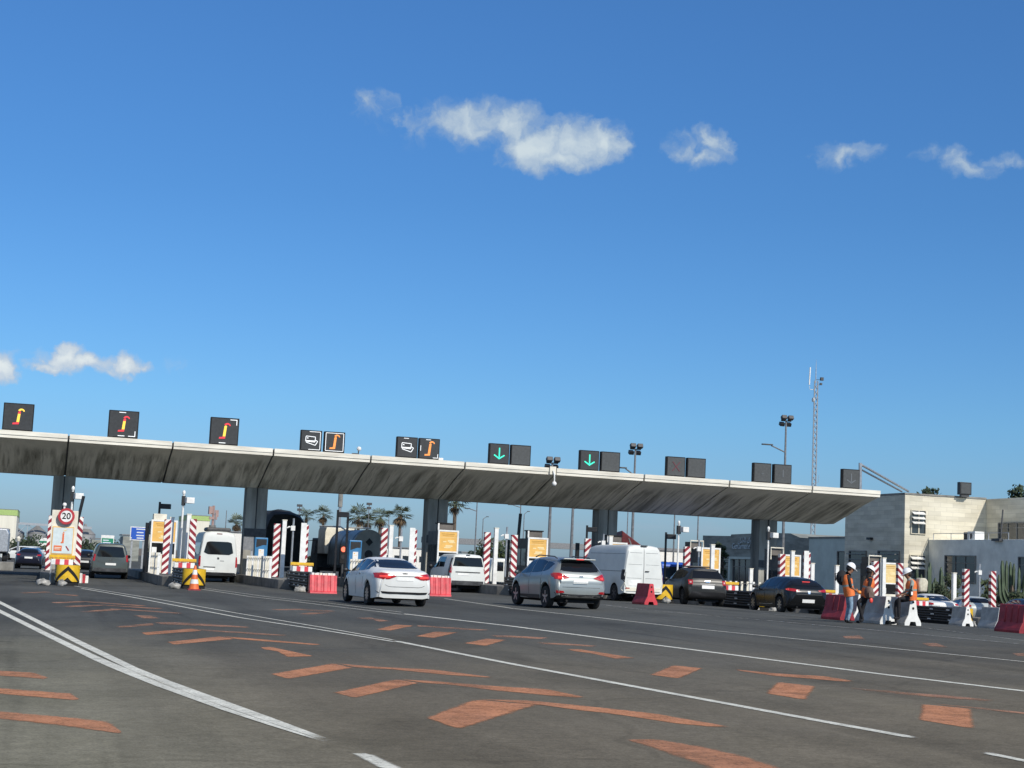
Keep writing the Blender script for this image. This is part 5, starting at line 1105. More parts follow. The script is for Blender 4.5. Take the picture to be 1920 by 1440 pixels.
# blue machines
def machine(i, px, py, y, label):
    p = aty(px, py, y); z0 = top(i, y); h = p.z-z0
    t = thing('ticket_machine', label, 'ticket machine', (p.x, y, z0), 0, 'blue ticket machines')
    b = MB(); b.bb(-.33, .33, 0, .6, 0, h); b.build('cabinet', M['blue'], t, bevel=.03)
    b = MB(); b.bb(-.27, .27, -.012, 0, h-.38, h-.08); b.prism([(-.27, h-.38), (.1, h-.38), (-.27, h-.52)], 'y', -.012, 0); b.build('screen_hood', M['black'], t)
    b = MB(); b.bb(-.13, .15, -.012, 0, h-1.0, h-.6); nt = b.build('notice', M['white'], t)
    b = MB(); b.bb(-.08, -.02, -.016, -.0125, h-.72, h-.66); b.bb(-.08, .10, -.016, -.0125, h-.80, h-.785); b.build('notice_print', M['orange_panel'], nt)
machine(2, 491, 1008, 83.6, 'blue ticket machine with white notice, against the second column'); machine(3, 667.5, 1013, 82, 'blue ticket machine with white notice behind the white saloon, beside red light')
# lane light, lit red
p = aty(644, 1022, 80.5); z0 = top(3, 80.5); h = p.z-z0; t = thing('lane_light', 'black lane light showing red, left of the blue machine by the white saloon', 'traffic light', (p.x, 80.5, z0))
b = MB(); b.tube([(0, 0, 0), (0, 0, h-.5)], .06, 8); b.build('pole', M['darkgrey'], t); b = MB(); b.bb(-.17, .17, -.1, .12, h-.95, h); b.build('housing', M['matblack'], t, bevel=.03)
b = MB(); b.lathe([(.13, -.13), (.13, -.10), (.12, -.099)], 18, 'y', (0, 0, h-.22)); b.build('red_lamp', mat('lit_red_signal', (.8, .1, .06), .3, var=0, emit=(1, .16, .08), est=1.6), t, smooth=40)
b = MB(); b.lathe([(.12, -.12), (.12, -.10), (.11, -.099)], 18, 'y', (0, 0, h-.60)); b.build('dark_lamp', M['black'], t, smooth=40)
# black poles with detectors
def blackpole(i, px, py, y, label, box=True, tilt=0, w=.06):
    p = aty(px, py, y); z0 = top(i, y); h = p.z-z0
    t = thing('detector_pole', label, 'pole', (p.x, y, z0), 0, 'dark poles with detectors at the lanes')
    b = MB(); b.tube([(-tilt*h, 0, 0), (0, 0, h)], w, 6); b.build('pole', M['black'], t)
    if box: b = MB(); b.box((.30, 0, h-.22), (.52, .3, .26), rz=R(-15)); b.build('detector', M['black'], t, bevel=.02)
for a in ((3, 634, 956, 78, 'dark red-brown pole with wedge box before the tank truck'), (6, 1249, 998, 80, 'black pole with camera box right of the white panel van'), (5, 1101, 985, 83, 'black pole with camera box beside the fourth column'), (1, 300, 941, 84, 'black pole with camera box on the booth at left')): blackpole(*a)
for a in ((0, 157, 930, 71, 'black leaning raised barrier arm right of the speed limit sign', False, .16, .07), (3, 653, 962, 79, 'thin black pole left of the blue machine by tank truck', False), (4, 976, 963, 85, 'dark raised barrier arm left of the booth behind silver car', False, .05, .09), (4, 953, 1012, 86, 'short dark post between booth and white posts', False, 0, .11), (5, 1083, 1018, 85, 'short dark post left of the white panel van roof', False, 0, .12), (1, 277, 980, 80, 'dark post left of the orange-panelled booth', False, 0, .1)): blackpole(*a)
# grey panel on post by column
p = aty(467, 1007, 82); z0 = top(2, 82); h = p.z-z0; t = thing('notice_board', 'blank pale grey board on a post, left of the blue ticket machine', 'notice board', (p.x, 82, z0))
b = MB(); b.bb(-.27, .24, -.02, .02, h-.66, h); b.build('board', M['midgrey'], t); b = MB(); b.bb(.14, .24, .021, .10, 0, h-.1); b.build('post', M['galv'], t)
# railings
def railing(i, y0, y1, side, label):
    x = XI(i)+side*.70; n = int((y1-y0)/.72); t = thing('railing', label, 'railing', (x, y0, top(i, y0)), 0, 'pale picket railings on the islands')
    for k in range(n):
        b = MB(); b.bb(-.06, .06, -.03, .03, 0, 1.0); b.build('picket', M['offwhite' if k % 3 else 'white'], t, loc=(0, k*.72, top(i, y0+k*.72)-top(i, y0)))
    b = MB()
    for z in (.35, .90): b.tube([(0, -.05, z), (0, (n-1)*.72+.05, z+top(i, y1)-top(i, y0))], .02, 6)
    b.build('rail', M['galv'], t)
railing(2, 73.5, 83, -1, 'picket railing left of the striped post, before the blue machine by the second column'); railing(3, 73, 81, -1, 'picket railing behind the red barrier, left of the white saloon'); railing(1, 74, 80, -1, 'picket railing at foot of the orange-panelled booth at left'); railing(7, 73, 80, -1, 'picket railing between the dark sport utility car and black hatchback'); railing(4, 73, 77, -1, 'picket railing right of the small white van')
# sign board with speed limit
y = 68.6; pb = aty(123, 957, y); z0 = zg(pb.x, y); H = pb.z-z0; t = thing('sign_board', 'white board with orange hook symbol on pale panel, under the round speed limit sign', 'sign board', (pb.x, y, z0))
w = 1.05; b = MB(); b.bb(-w/2, w/2, 0, .06, H-2.05, H); b.build('board', M['offwhite'], t, bevel=.01)
b = MB(); b.bb(-.46, .40, -.03, -.001, H-1.82, H-.68); b.build('panel_frame', M['orange_panel'], t)
b = MB(); b.bb(-.43, .37, -.045, -.0305, H-1.78, H-.72); pn = b.build('panel', mat('pale_blue_panel', (.62, .70, .70), .4, var=.06), t)
b = MB(); 
b.prism([(-.05, H-1.28), (.02, H-1.28), (.02, H-.96), (-.05, H-.96)], 'y', -.058, -.046, 0); b.prism([(-.10, H-1.36), (.02, H-1.35), (.02, H-1.285), (-.05, H-1.285), (-.10, H-1.32)], 'y', -.058, -.046, 0); b.prism([(-.04, H-.94), (.03, H-.94), (.02, H-.90), (-.03, H-.90)], 'y', -.058, -.046, 0)
b.prism([(-.04, H-.86), (.08, H-.84), (.12, H-.78), (.02, H-.80)], 'y', -.058, -.046, 1)
b.bb(-.36, -.04, -.058, -.046, H-1.68, H-1.46, 0); b.bb(-.33, -.08, -.062, -.0585, H-1.56, H-1.53, 2); b.bb(-.33, -.12, -.062, -.0585, H-1.62, H-1.59, 2); b.prism([(.10, H-1.48), (.14, H-1.46), (.27, H-1.64), (.22, H-1.66)], 'y', -.058, -.046, 3)
b.build('panel_print', [mat('orange_red_print', (.72, .16, .05), .5, var=0), M['pale_panel'], M['offwhite'], M['darkred']], pn)
b = MB(); b.bb(-.5, .5, -.03, -.001, H-2.02, H-1.85); b.build('lower_strip', M['yellow'], t)
b = MB(); b.bb(-.44, -.38, .061, .13, 0, H-.1); b.bb(.38, .44, .061, .13, 0, H-.1); b.build('post', M['galv'], t)
ps = aty(124.5, 968, y-.2); t = thing('speed_limit_sign', 'round red-rimmed speed limit sign reading 20 at the top of white board', 'road sign', (ps.x, y-.2, ps.z)); rr_ = .335
b = MB(); b.lathe([(rr_, -.0), (rr_, .02), (.01, .021)], 40, 'y', (0, 0, 0)); b.lathe([(rr_, 0), (rr_, -.01), (rr_*.70, -.011), (rr_*.70, 0)], 40, 'y', (0, 0, 0)); b.build('red_ring', M['red'], t, smooth=30)
b = MB(); b.lathe([(rr_*.699, 0.0), (rr_*.699, -.008), (.01, -.0081)], 40, 'y'); b.build('face', M['white'], t, smooth=30)
b = MB(); text_mb(b, '20', .36, (0, -.018, 0), (1, 0, 0), (0, 0, 1), .008); b.build('numerals', M['matblack'], t, fix=False)
b = MB(); b.bb(-.05, .05, .022, .19, -.08, .08); b.build('clamp', M['galv'], t)
b = MB(); b.ball((0, 0, .06), .09, 10); b.tube([(0, 0, -.2), (0, 0, .05)], .04, 6); o = b.build('beacon', M['white'], None, smooth=50, loc=aty(121, 949, y+.1)); tag(o, 'small white lamp on top of the board, above the 20 sign', 'lamp')
# traffic cone
p = PS(363, 48.6); t = thing('traffic_cone', 'orange and white traffic cone before the second yellow nose', 'traffic cone', p); b = MB()
prof = [(.20, .04), (.165, .25), (.135, .42), (.105, .60), (.075, .78), (.04, .95)]
for k in range(5): b.lathe([prof[k], prof[k+1]], 16, 'z', k=k % 2)
b.build('cone', [mat('orange_cone_plastic', (.75, .16, .04), .5), M['white']], t, smooth=40); b = MB(); b.bb(-.24, .24, -.24, .24, 0, .05); b.build('base', M['darkred'], t)

# ------------------------------------------------------------------ barriers
def jersey(label, pos, rz, L, H, m, endm, name='road_barrier', cat='barrier', group=None, ribs=False, topm=None):
    t = thing(name, label, cat, pos, rz, group); w0, w1, w2 = .30*H/.9+.02, .17, .075
    prof = [(-w0, 0), (-w0, .10*H), (-w0+.03, .18*H), (-w1, .38*H), (-w2-.015, H*.97), (-w2, H), (w2, H), (w2+.015, H*.97), (w1, .38*H), (w0-.03, .18*H), (w0, .10*H), (w0, 0), (.13, 0), (.09, .14*H), (-.09, .14*H), (-.13, 0)]
    n = len(prof); b = MB(); b.add([(x, 0, z) for x, z in prof]+[(x, L, z) for x, z in prof], [(k, (k+1) % n, n+(k+1) % n, n+k) for k in range(n)]); b.add([(x, 0, z) for x, z in prof], [tuple(range(n))]); b.add([(x, L, z) for x, z in prof], [tuple(range(n))[::-1]]); b.build('body', m, t, bevel=.012)
    if endm is not m:
        b = MB(); b.prism([(x*.985, z*.99+.002) for x, z in prof], 'y', -.02, -.001); b.build('lit_end', endm, t, bevel=.006)  # end face coloured brighter than the body, to look sunlit
    for zz_, r_ in ((.84, .035), (.62, .04)): b = MB(); b.lathe([(r_, -.026), (r_, .0), (.03, .001)], 12, 'y', (0, 0, H*zz_)); b.build('end_hole', M['matblack'], t)
    if ribs:
        b = MB()
        for k in range(1, int(L/.28)): b.tube([(-w1-.004, k*.28, .38*H), (-w2-.018, k*.28, H*.93)], .022, 6); b.tube([(w1+.004, k*.28, .38*H), (w2+.018, k*.28, H*.93)], .022, 6)
        b.build('ribs', m, t)
    return t
M['shadeplastic'] = mat('shaded_white_plastic', (.40, .395, .37), .6, var=.16, scale=3, dirt=(.26, .255, .24))  # white plastic darkened in its colour, for the barrier sides in shade
for (px, s, L, lab) in ((1666, 62, 1.35, 'white barrier behind the middle worker, left of the seated one'), (1712, 62, 1.1, 'white barrier the worker sits on'), (1815, 43, .95, 'small white barrier left of yellow nose at right'), (1877, 48, 1.05, 'white barrier between the yellow nose and dark red barrier'), (1614, 58, 1.2, 'grey-white barrier between the two standing workers, behind their legs')):
    jersey(lab, PS(px, s), R(5), L, .84, M['shadeplastic'], M['white'], group='white road barriers')
jersey('dark red barrier cut by the right edge', PS(1927, 62), R(6), 1.15, .86, M['darkred'], M['darkred'], ribs=True, group='red plastic barriers'); jersey('dark red barrier beside the leftmost worker', PS(1590, 59), R(10), 1.0, .80, M['darkred'], M['darkred'], ribs=True, group='red plastic barriers')
jersey('red barrier seen end on, standing behind the white panel van', PS(1221, 48), R(8), 1.0, .82, M['darkred'], M['redplastic'], group='red plastic barriers')
def wide_barrier(label, pos, L, H=.72):
    t = thing('road_barrier', label, 'barrier', pos, R(2), 'red plastic barriers'); b = MB()
    n = 40; rows = []
    for z, d in ((0, .30), (.06, .29), (.10, .22), (.5*H, .17), (H, .13)):
        rows.append([Vector((-L/2+L*k/n, -d-(.035 if 0.1 < ((k/n*4) % 1) < .62 and .08 < z < H-.01 else 0), z)) for k in range(n+1)])
    back = [[Vector((v.x, .1-v.y*.2+(.1 if z0 == 0 else 0), v.z)) for v in r_] for z0, r_ in enumerate(rows)]
    b.grid(rows); b.grid(back); b.grid([rows[-1], back[-1]]); b.grid([[r_[0] for r_ in rows], [r_[0] for r_ in back]]); b.grid([[r_[-1] for r_ in rows], [r_[-1] for r_ in back]]); b.build('body', M['redplastic'], t, smooth=30)
    b = MB(); rr = random.Random(int(pos.x*10))
    for k in range(9): b.box((-L/2+.1+k*(L-.2)/8, -.0, H+.03), (L/11, .16, .08+rr.uniform(0, .05)), rz=rr.uniform(-.3, .3), k=k % 2)
    b.build('top_ballast', [M['white'], M['offwhite']], t, bevel=.015)
wide_barrier('bright red ribbed barrier left of the white saloon', PS(604, 47.2), 1.08, .72); wide_barrier('bright red ribbed barrier between the white saloon and small white van', PS(823, 45.8), .90, .76)
# ------------------------------------------------------------------ people
def skin_mesh(name, chains, parent, mats, sub=2, root=0):
    """chains: list of (points, radii, material); the first chain starts at the pelvis; a chain whose first point already exists joins there"""
    V, Rr, E_, EM = [], [], [], []
    def idx(p, r):
        for i, q in enumerate(V):
            if (Vector(q)-Vector(p)).length < 1e-4: return i
        V.append(tuple(p)); Rr.append(r); return len(V)-1
    for pts, rad, m in chains:
        ids = [idx(p, r) for p, r in zip(pts, rad)]
        for k, (a, b_) in enumerate(zip(ids, ids[1:])): E_.append((a, b_)); EM.append(m[k] if isinstance(m, (list, tuple)) else m)
    me = bpy.data.meshes.new('sk'); me.from_pydata(V, E_, []); ob = bpy.data.objects.new('sk', me); COL.objects.link(ob)
    md = ob.modifiers.new('Skin', 'SKIN'); md.use_smooth_shade = True
    for i, d in enumerate(me.skin_vertices[0].data): d.radius = (Rr[i], Rr[i]); d.use_root = (i == root)
    s2 = ob.modifiers.new('Sub', 'SUBSURF'); s2.levels = sub; s2.render_levels = sub
    dg = bpy.context.evaluated_depsgraph_get(); nm = bpy.data.meshes.new_from_object(ob.evaluated_get(dg)); nm.name = name
    bpy.data.objects.remove(ob); bpy.data.meshes.remove(me)
    nm.materials.clear()
    for m in mats: nm.materials.append(m)
    for p in nm.polygons:
        c = p.center; best = None
        for (a, b_), m in zip(E_, EM):
            A, B = Vector(V[a]), Vector(V[b_]); t = clampv((c-A).dot(B-A)/max(1e-9, (B-A).length_squared), 0, 1); d = (c-A.lerp(B, t)).length/(.3*max(.03, Rr[a]*(1-t)+Rr[b_]*t)+.05)
            if best is None or d < best[0]: best = (d, m)
        p.material_index = best[1]; p.use_smooth = True
    o = bpy.data.objects.new(name, nm); COL.objects.link(o); o.parent = parent
    return o
def hand_chains(wr, d, side, m, curl=.6):
    wr = Vector(wr); d = Vector(d).normalized(); n = d.cross(Vector((0, 1, 0))); n = n.normalized() if n.length > .1 else Vector((1, 0, 0)); s = n.cross(d)
    pm = wr+d*.08; ch = [([wr, wr+d*.04, pm], [.026, .034, .036], m)]
    for k, l in enumerate((.075, .085, .08, .062)):
        b0 = pm+s*(.027-.018*k); b1 = b0+d*l*.55+n*.01; b2 = b1+(d*(1-curl*.6)+n*curl*.7).normalized()*l*.5; ch.append(([pm, b0+d*.015, b1, b2], [.036, .010, .009, .008], m))
    t0 = wr+d*.04+s*.035; ch.append(([wr+d*.04, t0, t0+d*.035+s*.022, t0+d*.065+s*.02+n*.015], [.034, .012, .011, .009], m))
    return ch
def head_parts(t, c, f, bodyr=.1):
    # c: centre of head, f: facing direction (local); eyes, nose, mouth, ears are built on one face mesh joined to the head by overlap
    c = Vector(c); f = Vector(f).normalized(); up = Vector((0, 0, 1)); s = f.cross(up).normalized(); up = s.cross(f)
    b = MB()
    b.ball(c+f*.095-up*.015, .018, 8); b.tube([c+f*.085+up*.015, c+f*.11-up*.02], [.010, .016], 6)
    for q in (-1, 1):
        b.ball(c+s*q*.078-up*.01-f*.005, .026, 8, sq=(.6, 1, 1.2)); b.ball(c+f*.082+s*q*.032+up*.012, .011, 6, k=1)
    b.tube([c+f*.083-up*.055-s*.022, c+f*.090-up*.055, c+f*.083-up*.055+s*.022], .006, 5, k=2)
    b.build('face', [M['skin'], M['hair'], M['darkred']], t, smooth=60)
def helmet(t, c, f, m):
    c = Vector(c); f = Vector(f).normalized(); up = Vector((0, 0, 1)); s = f.cross(up).normalized(); up = s.cross(f); rows = []
    for i in range(7):
        th = math.pi/2*i/6; rows.append([c+up*(.145*math.cos(th)*.95)+(f*math.cos(a)*.145+s*math.sin(a)*.122)*max(.01, math.sin(th)) for a in [2*math.pi*j/20 for j in range(20)]])
    b = MB(); b.grid(rows, close=True); br = [c-up*.004+(f*(math.cos(a)*.155+(.075*max(0, math.cos(a))**2))+s*math.sin(a)*.130) for a in [2*math.pi*j/20 for j in range(20)]]; b.grid([rows[-1], br, [p-up*.012 for p in br], [p.lerp(c, .12)-up*.012 for p in br]], close=True)
    b.build('helmet', m, t, smooth=50)
def vest(t, ring, m, k=0, name='vest'):
    # ring: list of (centre, half depth along lean normal, half width, axis along)
    rows = []
    for c, a, w_, n in ring:
        c = Vector(c); n = Vector(n).normalized(); rows.append([c+n*a*math.cos(q)+Vector((0, 1, 0))*w_*math.sin(q) for q in [2*math.pi*j/18 for j in range(18)]])
    b = MB(); b.grid(rows, close=True)
    st = [i for i in range(len(b.f)) if i//18 in (2,)]
    for i in st: b.m[i] = 1
    return b.build(name, [m, M['greycloth'] if k else m], t, smooth=60)
def person(label, pos, spec):
    t = thing('person', label, 'person', pos, -CAM_AZ, 'road workers at the barriers')
    s = spec; sy = .17; hy = .09
    pel, ch, nk, hd = [Vector(v) for v in (s['pelvis'], s['chest'], s['neck'], s['head'])]
    mid = pel.lerp(ch, .5)
    chains = [([pel, mid, ch, nk, hd-Vector((0, 0, .07)), hd, hd+Vector((0, 0, .07))], [.145, .14, .15, .06, .085, .098, .075], [s['torso']]*3+[0, 0, 0])]
    for q, (hip, kn, an, toe) in zip((-1, 1), s['legs']):
        H_ = Vector((pel.x, q*hy, pel.z-.04)); K = Vector((kn[0], q*(hy+.01)+kn[1], kn[2])); A = Vector((an[0], q*hy+an[1], an[2])); T = A+Vector((toe[0], toe[1], toe[2]))
        chains.append(([pel, H_, H_.lerp(K, .5), K, K.lerp(A, .4), A], [.145, .098, .085, .062, .060, .045], s['leg_m'])); chains.append(([A, A+Vector((0, 0, -.04)), A.lerp(T, .6)+Vector((0, 0, -.03)), T], [.045, .048, .042, .034], 3))
    for q, (el_, wr, hdir) in zip((-1, 1), s['arms']):
        sh = Vector((ch.x, q*sy, ch.z+.10)); E_ = Vector((el_[0], q*(sy+.04)+el_[1], el_[2])); W_ = Vector((wr[0], q*(sy-.03)+wr[1], wr[2]))
        chains.append(([ch, sh, sh.lerp(E_, .5), E_, E_.lerp(W_, .5), W_], [.15, .068, .055, .045, .040, .030], s['arm_m'])); chains += hand_chains(W_, hdir, q, 0)
    mats = [M['skin'], s['m1'], s['m2'], M['blackcloth']]
    skin_mesh('body', chains, t, mats)
    f = Vector(s['face']); head_parts(t, hd, f); helmet(t, hd+Vector((0, 0, .055)), f+Vector((0, 0, s.get('tilt', -.15))), M['helmet'])
    ax = (ch-pel).normalized(); nrm = Vector((ax.z, 0, -ax.x))
    vest(t, [(pel-ax*.10, .155, .205, nrm), (pel, .165, .205, nrm), (mid, .160, .205, nrm), (mid+ax*.06, .163, .207, nrm), (ch, .165, .215, nrm), (ch+ax*.10, .125, .20, nrm), (ch+ax*.16, .075, .12, nrm)], M['orange_vest'], 1)
    # hair behind and below the helmet
    b = MB(); hb = hd-f*.045-Vector((0, 0, .01)); b.ball(hb, .105, 10, sq=(1, .95, 1.05))
    if s.get('long'): b.tube([hb-Vector((0, 0, .05)), hb-f*.05-Vector((0, 0, .18)), hb-f*.09-Vector((0, 0, .36))], [.08, .07, .03], 8)
    b.build('hair', M['hair'], t, smooth=60)
    return t
z = .0
p1 = person('standing worker in blue jeans, orange vest and white helmet, leaning forward with hands together', PS(1591, 62.5), dict(pelvis=(.02, 0, .90), chest=(-.06, 0, 1.28), neck=(-.01, 0, 1.50), head=(.06, 0, 1.62), torso=2, leg_m=1, arm_m=[2, 2, 2, 0, 0], m1=M['denim'], m2=M['blackcloth'], face=(1, 0, -.45),
    legs=[((0,), (.07, 0, .47), (-.02, 0, .09), (.16, 0, -.05)), ((0,), (.03, 0, .47), (-.04, .02, .09), (.16, .02, -.05))], arms=[((.02, 0, 1.08), (.17, .06, .98), (.7, .2, -.3)), ((.06, 0, 1.10), (.19, -.05, 1.00), (.7, -.2, -.3))]))
p2 = person('worker with long dark hair leaning back on white barrier, one knee bent', PS(1618, 62), dict(pelvis=(.10, 0, .86), chest=(.19, 0, 1.22), neck=(.21, 0, 1.43), head=(.22, 0, 1.56), torso=2, leg_m=1, arm_m=[2, 2, 2, 2, 2], m1=M['blackcloth'], m2=M['blackcloth'], face=(.75, .35, -.4), long=True,
    legs=[((0,), (-.17, -.02, .62), (-.02, -.02, .14), (-.08, -.12, -.06)), ((0,), (.03, 0, .46), (-.04, 0, .09), (-.14, -.04, -.05))], arms=[((.10, -.05, 1.0), (.16, -.12, .80), (.1, -.2, -.9)), ((.28, .02, 1.0), (.25, -.02, .80), (.1, 0, -.9))]))
p3 = person('seated worker in orange vest and white helmet, sitting on a white barrier with legs hanging', PS(1702, 62.5), dict(pelvis=(.11, 0, .86), chest=(.10, 0, 1.22), neck=(.03, 0, 1.42), head=(-.02, 0, 1.54), torso=2, leg_m=1, arm_m=[2, 2, 2, 2, 0], m1=M['blackcloth'], m2=M['greycloth'], face=(-.95, .1, -.35),
    legs=[((0,), (-.30, -.03, .80), (-.28, -.03, .26), (-.17, 0, -.04)), ((0,), (-.32, .02, .72), (-.31, .02, .12), (-.17, 0, -.05))], arms=[((.02, -.03, 1.0), (-.16, .0, .92), (-.9, .1, -.2)), ((.0, .02, 1.0), (-.18, -.02, .92), (-.9, 0, -.2))]))
def at_person(t, v): 
    a = Matrix.Rotation(-CAM_AZ, 3, 'Z') @ Vector(v); return Vector(t.location)+a
b = MB(); b.ball((0, 0, 0), .5, 12, sq=(.26, .34, .40)); b.bb(-.09, .09, -.185, -.16, -.14, .02); tag(b.build('bag', M['backpack'], None, smooth=50, loc=at_person(p2, (.13, -.22, .93))), 'brown waist bag on the worker leaning against white barrier', 'bag')
b = MB(); b.ball((0, 0, 0), .5, 12, sq=(.34, .32, .46)); b.bb(-.1, .1, -.17, -.14, -.12, .05); b.tube([(-.13, 0, .1), (-.22, 0, .12), (-.2, 0, -.1)], .02, 6); tag(b.build('backpack', M['blackcloth'], None, smooth=50, loc=at_person(p1, (-.20, .06, 1.34))), 'black backpack on the back of the standing worker in jeans', 'backpack')
b = MB(); b.ball((0, 0, 0), .06, 10, sq=(1, .7, 1.4)); b.tube([(0, 0, .07), (0, 0, .12)], .015, 6); tag(b.build('warning_lamp', mat('red_warning_lamp', (.8, .08, .06), .4), None, smooth=50, loc=at_person(p2, (.17, -.36, .70))), 'small red lamp hanging by the leaning worker', 'lamp')
b = MB(); b.ball((0, 0, 0), .055, 10, sq=(1.1, .8, 1)); b.tube([(-.05, 0, .02), (-.09, 0, .1)], .012, 6); tag(b.build('warning_lamp', mat('orange_warning_lamp', (.85, .30, .05), .4), None, smooth=50, loc=at_person(p1, (.30, -.12, .93))), 'small orange lamp held by the standing worker in jeans', 'lamp')
b = MB(); b.ball((0, 0, 0), .5, 12, sq=(.14, .12, .24)); b.tube([(0, -.03, .1), (.02, -.03, .22)], .02, 6); b.bb(-.025, .035, -.07, -.055, -.06, .04, 1); tag(b.build('radio_pouch', [M['matblack'], M['white']], None, smooth=40, loc=at_person(p3, (.02, -.27, .98))), 'black radio pouch at the hip of the seated worker', 'pouch')
b = MB(); b.prism([(-.13, -.20), (.14, -.20), (.17, .12), (.10, .22), (-.10, .22), (-.15, .06)], 'y', -.15, .15)
tag(b.build('backpack', M['sand'], None, smooth=50, bevel=.05, loc=at_person(p3, (.40, .02, 1.22))), 'cream cloth pack on the back of the seated worker', 'backpack')

# ------------------------------------------------------------------ stone office building on the right
def stonewall():
    m = bpy.data.materials.new('coursed_pale_stone'); m.use_nodes = True; t = m.node_tree; N = t.nodes; L = t.links; b = N['Principled BSDF']; b.inputs['Roughness'].default_value = .85
    c = N.new('ShaderNodeTexCoord'); sp = N.new('ShaderNodeSeparateXYZ'); L.new(c.outputs['Object'], sp.inputs[0])
    ad = N.new('ShaderNodeMath'); ad.operation = 'ADD'; L.new(sp.outputs[0], ad.inputs[0]); L.new(sp.outputs[1], ad.inputs[1])
    cb = N.new('ShaderNodeCombineXYZ'); L.new(ad.outputs[0], cb.inputs[0]); L.new(sp.outputs[2], cb.inputs[1])
    br = N.new('ShaderNodeTexBrick'); L.new(cb.outputs[0], br.inputs['Vector']); br.inputs['Scale'].default_value = 1.0; br.inputs['Brick Width'].default_value = .95; br.inputs['Row Height'].default_value = .30; br.inputs['Mortar Size'].default_value = .006
    br.inputs['Color1'].default_value = (.68, .64, .52, 1); br.inputs['Color2'].default_value = (.54, .51, .42, 1); br.inputs['Mortar'].default_value = (.40, .37, .30, 1); br.inputs['Bias'].default_value = -.25
    n = N.new('ShaderNodeTexNoise'); n.inputs['Scale'].default_value = .9; n.inputs['Detail'].default_value = 6; mp = N.new('ShaderNodeMapping'); mp.inputs['Scale'].default_value = (.5, .5, 2.2); L.new(c.outputs['Object'], mp.inputs[0]); L.new(mp.outputs[0], n.inputs['Vector'])
    r = N.new('ShaderNodeValToRGB'); L.new(n.outputs['Fac'], r.inputs[0]); r.color_ramp.elements[0].position = .35; r.color_ramp.elements[0].color = (.86, .85, .82, 1); r.color_ramp.elements[1].position = .62; r.color_ramp.elements[1].color = (1.05, 1.05, 1.05, 1)
    mx = N.new('ShaderNodeMix'); mx.data_type = 'RGBA'; mx.blend_type = 'MULTIPLY'; mx.inputs[0].default_value = 1; L.new(br.outputs[0], mx.inputs[6]); L.new(r.outputs[0], mx.inputs[7]); L.new(mx.outputs[2], b.inputs['Base Color'])
    return m
M['stonewall'] = stonewall()
M['render_grey'] = mat('blue_grey_render', (.52, .58, .53), .85, var=.08, scale=.8)
M['render_pale'] = mat('pale_grey_render', (.84, .84, .76), .85, var=.10, scale=.8)
M['darkstone'] = mat('dark_stone_cladding', (.27, .28, .25), .85, var=.2, scale=1.0, stretch=(.6, .6, 3))
C0 = aty(1697, 927, 96.0); BX, BY, BZ = C0.x, 96.0, C0.z
x848 = aty(1849, 940, 96.0).x
gz = zg(60, 100)-.2
off = thing('office_building', 'two-storey pale stone office building with louvred windows, right of the canopy end', 'building', (0, 0, 0))
def wallbox(name, m, x0, x1, y0, y1, z1, parent): b = MB(); b.bb(x0, x1, y0, y1, gz, z1); return b.build(name, m, parent, bevel=.02)
yB = atx(1585, 960, BX).y
wallbox('main_wall', M['stonewall'], BX, x848+8, BY, yB, BZ, off)
b = MB(); b.bb(BX-.04, x848, BY-.05, yB, BZ+.003, BZ+.12); b.build('parapet', M['grey_conc'], off)
wallbox('side_wing', M['stonewall'], x848, x848+8, 91.2, BY-.003, BZ+.02, off)
def win_y(px0, py0, px1, py1, y, louv=3, parent=off, frac=.62):     # recessed opening with louvres on a wall facing -Y
    a, c_ = aty(px0, py0, y), aty(px1, py1, y); x0, x1, z1, z0 = a.x, c_.x, a.z, c_.z
    b = MB(); b.bb(x0, x1, y-.012, y-.006, z0, z1); w = b.build('window', M['glass2'], parent)
    b = MB(); t_ = .05
    b.bb(x0-t_, x0, y-.10, y-.002, z0-t_, z1+t_); b.bb(x1, x1+t_, y-.10, y-.002, z0-t_, z1+t_); b.bb(x0, x1, y-.10, y-.002, z1, z1+t_); b.bb(x0, x1, y-.10, y-.002, z0-t_, z0); b.bb(x0+(x1-x0)*.50, x0+(x1-x0)*.58, y-.05, y-.013, z0, z1); b.build('frame', M['stonewall'], w)
    b = MB(); H_ = (z1-z0)*frac; n = louv
    for k in range(n): zc = z1-(k+.55)*H_/n; b.box(((x0+x1)/2-.08, y-.22, zc), (x1-x0-.12, .34, .05), rx=R(28))
    if n: b.build('louvre', M['white_conc'], w)
win_y(1709, 957, 1734, 1001, BY, 3); win_y(1706, 1041, 1733, 1086, BY, 3)
def win_x(px0, py0, px1, py1, x, name='window', parent=off, bars=2, m='glass2', louv=0):
    a, c_ = atx(px0, py0, x), atx(px1, py1, x); y0, y1 = sorted((a.y, c_.y)); z1, z0 = max(a.z, c_.z), min(a.z, c_.z)
    b = MB(); b.bb(x-.012, x-.006, y0, y1, z0, z1); w = b.build(name, M[m], parent)
    b = MB(); t_ = .07; b.bb(x-.09, x-.002, y0-t_, y0, z0-t_, z1+t_); b.bb(x-.09, x-.002, y1, y1+t_, z0-t_, z1+t_); b.bb(x-.09, x-.002, y0, y1, z1, z1+t_); b.bb(x-.09, x-.002, y0, y1, z0-t_, z0)
    for k in range(1, bars+1): yy = y0+(y1-y0)*k/(bars+1); b.bb(x-.06, x-.013, yy-.03, yy+.03, z0, z1)
    if bars: b.bb(x-.05, x-.0135, y0, y1, z0+(z1-z0)*.72, z0+(z1-z0)*.72+.05)
    b.build('frame', M['grey_conc'], w)
    if louv:
        b = MB()
        for k in range(louv): b.box((x-.2, (y0+y1)/2, z1-(k+.5)*(z1-z0)/louv), (.30, y1-y0-.1, .05))
        b.build('louvre', M['midgrey'], w)
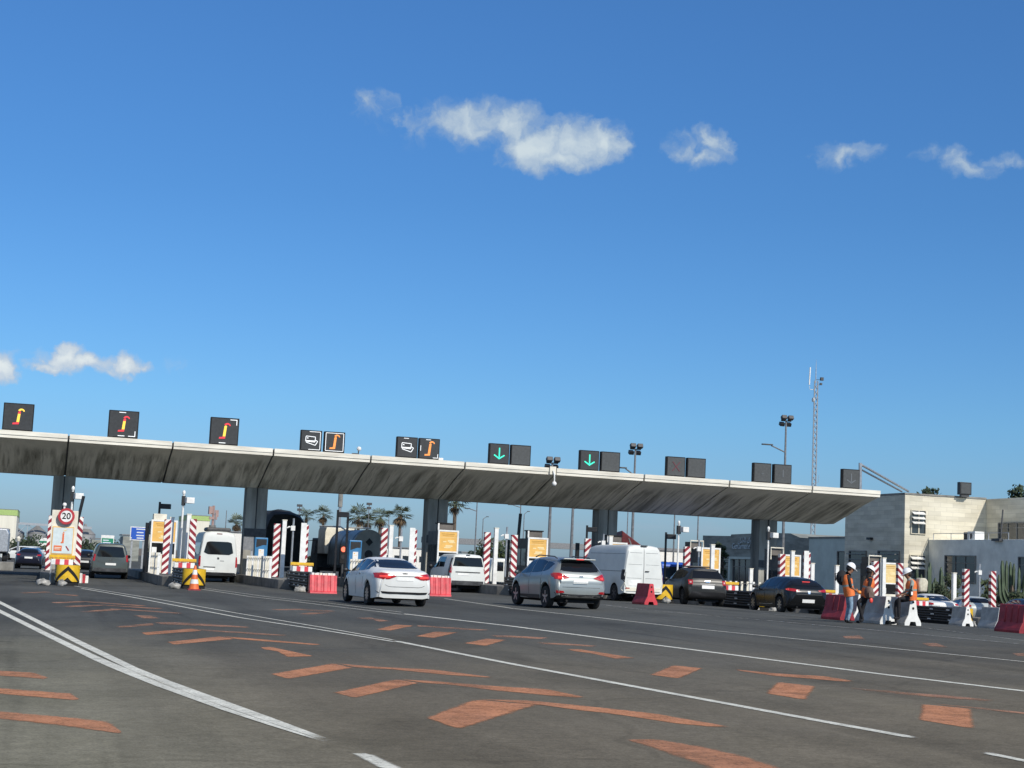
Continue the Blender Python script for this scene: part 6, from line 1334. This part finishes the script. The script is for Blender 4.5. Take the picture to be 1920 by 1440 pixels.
win_x(1594, 1034, 1624, 1064, BX, louv=3, bars=0); win_x(1648, 1034, 1686, 1066, BX, louv=3, bars=0)
win_x(1874, 982, 1924, 1013, x848, bars=2)
b = MB(); p = atx(1634, 1010, BX); b.box((BX-.15, p.y, p.z), (.25, .5, .16)); b.tube([(BX, p.y, p.z+.05), (BX-.3, p.y, p.z-.05)], .04, 6); b.build('wall_light', M['black'], off)
p = aty(1797.5, 932, BY-.2); o = thing('roof_floodlight', 'big square black floodlight on the roof edge of the stone building', 'floodlight', aty(1808, 932, BY-.3))
b = MB(); b.box((0, 0, .58), (.92, .35, .86)); hb = b.build('housing', M['black'], o, bevel=.03); b = MB(); b.box((0, -.185, .58), (.74, .02, .70)); b.build('lens', M['panel_dark2'], hb); b = MB(); b.box((0, 0, .07), (.6, .25, .14)); b.build('bracket', M['darkgrey'], o)
# low block in front
LX = aty(1756, 1012, 95.0).x; LZ = aty(1756, 1012, 95.0).z
low_ = thing('low_block', 'single-storey pale grey block with big dark window in front of the stone building', 'building', (0, 0, 0))
wallbox('wall', M['render_pale'], LX, x848-.01, 72, BY-.01, LZ, low_)
win_x(1774, 1043, 1829, 1092, LX, parent=low_, bars=2); win_x(1912, 1046, 1935, 1098, LX, parent=low_, bars=1)
b = MB()
for k in range(5): yy = 95.6-k*2.2; b.tube([(LX+.12, yy, LZ), (LX+.12, yy, LZ+.42)], .025, 6)
b.tube([(LX+.12, 95.6, LZ+.42), (LX+.12, 86.8, LZ+.42)], .022, 6); tag(b.build('roof_railing', M['galv'], None), 'thin metal railing along the roof of the low grey block', 'railing')
p = atx(1827, 1006, LX+.6); o = thing('air_conditioner', 'white air conditioning unit on the roof of the low grey block', 'air conditioner', Vector((LX+.7, p.y, LZ)))
b = MB(); b.bb(-.35, .35, -.45, .45, .0, .55); b.build('casing', M['white'], o, bevel=.02); b = MB(); b.lathe([(.2, -.362), (.2, -.352), (.02, -.351)], 20, 'x', (0, .05, .26)); b.build('fan_grille', M['darkgrey'], o); b = MB(); b.bb(-.3, .3, .47, .95, 0, .5); b.build('side_unit', M['black'], o)
p = atx(1870, 1012, LX-.1); b = MB(); b.box((0, 0, .0), (.3, .9, .16)); b.tube([(.1, -.2, 0), (.25, -.2, 1.9)], .05, 6); tag(b.build('wall_floodlight', M['darkgrey'], None, loc=p), 'dark floodlight on a bracket at the roof edge of the low grey block', 'floodlight')
# blue-grey wall and gendarmerie beyond
y517, y318 = atx(1517, 1010, BX+.1).y, atx(1318, 1004, BX+.2).y
z517 = atx(1550, 1009, BX+.1).z
an = thing('annex_building', 'plain blue-grey annex wall between the canopy end and stone building', 'building', (0, 0, 0))
wallbox('wall', M['render_grey'], BX+.1, BX+7, yB+.01, y517, z517, an); win_x(1572, 1035, 1584, 1085, BX+.1, name='door', parent=an, bars=0)
b = MB(); b.bb(BX+.02, BX+.3, yB+.02, y517, z517+.003, z517+.10); b.build('parapet', M['grey_conc'], an)
gd = thing('police_station', 'dark stone station building lettered Gendarmerie with Arabic line above, seen under the canopy', 'building', (0, 0, 0))
GX = BX+.2; zz = atx(1400, 1001, GX).z
prof = [(y517+.01, gz), (y517+.01, atx(1516, 1009, GX).z), (atx(1500, 1008, GX).y, atx(1500, 1008, GX).z), (atx(1482, 1000, GX).y, atx(1482, 1000, GX).z), (atx(1440, 999, GX).y, atx(1440, 999, GX).z), (atx(1371, 1002, GX).y, atx(1371, 1002, GX).z), (atx(1370, 1005, GX).y, atx(1370, 1005, GX).z), (y318, atx(1318, 1004, GX).z), (y318, gz)]
b = MB(); b.prism(prof, 'x', GX, GX+8); b.build('wall', M['darkstone'], gd)
b = MB(); a, c_ = atx(1374, 1046, GX), atx(1412, 1046, GX); ya, yb = sorted((a.y, c_.y)); b.bb(GX-.25, GX-.003, ya, yb+.3, a.z-.1, a.z+.1); b.bb(GX-.25, GX-.003, yb, yb+.35, gz, a.z-.103); pr = b.build('entrance_portal', M['render_grey'], gd)
win_x(1376, 1049, 1408, 1100, GX, name='door', parent=gd, bars=2); win_x(1345, 1042, 1366, 1075, GX, parent=gd, bars=1, louv=4)
pt = atx(1388, 1024.5, GX); b = MB(); text_mb(b, 'Gendarmerie R', .66, (GX-.06, pt.y-.6, pt.z), (0, -1, 0), (0, 0, 1), .06); 
b.build('lettering', M['galv'], gd, fix=False)
pt = atx(1396, 1013.5, GX); b = MB()
text_mb(b, '\uFEF2\uFEDC\uFEE0\uFEE4\uFEDF\uFE8D \uFED9\uFEAD\uFEAA\uFEDF\uFE8D', .62, (GX-.06, pt.y-.5, pt.z), (0, -1, 0), (0, 0, 1), .06); b.build('arabic_lettering', M['galv'], gd, fix=False)
# steel frame above canopy end
fr_ = thing('steel_frame', 'triangular steel frame rising behind the last display, sloping to the stone building roof', 'steel frame', (0, 0, 0)); yF = 90.5
a, c_, d_, e_ = aty(1613, 868, yF), aty(1613, 922, yF), aty(1703, 921, 96.2), aty(1616, 872, yF)
b = MB(); b.tube([a, Vector((c_.x, yF, zf(c_.x)+.3))], .11, 8); b.build('post', M['galv'], fr_); b = MB(); b.tube([e_, d_], .075, 8); b.tube([e_+Vector((.0, .3, -.22)), d_+Vector((-.5, 0, -.05))], .06, 8); b.build('sloping_bar', M['galv'], fr_)
# ------------------------------------------------------------------ masts and lamps
def mastlight(px, py, y, label, arm=None, topn=2):
    p = aty(px, py, y); z0 = zg(p.x, y); h = p.z-z0; t = thing('floodlight_mast', label, 'floodlight mast', (p.x, y, z0), 0, 'floodlight masts around the plaza')
    b = MB(); b.tube([(0, 0, 0), (0, 0, h*.5), (0, 0, h)], [.14, .11, .07], 8); b.build('pole', M['midgrey'], t, smooth=40)
    b = MB(); b.bb(-.42, .42, -.06, .06, h-.05, h+.03); b.build('crossbar', M['darkgrey'], t)
    for s in (-1, 1):
        b = MB(); b.box((s*.28, -.2, h+.22), (.42, .34, .30), rx=R(-25)); b.build('lamp', M['darkgrey'], t, bevel=.03); b = MB(); b.box((s*.28, .15, h-.26), (.38, .34, .28), rx=R(25)); b.build('lamp', M['black'], t, bevel=.03)
    if arm:
        q = aty(arm[0], arm[1], y); zz_ = q.z-z0; dx = q.x-p.x
        b = MB(); b.tube([(0, 0, zz_-.55), (dx*.5, 0, zz_-.18), (dx*.62, 0, zz_-.1)], .05, 6); b.build('arm', M['midgrey'], t); b = MB(); b.box((dx*.8, 0, zz_-.03), (abs(dx)*.46, .26, .10)); b.build('lamp_head', M['darkgrey'], t, bevel=.03)
mastlight(1474, 789, 112, 'tall floodlight mast with lamp arm on its left, behind the right pair of dark displays', (1430, 832)); mastlight(1191.5, 842, 112, 'floodlight mast with lamp arm on its left, right of second green arrow', (1163, 876)); mastlight(1035.5, 868, 105, 'floodlight mast rising behind the canopy centre, between the two green arrows')
def lamp(px, py, y, label, armpx=None, armpy=None, head='arm', r=.07):
    p = aty(px, py, y); z0 = zg(p.x, y); h = p.z-z0; t = thing('street_lamp', label, 'street lamp', (p.x, y, z0), 0, 'street lamps beyond the plaza')
    b = MB(); b.tube([(0, 0, 0), (0, 0, h)], [r*1.4, r*.8], 8); b.build('pole', M['midgrey'], t, smooth=40)
    if head == 'arm' and armpx:
        q = aty(armpx, armpy, y); dx = q.x-p.x; dz = q.z-p.z; zb_ = min(h, h+dz)
        b = MB(); b.tube([(0, 0, h+dz-.25 if dz < 0 else h), (dx*.6, 0, h+dz-.03)], .045, 6); b.build('arm', M['midgrey'], t); b = MB(); b.box((dx*.8, 0, h+dz), (abs(dx)*.42, .25, .1)); b.build('lamp_head', M['darkgrey'], t)
    elif head == 'flood':
        b = MB(); b.box((0, 0, h-.15), (.75, .4, .35)); b.box((0, 0, h-.75), (.6, .4, .35)); b.build('lamp_head', M['darkgrey'], t)
for a in ((895, 936, 165, 'street lamp with left arm, first right of third column', 872, 953), (906, 973, 210, 'small far street lamp with right arm, left of the white posts', 916, 969), (977, 938, 165, 'street lamp with left arm, behind booth with orange panel', 953, 946), (983, 964, 210, 'small far street lamp with right arm, behind dark raised barrier arm', 993, 959), (1075, 935, 140, 'thick street lamp left of the fourth column, its arm under the canopy', 1090, 951, 'arm', .14), (1178, 945, 190, 'thin street lamp right of the fourth column', 1170, 950), (1266, 940, 130, 'plain lamp pole left of the white camera box'), (1310, 945, 140, 'plain lamp pole above the booth hoop behind dark sport utility car'), (730, 957, 300, 'far street lamp beside the tall palm, at the third column', 723, 958), (425, 957, 260, 'thin far street lamp above the white minibus'), (404, 962, 270, 'far street lamp left of the one above the minibus', 396, 963)): lamp(*a)
lamp(562, 946, 230, 'far floodlight pole right of the black truck load', head='flood'); lamp(692.5, 943, 230, 'far floodlight pole above the tank truck', head='flood')
# lattice mast
p = aty(1530, 697, 125); z0 = zg(p.x, 125); h = p.z-z0; t = thing('radio_mast', 'tall pale lattice radio mast with antennas, behind right end of the canopy', 'radio mast', (p.x, 125, z0)); b = MB(); leg = [(-.16, -.1), (.16, -.1), (0, .18)]
for x_, y_ in leg: b.tube([(x_*1.35, y_*1.35, 0), (x_*.95, y_*.95, h-.8)], .055, 6)
n = int(h/.5)
for k in range(n-2):
    f0, f1 = 1.35-.4*k/n, 1.35-.4*(k+1)/n
    for j in range(3):
        a, c_ = leg[j], leg[(j+1) % 3]; b.tube([(a[0]*f0, a[1]*f0, k*.5), (c_[0]*f1, c_[1]*f1, k*.5+.5)], .024, 4)
b.build('lattice', mat('dull_mast_steel', (.34, .36, .38), .5, metal=.3), t); b = MB(); b.tube([(0, 0, h-1), (0, 0, h+.3), (0, 0, h+1.1)], [.05, .03, .008], 6); b.build('tip', M['galv'], t)
b = MB(); b.tube([(0, 0, h-1.6), (-.55, 0, h-1.6), (-.62, 0, h-1.3)], .025, 6); b.tube([(-.62, 0, h-1.2), (-.56, 0, h+.35)], .06, 8); b.build('panel_antenna', M['white'], t); b = MB(); b.tube([(0, 0, h-.7), (.55, 0, h-.65)], .02, 6); b.box((.58, 0, h-.6), (.26, .2, .28)); b.box((.5, 0, h-1.05), (.18, .16, .18)); b.tube([(.1, 0, h-1.2), (.5, 0, h-1.1)], .02, 6); b.build('camera', M['darkgrey'], t); b = MB(); b.lathe([(.2, -.03), (.17, .05), (.02, .09)], 16, 'x', (-.25, -.05, h-2.5)); b.build('dish', M['white'], t, smooth=50)
b = MB(); b.tube([(.15, 0, h*.52), (.5, 0, h*.52), (.52, 0, h*.55)], .02, 6); b.build('side_aerial', M['galv'], t)
# things on the canopy edge
p = aty(1036.5, 893, 80.0); t = thing('hanging_camera', 'white dome camera hanging from the canopy edge below the floodlight mast', 'camera', (p.x, 80.0, zf(p.x)))
b = MB(); b.box((0, .02, .20), (.34, .06, .42)); b.build('mount', M['offwhite'], t); b = MB(); b.tube([(0, -.05, .2), (.05, -.12, -.02), (.06, -.12, -.42)], .04, 6); b.build('arm', M['white'], t); b = MB(); b.ball((.06, -.12, -.5), .13, 12); b.build('dome', M['white'], t, smooth=60)
p = aty(672, 850, 80.3); t = thing('roof_camera', 'small white camera on the canopy edge right of the white-framed orange symbol', 'camera', (p.x, 80.3, zf(p.x)+.345)); b = MB(); b.tube([(0, 0, 0), (0, 0, .22)], .03, 6); b.box((-.18, 0, .03), (.3, .12, .06)); b.build('stand', M['darkgrey'], t); b = MB(); b.ball((.02, 0, .30), .12, 10); b.build('dome', M['white'], t, smooth=60)
p = aty(826, 866, 80.2); t = thing('edge_lamp', 'tiny white lamp on the canopy edge just right of the broken-framed orange symbol', 'lamp', (p.x, 80.2, zf(p.x)+.345)); b = MB(); b.box((0, 0, .06), (.25, .15, .12)); b.build('lamp_body', M['white'], t, bevel=.02)

# ------------------------------------------------------------------ plants
M['palm'] = mat('palm_frond', (.085, .10, .045), .6, var=.3, scale=.8); M['palm_dead'] = mat('dry_palm_frond', (.16, .11, .06), .8, var=.25, scale=.8); M['trunk'] = mat('palm_trunk', (.13, .10, .075), .9, var=.3, scale=3)
M['leaf'] = mat('dark_leaf', (.035, .055, .022), .6, var=.35, scale=.7); M['leaf2'] = mat('mid_leaf', (.06, .085, .03), .6, var=.35, scale=.7); M['cactus'] = mat('cactus_green', (.085, .12, .07), .6, var=.25, scale=2)
def palm(px, py, y, label, cr=1.5, seed=0, dead=1):
    p = aty(px, py, y); z0 = zg(p.x, y); h = p.z-z0-.2; rr = random.Random(seed); t = thing('palm_tree', label, 'palm tree', (p.x, y, z0), 0, 'palms beyond the toll plaza'); lean = rr.uniform(-.3, .3)
    b = MB(); b.tube([(-lean, 0, 0), (-lean*.5, 0, h*.35), (0, 0, h-.3)], [.30, .22, .20], 8); b.build('trunk', M['trunk'], t, smooth=50)
    def frond(b, el_, az_, L, w, droop=.5):
        # a stalk ending in a pleated fan of pointed blades
        d = Vector((math.cos(az_), math.sin(az_), 0)); o = Vector((0, 0, h-.1)); dirv = d*math.cos(el_)+Vector((0, 0, math.sin(el_)))
        base = o+dirv*L*.45; sd = Vector((-d.y, d.x, 0)); upv = dirv.cross(sd); b.tube([o, base], [.03, .015], 4)
        nb = 9; prev = None
        for k in range(nb):
            q = (k/(nb-1)-.5)*2.7; r_ = L*.62*(1-.10*abs(q))*rr.uniform(.85, 1.1); tip = base+(dirv*math.cos(q)+sd*math.sin(q))*r_-Vector((0, 0, droop*r_*rr.uniform(.3, .8))); q2 = q+.10
            m1 = base+(dirv*math.cos(q-.10)+sd*math.sin(q-.10))*r_*.62-Vector((0, 0, droop*r_*.2)); m2 = base+(dirv*math.cos(q2)+sd*math.sin(q2))*r_*.62-Vector((0, 0, droop*r_*.2))
            b.add([base, m1, tip, m2], [(0, 1, 2, 3)])
    b = MB()
    for k in range(24): frond(b, math.asin(clampv(rr.uniform(-.3, 1.0), -1, 1)), k*2.4+rr.uniform(-.4, .4), cr*rr.uniform(.8, 1.25), .16)
    b.build('crown', M['palm'], t)
    b = MB()
    for k in range(int(22*dead)): frond(b, rr.uniform(-1.4, -.6), rr.uniform(0, 6.28), cr*rr.uniform(.55, .85), .14, .8)
    if dead: b.build('dry_fronds', M['palm_dead'], t)
palm(751, 962, 210, 'tallest palm with long bare trunk, between the tank truck and third column', 1.9, 1, 1.4); palm(714, 966, 240, 'palm with ragged crown just left of the tallest palm', 2.0, 2, 1); palm(673, 966, 235, 'wide palm crown above the tank truck', 2.2, 3, .5); palm(607, 963, 250, 'narrow palm above the front of the tank truck', 1.7, 4, 1); palm(575, 964, 250, 'palm right of the black truck load', 1.6, 5, .2); palm(444, 978, 240, 'palm between white minibus and second column', 1.6, 6, 1.2); palm(854, 938, 170, 'palm with thin trunk right of third column, crown cut by the canopy', 1.6, 7, .6); palm(690, 975, 260, 'low palm crown right of the tank truck cab', 1.6, 8, .8)
def tree(name, px, py, y, w, hgt, label, seed=0, m='leaf', n=900, group=None, trunk=True, leaf=.28):
    p = aty(px, py, y); z0 = zg(p.x, y); top_ = p.z-z0; t = thing(name, label, 'tree' if trunk else 'shrub', (p.x, y, z0), 0, group); rr = random.Random(seed)
    cz = top_-hgt/2
    b = MB(); b.tube([(0, 0, 0), (.05, 0, max(.2, cz*.7)), (0, 0, cz)], [.22, .16, .08], 7)
    for k in range(5): a = rr.uniform(0, 6.28); b.tube([(0, 0, max(.2, cz*.6)), (w*.3*math.cos(a), w*.3*math.sin(a), cz+rr.uniform(-.1, .3)*hgt)], [.09, .03], 5)
    b.build('trunk', M['trunk'], t)
    lobes = [(Vector((rr.uniform(-.5, .5)*w*.75, rr.uniform(-.5, .5)*w*.75, cz+rr.uniform(-.45, .38)*hgt)), rr.uniform(.22, .42)*min(w, hgt*1.2)) for _ in range(9)]
    b = MB()
    for k in range(n):
        c_, r_ = rr.choice(lobes); d = Vector((rr.gauss(0, 1), rr.gauss(0, 1), rr.gauss(0, 1))).normalized(); q = c_+d*r_*(rr.random()**.4)
        if q.z < .05: continue
        a = Vector((rr.gauss(0, 1), rr.gauss(0, 1), rr.gauss(0, 1))).normalized(); e = a.orthogonal().normalized()*leaf*rr.uniform(.6, 1.3); a *= leaf*rr.uniform(.5, 1.2)
        b.add([q-e, q+a*.5, q+e, q-a*.5], [(0, 1, 2, 3)])
    b.build('crown', M[m], t, fix=False)
tree('round_tree', 912, 1022, 190, 3.4, 3.2, 'dark round tree left of striped post under the footbridge', 11, n=1500); tree('round_tree', 938, 1024, 185, 3.2, 3.4, 'dark round tree between white post and booth, under the footbridge', 12, 'leaf2', n=1500); tree('round_tree', 897, 1036, 200, 2.2, 2.2, 'small dark tree right of the small white van roof', 13, n=900)
tree('round_tree', 1918, 920, 130, 3.2, 3.0, 'dark tree above the roof of stone building at right edge', 14, n=1600); tree('round_tree', 1742, 916, 150, 2.0, 2.6, 'small dark treetop just above the roof edge of the stone building', 15, n=500)
tree('round_tree', 586, 1040, 200, 1.6, 1.8, 'small tree left of the tank truck cab', 16, n=500)
for k, (px, py, w_, lab) in enumerate(((42, 1017, 5, 'dark hedge tree below the first silo'), (60, 1013, 6, 'dark hedge tree between the two silos'), (80, 1015, 6, 'dark hedge tree below the second silo, left of the striped post'), (165, 1017, 5, 'dark hedge tree right of the sign board'), (182, 1019, 4, 'dark hedge tree left of the green sign'), (222, 1019, 4, 'dark hedge tree right of green sign'))): tree('hedge_tree', px, py, 230+k*3, w_, 3.0, lab, 30+k, n=900, group='hedge trees below the silos')
M['cypress'] = M['leaf2']
tree('bushy_shrub', 1775, 1074, 84, 1.5, 1.9, 'loose shrub below the big dark window, right of the left cactus', 21, 'leaf2', 1100, trunk=False, leaf=.12); tree('bushy_shrub', 1752, 1098, 82, 1.5, 1.0, 'low shrub at the foot of the left cactus', 22, 'leaf', 900, trunk=False, leaf=.10); tree('bushy_shrub', 1905, 1112, 78, 1.6, .8, 'low shrub at foot of the right cactus', 23, 'leaf2', 700, trunk=False, leaf=.12); tree('bushy_shrub', 1856, 1082, 84, 1.0, 1.4, 'thin spiky shrub behind the rightmost striped post', 24, 'leaf2', 260, trunk=False, leaf=.16); tree('bushy_shrub', 1852, 1110, 83, 5.0, .7, 'long dark hedge along the foot of the low grey block', 25, 'leaf', 1800, trunk=False, leaf=.12)
tree('slim_shrub', 1347, 1013, 96, .7, 2.4, 'slim dark conifer in front of the station building, left of two', 26, 'leaf', 500, trunk=False, leaf=.13); tree('slim_shrub', 1354, 1020, 95, .6, 2.4, 'slim green conifer in front of the station building, right of two', 27, 'leaf2', 500, trunk=False, leaf=.13)
def cactus(px, py, y, label, w, n, seed):
    p = aty(px, py, y); z0 = zg(p.x, y); h = p.z-z0; rr = random.Random(seed); t = thing('candelabra_cactus', label, 'cactus', (p.x, y, z0), 0, 'candelabra cacti before the low block')
    def arm(b, pts, r):
        pts = [Vector(q) for q in pts]; N_ = 10; P = resample(pts, 10); rs = [r*(.8 if k == 0 else 1) for k in range(9)]+[r*.35]; rings = []
        for k, q in enumerate(P):
            tg = (P[min(k+1, 9)]-P[max(k-1, 0)]).normalized(); a = tg.orthogonal().normalized(); e = tg.cross(a); rings.append([q+(a*math.cos(2*math.pi*j/N_)+e*math.sin(2*math.pi*j/N_))*rs[k]*(1.0 if j % 2 else .62) for j in range(N_)])
        b.grid(rings, close=True); b.add(rings[-1], [tuple(range(N_))])
    b = MB(); arm(b, [(0, 0, 0), (0, 0, h*.5)], .14); b.build('trunk', M['trunk'], t)
    for k in range(n):
        a = rr.uniform(0, 6.28); x_ = (k/(n-1)-.5)*w+rr.uniform(-.06, .06); y_ = rr.uniform(-.35, .35); top_ = h*rr.uniform(.62, 1.0)*(1-.25*abs(x_/w)); zb_ = h*rr.uniform(.14, .34)
        b = MB(); arm(b, [(0, 0, zb_*.8), (x_*.55, y_*.6, zb_+.18*h*.5), (x_*.9, y_, zb_+.2*h), (x_, y_, top_)], rr.uniform(.08, .11)); b.build('arm', M['cactus'], t)
cactus(1746, 1052, 82.5, 'broad candelabra cactus before the shaded side of stone building, left of two', 1.7, 14, 5); cactus(1899, 1027, 80, 'tall candelabra cactus at right edge, before the low grey block', 1.9, 13, 6)

# ------------------------------------------------------------------ far things on the left and centre
M['silo'] = mat('silo_steel', (.36, .36, .35), .45, metal=.4, var=.15, scale=.4, stretch=(1, 1, 3)); M['silotop'] = mat('silo_cone', (.25, .245, .23), .6, metal=.2, var=.15, scale=.4)
for k, (px, pa, pe, hw_, lab) in enumerate(((27, 984, 998, 19, 'steel silo with conical roof at far left, left of two'), (71, 985, 1000, 19, 'steel silo with conical roof at far left, just left of striped post'), (160, 986, 1003, 19, 'steel silo with conical roof right of the sign board'))):
    y_ = 520; a = aty(px, pa, y_); e = aty(px+hw_, pe+.4, y_); t = thing('grain_silo', lab, 'silo', (a.x, y_, zg(a.x, y_)), 0, 'grain silos far left'); r_ = e.x-a.x; he = e.z-zg(0, y_); ha = a.z-zg(0, y_)
    b = MB(); b.lathe([(r_, 0), (r_, he)], 32, 'z'); b.build('wall', M['silo'], t, smooth=40); b = MB(); b.lathe([(r_*1.04, he), (r_*.1, ha), (.01, ha)], 32, 'z'); b.build('roof', M['silotop'], t, smooth=40)
    b = MB(); b.tube([(0, 0, ha), (0, 0, ha+.5)], .4, 8); b.build('cap', M['silo'], t)
t = thing('silo_gantry', 'thin white conveyor gantry running over the silo tops', 'conveyor', (0, 0, 0)); a, c_ = aty(18, 980, 515), aty(172, 990, 515); b = MB(); b.tube([a, c_], .5, 4); b.build('conveyor', M['galv'], t); b = MB()
for f in (.22, .55, .8): q = a.lerp(c_, f); b.tube([q, Vector((q.x, q.y, zg(0, 515)))], .12, 4); b.tube([q, q+Vector((3, 0, -3.2))], .1, 4); b.tube([q, q+Vector((-3, 0, -3.2))], .1, 4)
b.build('trestle', M['galv'], t)
t = thing('grain_elevator', 'dark slanting conveyor rising to the first silo at left edge', 'conveyor', (0, 0, 0)); a, c_ = aty(-14, 1008, 480), aty(22, 975, 480); b = MB(); b.tube([a, c_], .7, 4); b.build('conveyor', M['darkgrey'], t); b = MB(); b.box(c_+Vector((.8, 0, .2)), (2.6, 2, 1.8)); b.build('head_house', M['darkgrey'], t); b = MB(); q = aty(14, 985, 480); b.tube([q, Vector((q.x, 480, zg(0, 480)))], .35, 6); b.build('support', M['galv'], t)
def shed(name, label, cat, px0, px1, pyt, y, dep, m, band=None, wins=0, zb=None):
    a, c_ = aty(px0, pyt, y), aty(px1, pyt, y); z0 = zg(a.x, y)-.3; t = thing(name, label, cat, (0, 0, 0)); zt = (a.z+c_.z)/2; b = MB(); b.bb(a.x, c_.x, y, y+dep, z0, zt); b.build('wall', m, t)
    if band: b = MB(); b.bb(a.x-.1, c_.x+.1, y-.12, y+dep+.1, zt-band[0], zt+.1); b.build('band', band[1], t)
    if wins:
        n = wins; w_ = (c_.x-a.x)/n
        for k in range(n): b = MB(); b.bb(a.x+w_*(k+.15), a.x+w_*(k+.85), y-.02, y-.005, zt-(zt-z0)*.42, zt-(zt-z0)*.22); b.build('window', M['glass2'], t)
    b = MB(); b.bb(a.x-.15, c_.x+.15, y-.15, y+dep+.15, zt+.103, zt+.25); b.build('roof', M['midgrey'], t)
M['limegreen'] = mat('lime_green_band', (.36, .50, .17), .6, var=.1); M['warehouse'] = mat('cream_warehouse_cladding', (.70, .68, .58), .6, var=.06, scale=.3, stretch=(3, 3, .2)); M['whitewall'] = mat('bright_white_wall', (.78, .76, .70), .8, var=.08)
shed('warehouse', 'cream warehouse with lime green band at left edge', 'warehouse', -60, 33, 955, 420, 30, M['warehouse'], (1.3, M['limegreen'])); shed('warehouse', 'pale warehouse with green-edged roof left of the white minibus roof', 'warehouse', 352, 394, 968, 380, 25, M['warehouse'], (1.0, M['limegreen']), 0)
shed('shed', 'dark shed behind the blue sign', 'shed', 231, 262, 1006, 200, 8, M['darkstone']); shed('white_hall', 'low white hall with dark windows beside the third column', 'building', 722, 800, 1030, 190, 10, M['whitewall'], None, 5); shed('white_hall', 'low white wall between minibus and second column', 'building', 432, 458, 1000, 210, 6, M['whitewall']); shed('white_hall', 'white building with dark pillars right of the white panel van', 'building', 1225, 1282, 1035, 150, 8, M['whitewall'], None, 4); shed('shed', 'low dark roofed shed right of third column', 'shed', 866, 900, 1038, 220, 8, M['darkstone']); shed('shed', 'grey-green dark shed left of the green sign', 'shed', 172, 196, 1012, 250, 6, M['darkstone'])
a, c_ = aty(845, 1014, 240), aty(1010, 1021, 240); t = thing('footbridge', 'grey footbridge crossing the view beyond the booths', 'footbridge', (0, 0, 0)); b = MB(); b.prism([(a.x-4, a.z-.45), (c_.x+30, c_.z-.45), (c_.x+30, c_.z+.45), (a.x-4, a.z+.45)], 'y', 240, 243); b.build('deck', M['midgrey'], t); b = MB(); b.bb(a.x-3, a.x-2, 240.5, 242.5, zg(40, 240), a.z-.45); b.bb(c_.x+20, c_.x+21, 240.5, 242.5, zg(60, 240), c_.z-.45); b.build('pier', M['grey_conc'], t)
# road signs
def rsign(name, label, px0, py0, px1, py1, y, m, lines, head=None):
    a, c_ = aty(px0, py0, y), aty(px1, py1, y); t = thing(name, label, 'road sign', (a.x, y, zg(a.x, y))); z0 = zg(a.x, y); w_ = c_.x-a.x; z1, zb_ = a.z-z0, c_.z-z0; h_ = z1-zb_
    b = MB(); b.bb(0, w_, 0, .06, zb_, z1); pl = b.build('panel', M['white'], t); b = MB(); b.bb(.06, w_-.06, -.012, -.001, zb_+.06, z1-.06-(h_*.2 if head else 0)); b.build('face', m, pl)
    b = MB()
    for (x0, x1, f) in lines: b.bb(w_*x0, w_*x1, -.022, -.0125, zb_+h_*f, zb_+h_*f+h_*.09)
    b.build('lettering', M['pale_print'], pl)
    b = MB(); b.bb(.1, .22, .062, .2, 0, z1-.1); 
    if name == 'direction_sign': b.bb(w_-.22, w_-.1, .062, .2, 0, z1-.1)
    b.build('post', M['galv'], t)
M['pale_print'] = mat('pale_sign_print', (.62, .68, .74), .5, var=0)
rsign('direction_sign', 'blue direction sign with pale lettering left of the booth', 245, 987, 273.5, 1014, 112, M['bluesign'], [(.36, .95, .78), (.40, .82, .54), (.38, .86, .32), (.42, .84, .13), (.06, .12, .12)]); rsign('direction_sign', 'green direction sign above the grey people carrier', 190, 1003, 213, 1026, 140, M['greensign'], [(.15, .6, .52), (.15, .75, .32), (.12, .8, .12)], 1)
p = aty(401, 948, 330); t = thing('water_tower', 'pale pylon with red-white antenna cluster above the minibus', 'pylon', (p.x, 330, zg(p.x, 330))); h = p.z-zg(p.x, 330); b = MB(); b.tube([(0, 0, 0), (0, 0, h-4)], [1.0, .7], 8); b.build('shaft', M['grey_conc'], t); b = MB(); b.tube([(0, 0, h-4), (0, 0, h)], .25, 6); b.box((-.6, 0, h-1), (.8, .5, 1.6), rz=.3); b.box((.7, 0, h-1.6), (.7, .5, 1.4)); b.box((0, 0, h-2.6), (1.6, .8, .5)); b.build('antenna_cluster', mat('faded_red_white_metal', (.38, .25, .22), .6), t)
t['label'] = 'pale pylon with reddish antenna cluster above the minibus'
p = aty(639, 927, 300); t = thing('pylon', 'pale thin mast hanging in view below the canopy above tank truck', 'mast', (p.x, 300, zg(p.x, 300))); h = p.z-zg(p.x, 300); b = MB(); b.tube([(0, 0, 0), (0, 0, h+2)], .28, 6); b.build('shaft', M['galv'], t); b = MB(); b.tube([(0, 0, h-2.4), (0, 0, h+1.6)], .45, 8); b.build('grey_section', M['grey_conc'], t)
b = MB(); 
p = aty(35, 1008, 140); t = thing('lamp_bollard', 'short pale lamp bollard left of dark blue hatchback', 'bollard', (p.x, 140, zg(p.x, 140))); h = p.z-zg(p.x, 140); b = MB(); b.tube([(0, 0, 0), (0, 0, h-.3)], .09, 8); b.build('pole', M['galv'], t); b = MB(); b.lathe([(.12, h-.3), (.2, h-.05), (.05, h+.12)], 12, 'z'); b.build('lamp_shade', M['offwhite'], t)
b = MB(); a = gp(-40, 1068); c_ = gp(35, 1062); d_ = Vector((c_.x, a.y+1.4, 0)); b.bb(a.x-3, c_.x, a.y, a.y+1.5, zg(0, a.y)-.1, zg(0, a.y)+.5); tag(b.build('low_wall', M['grey_conc'], None, bevel=.04), 'low pale concrete wall at left edge before the dark blue hatchback', 'wall')
# closing: nothing else
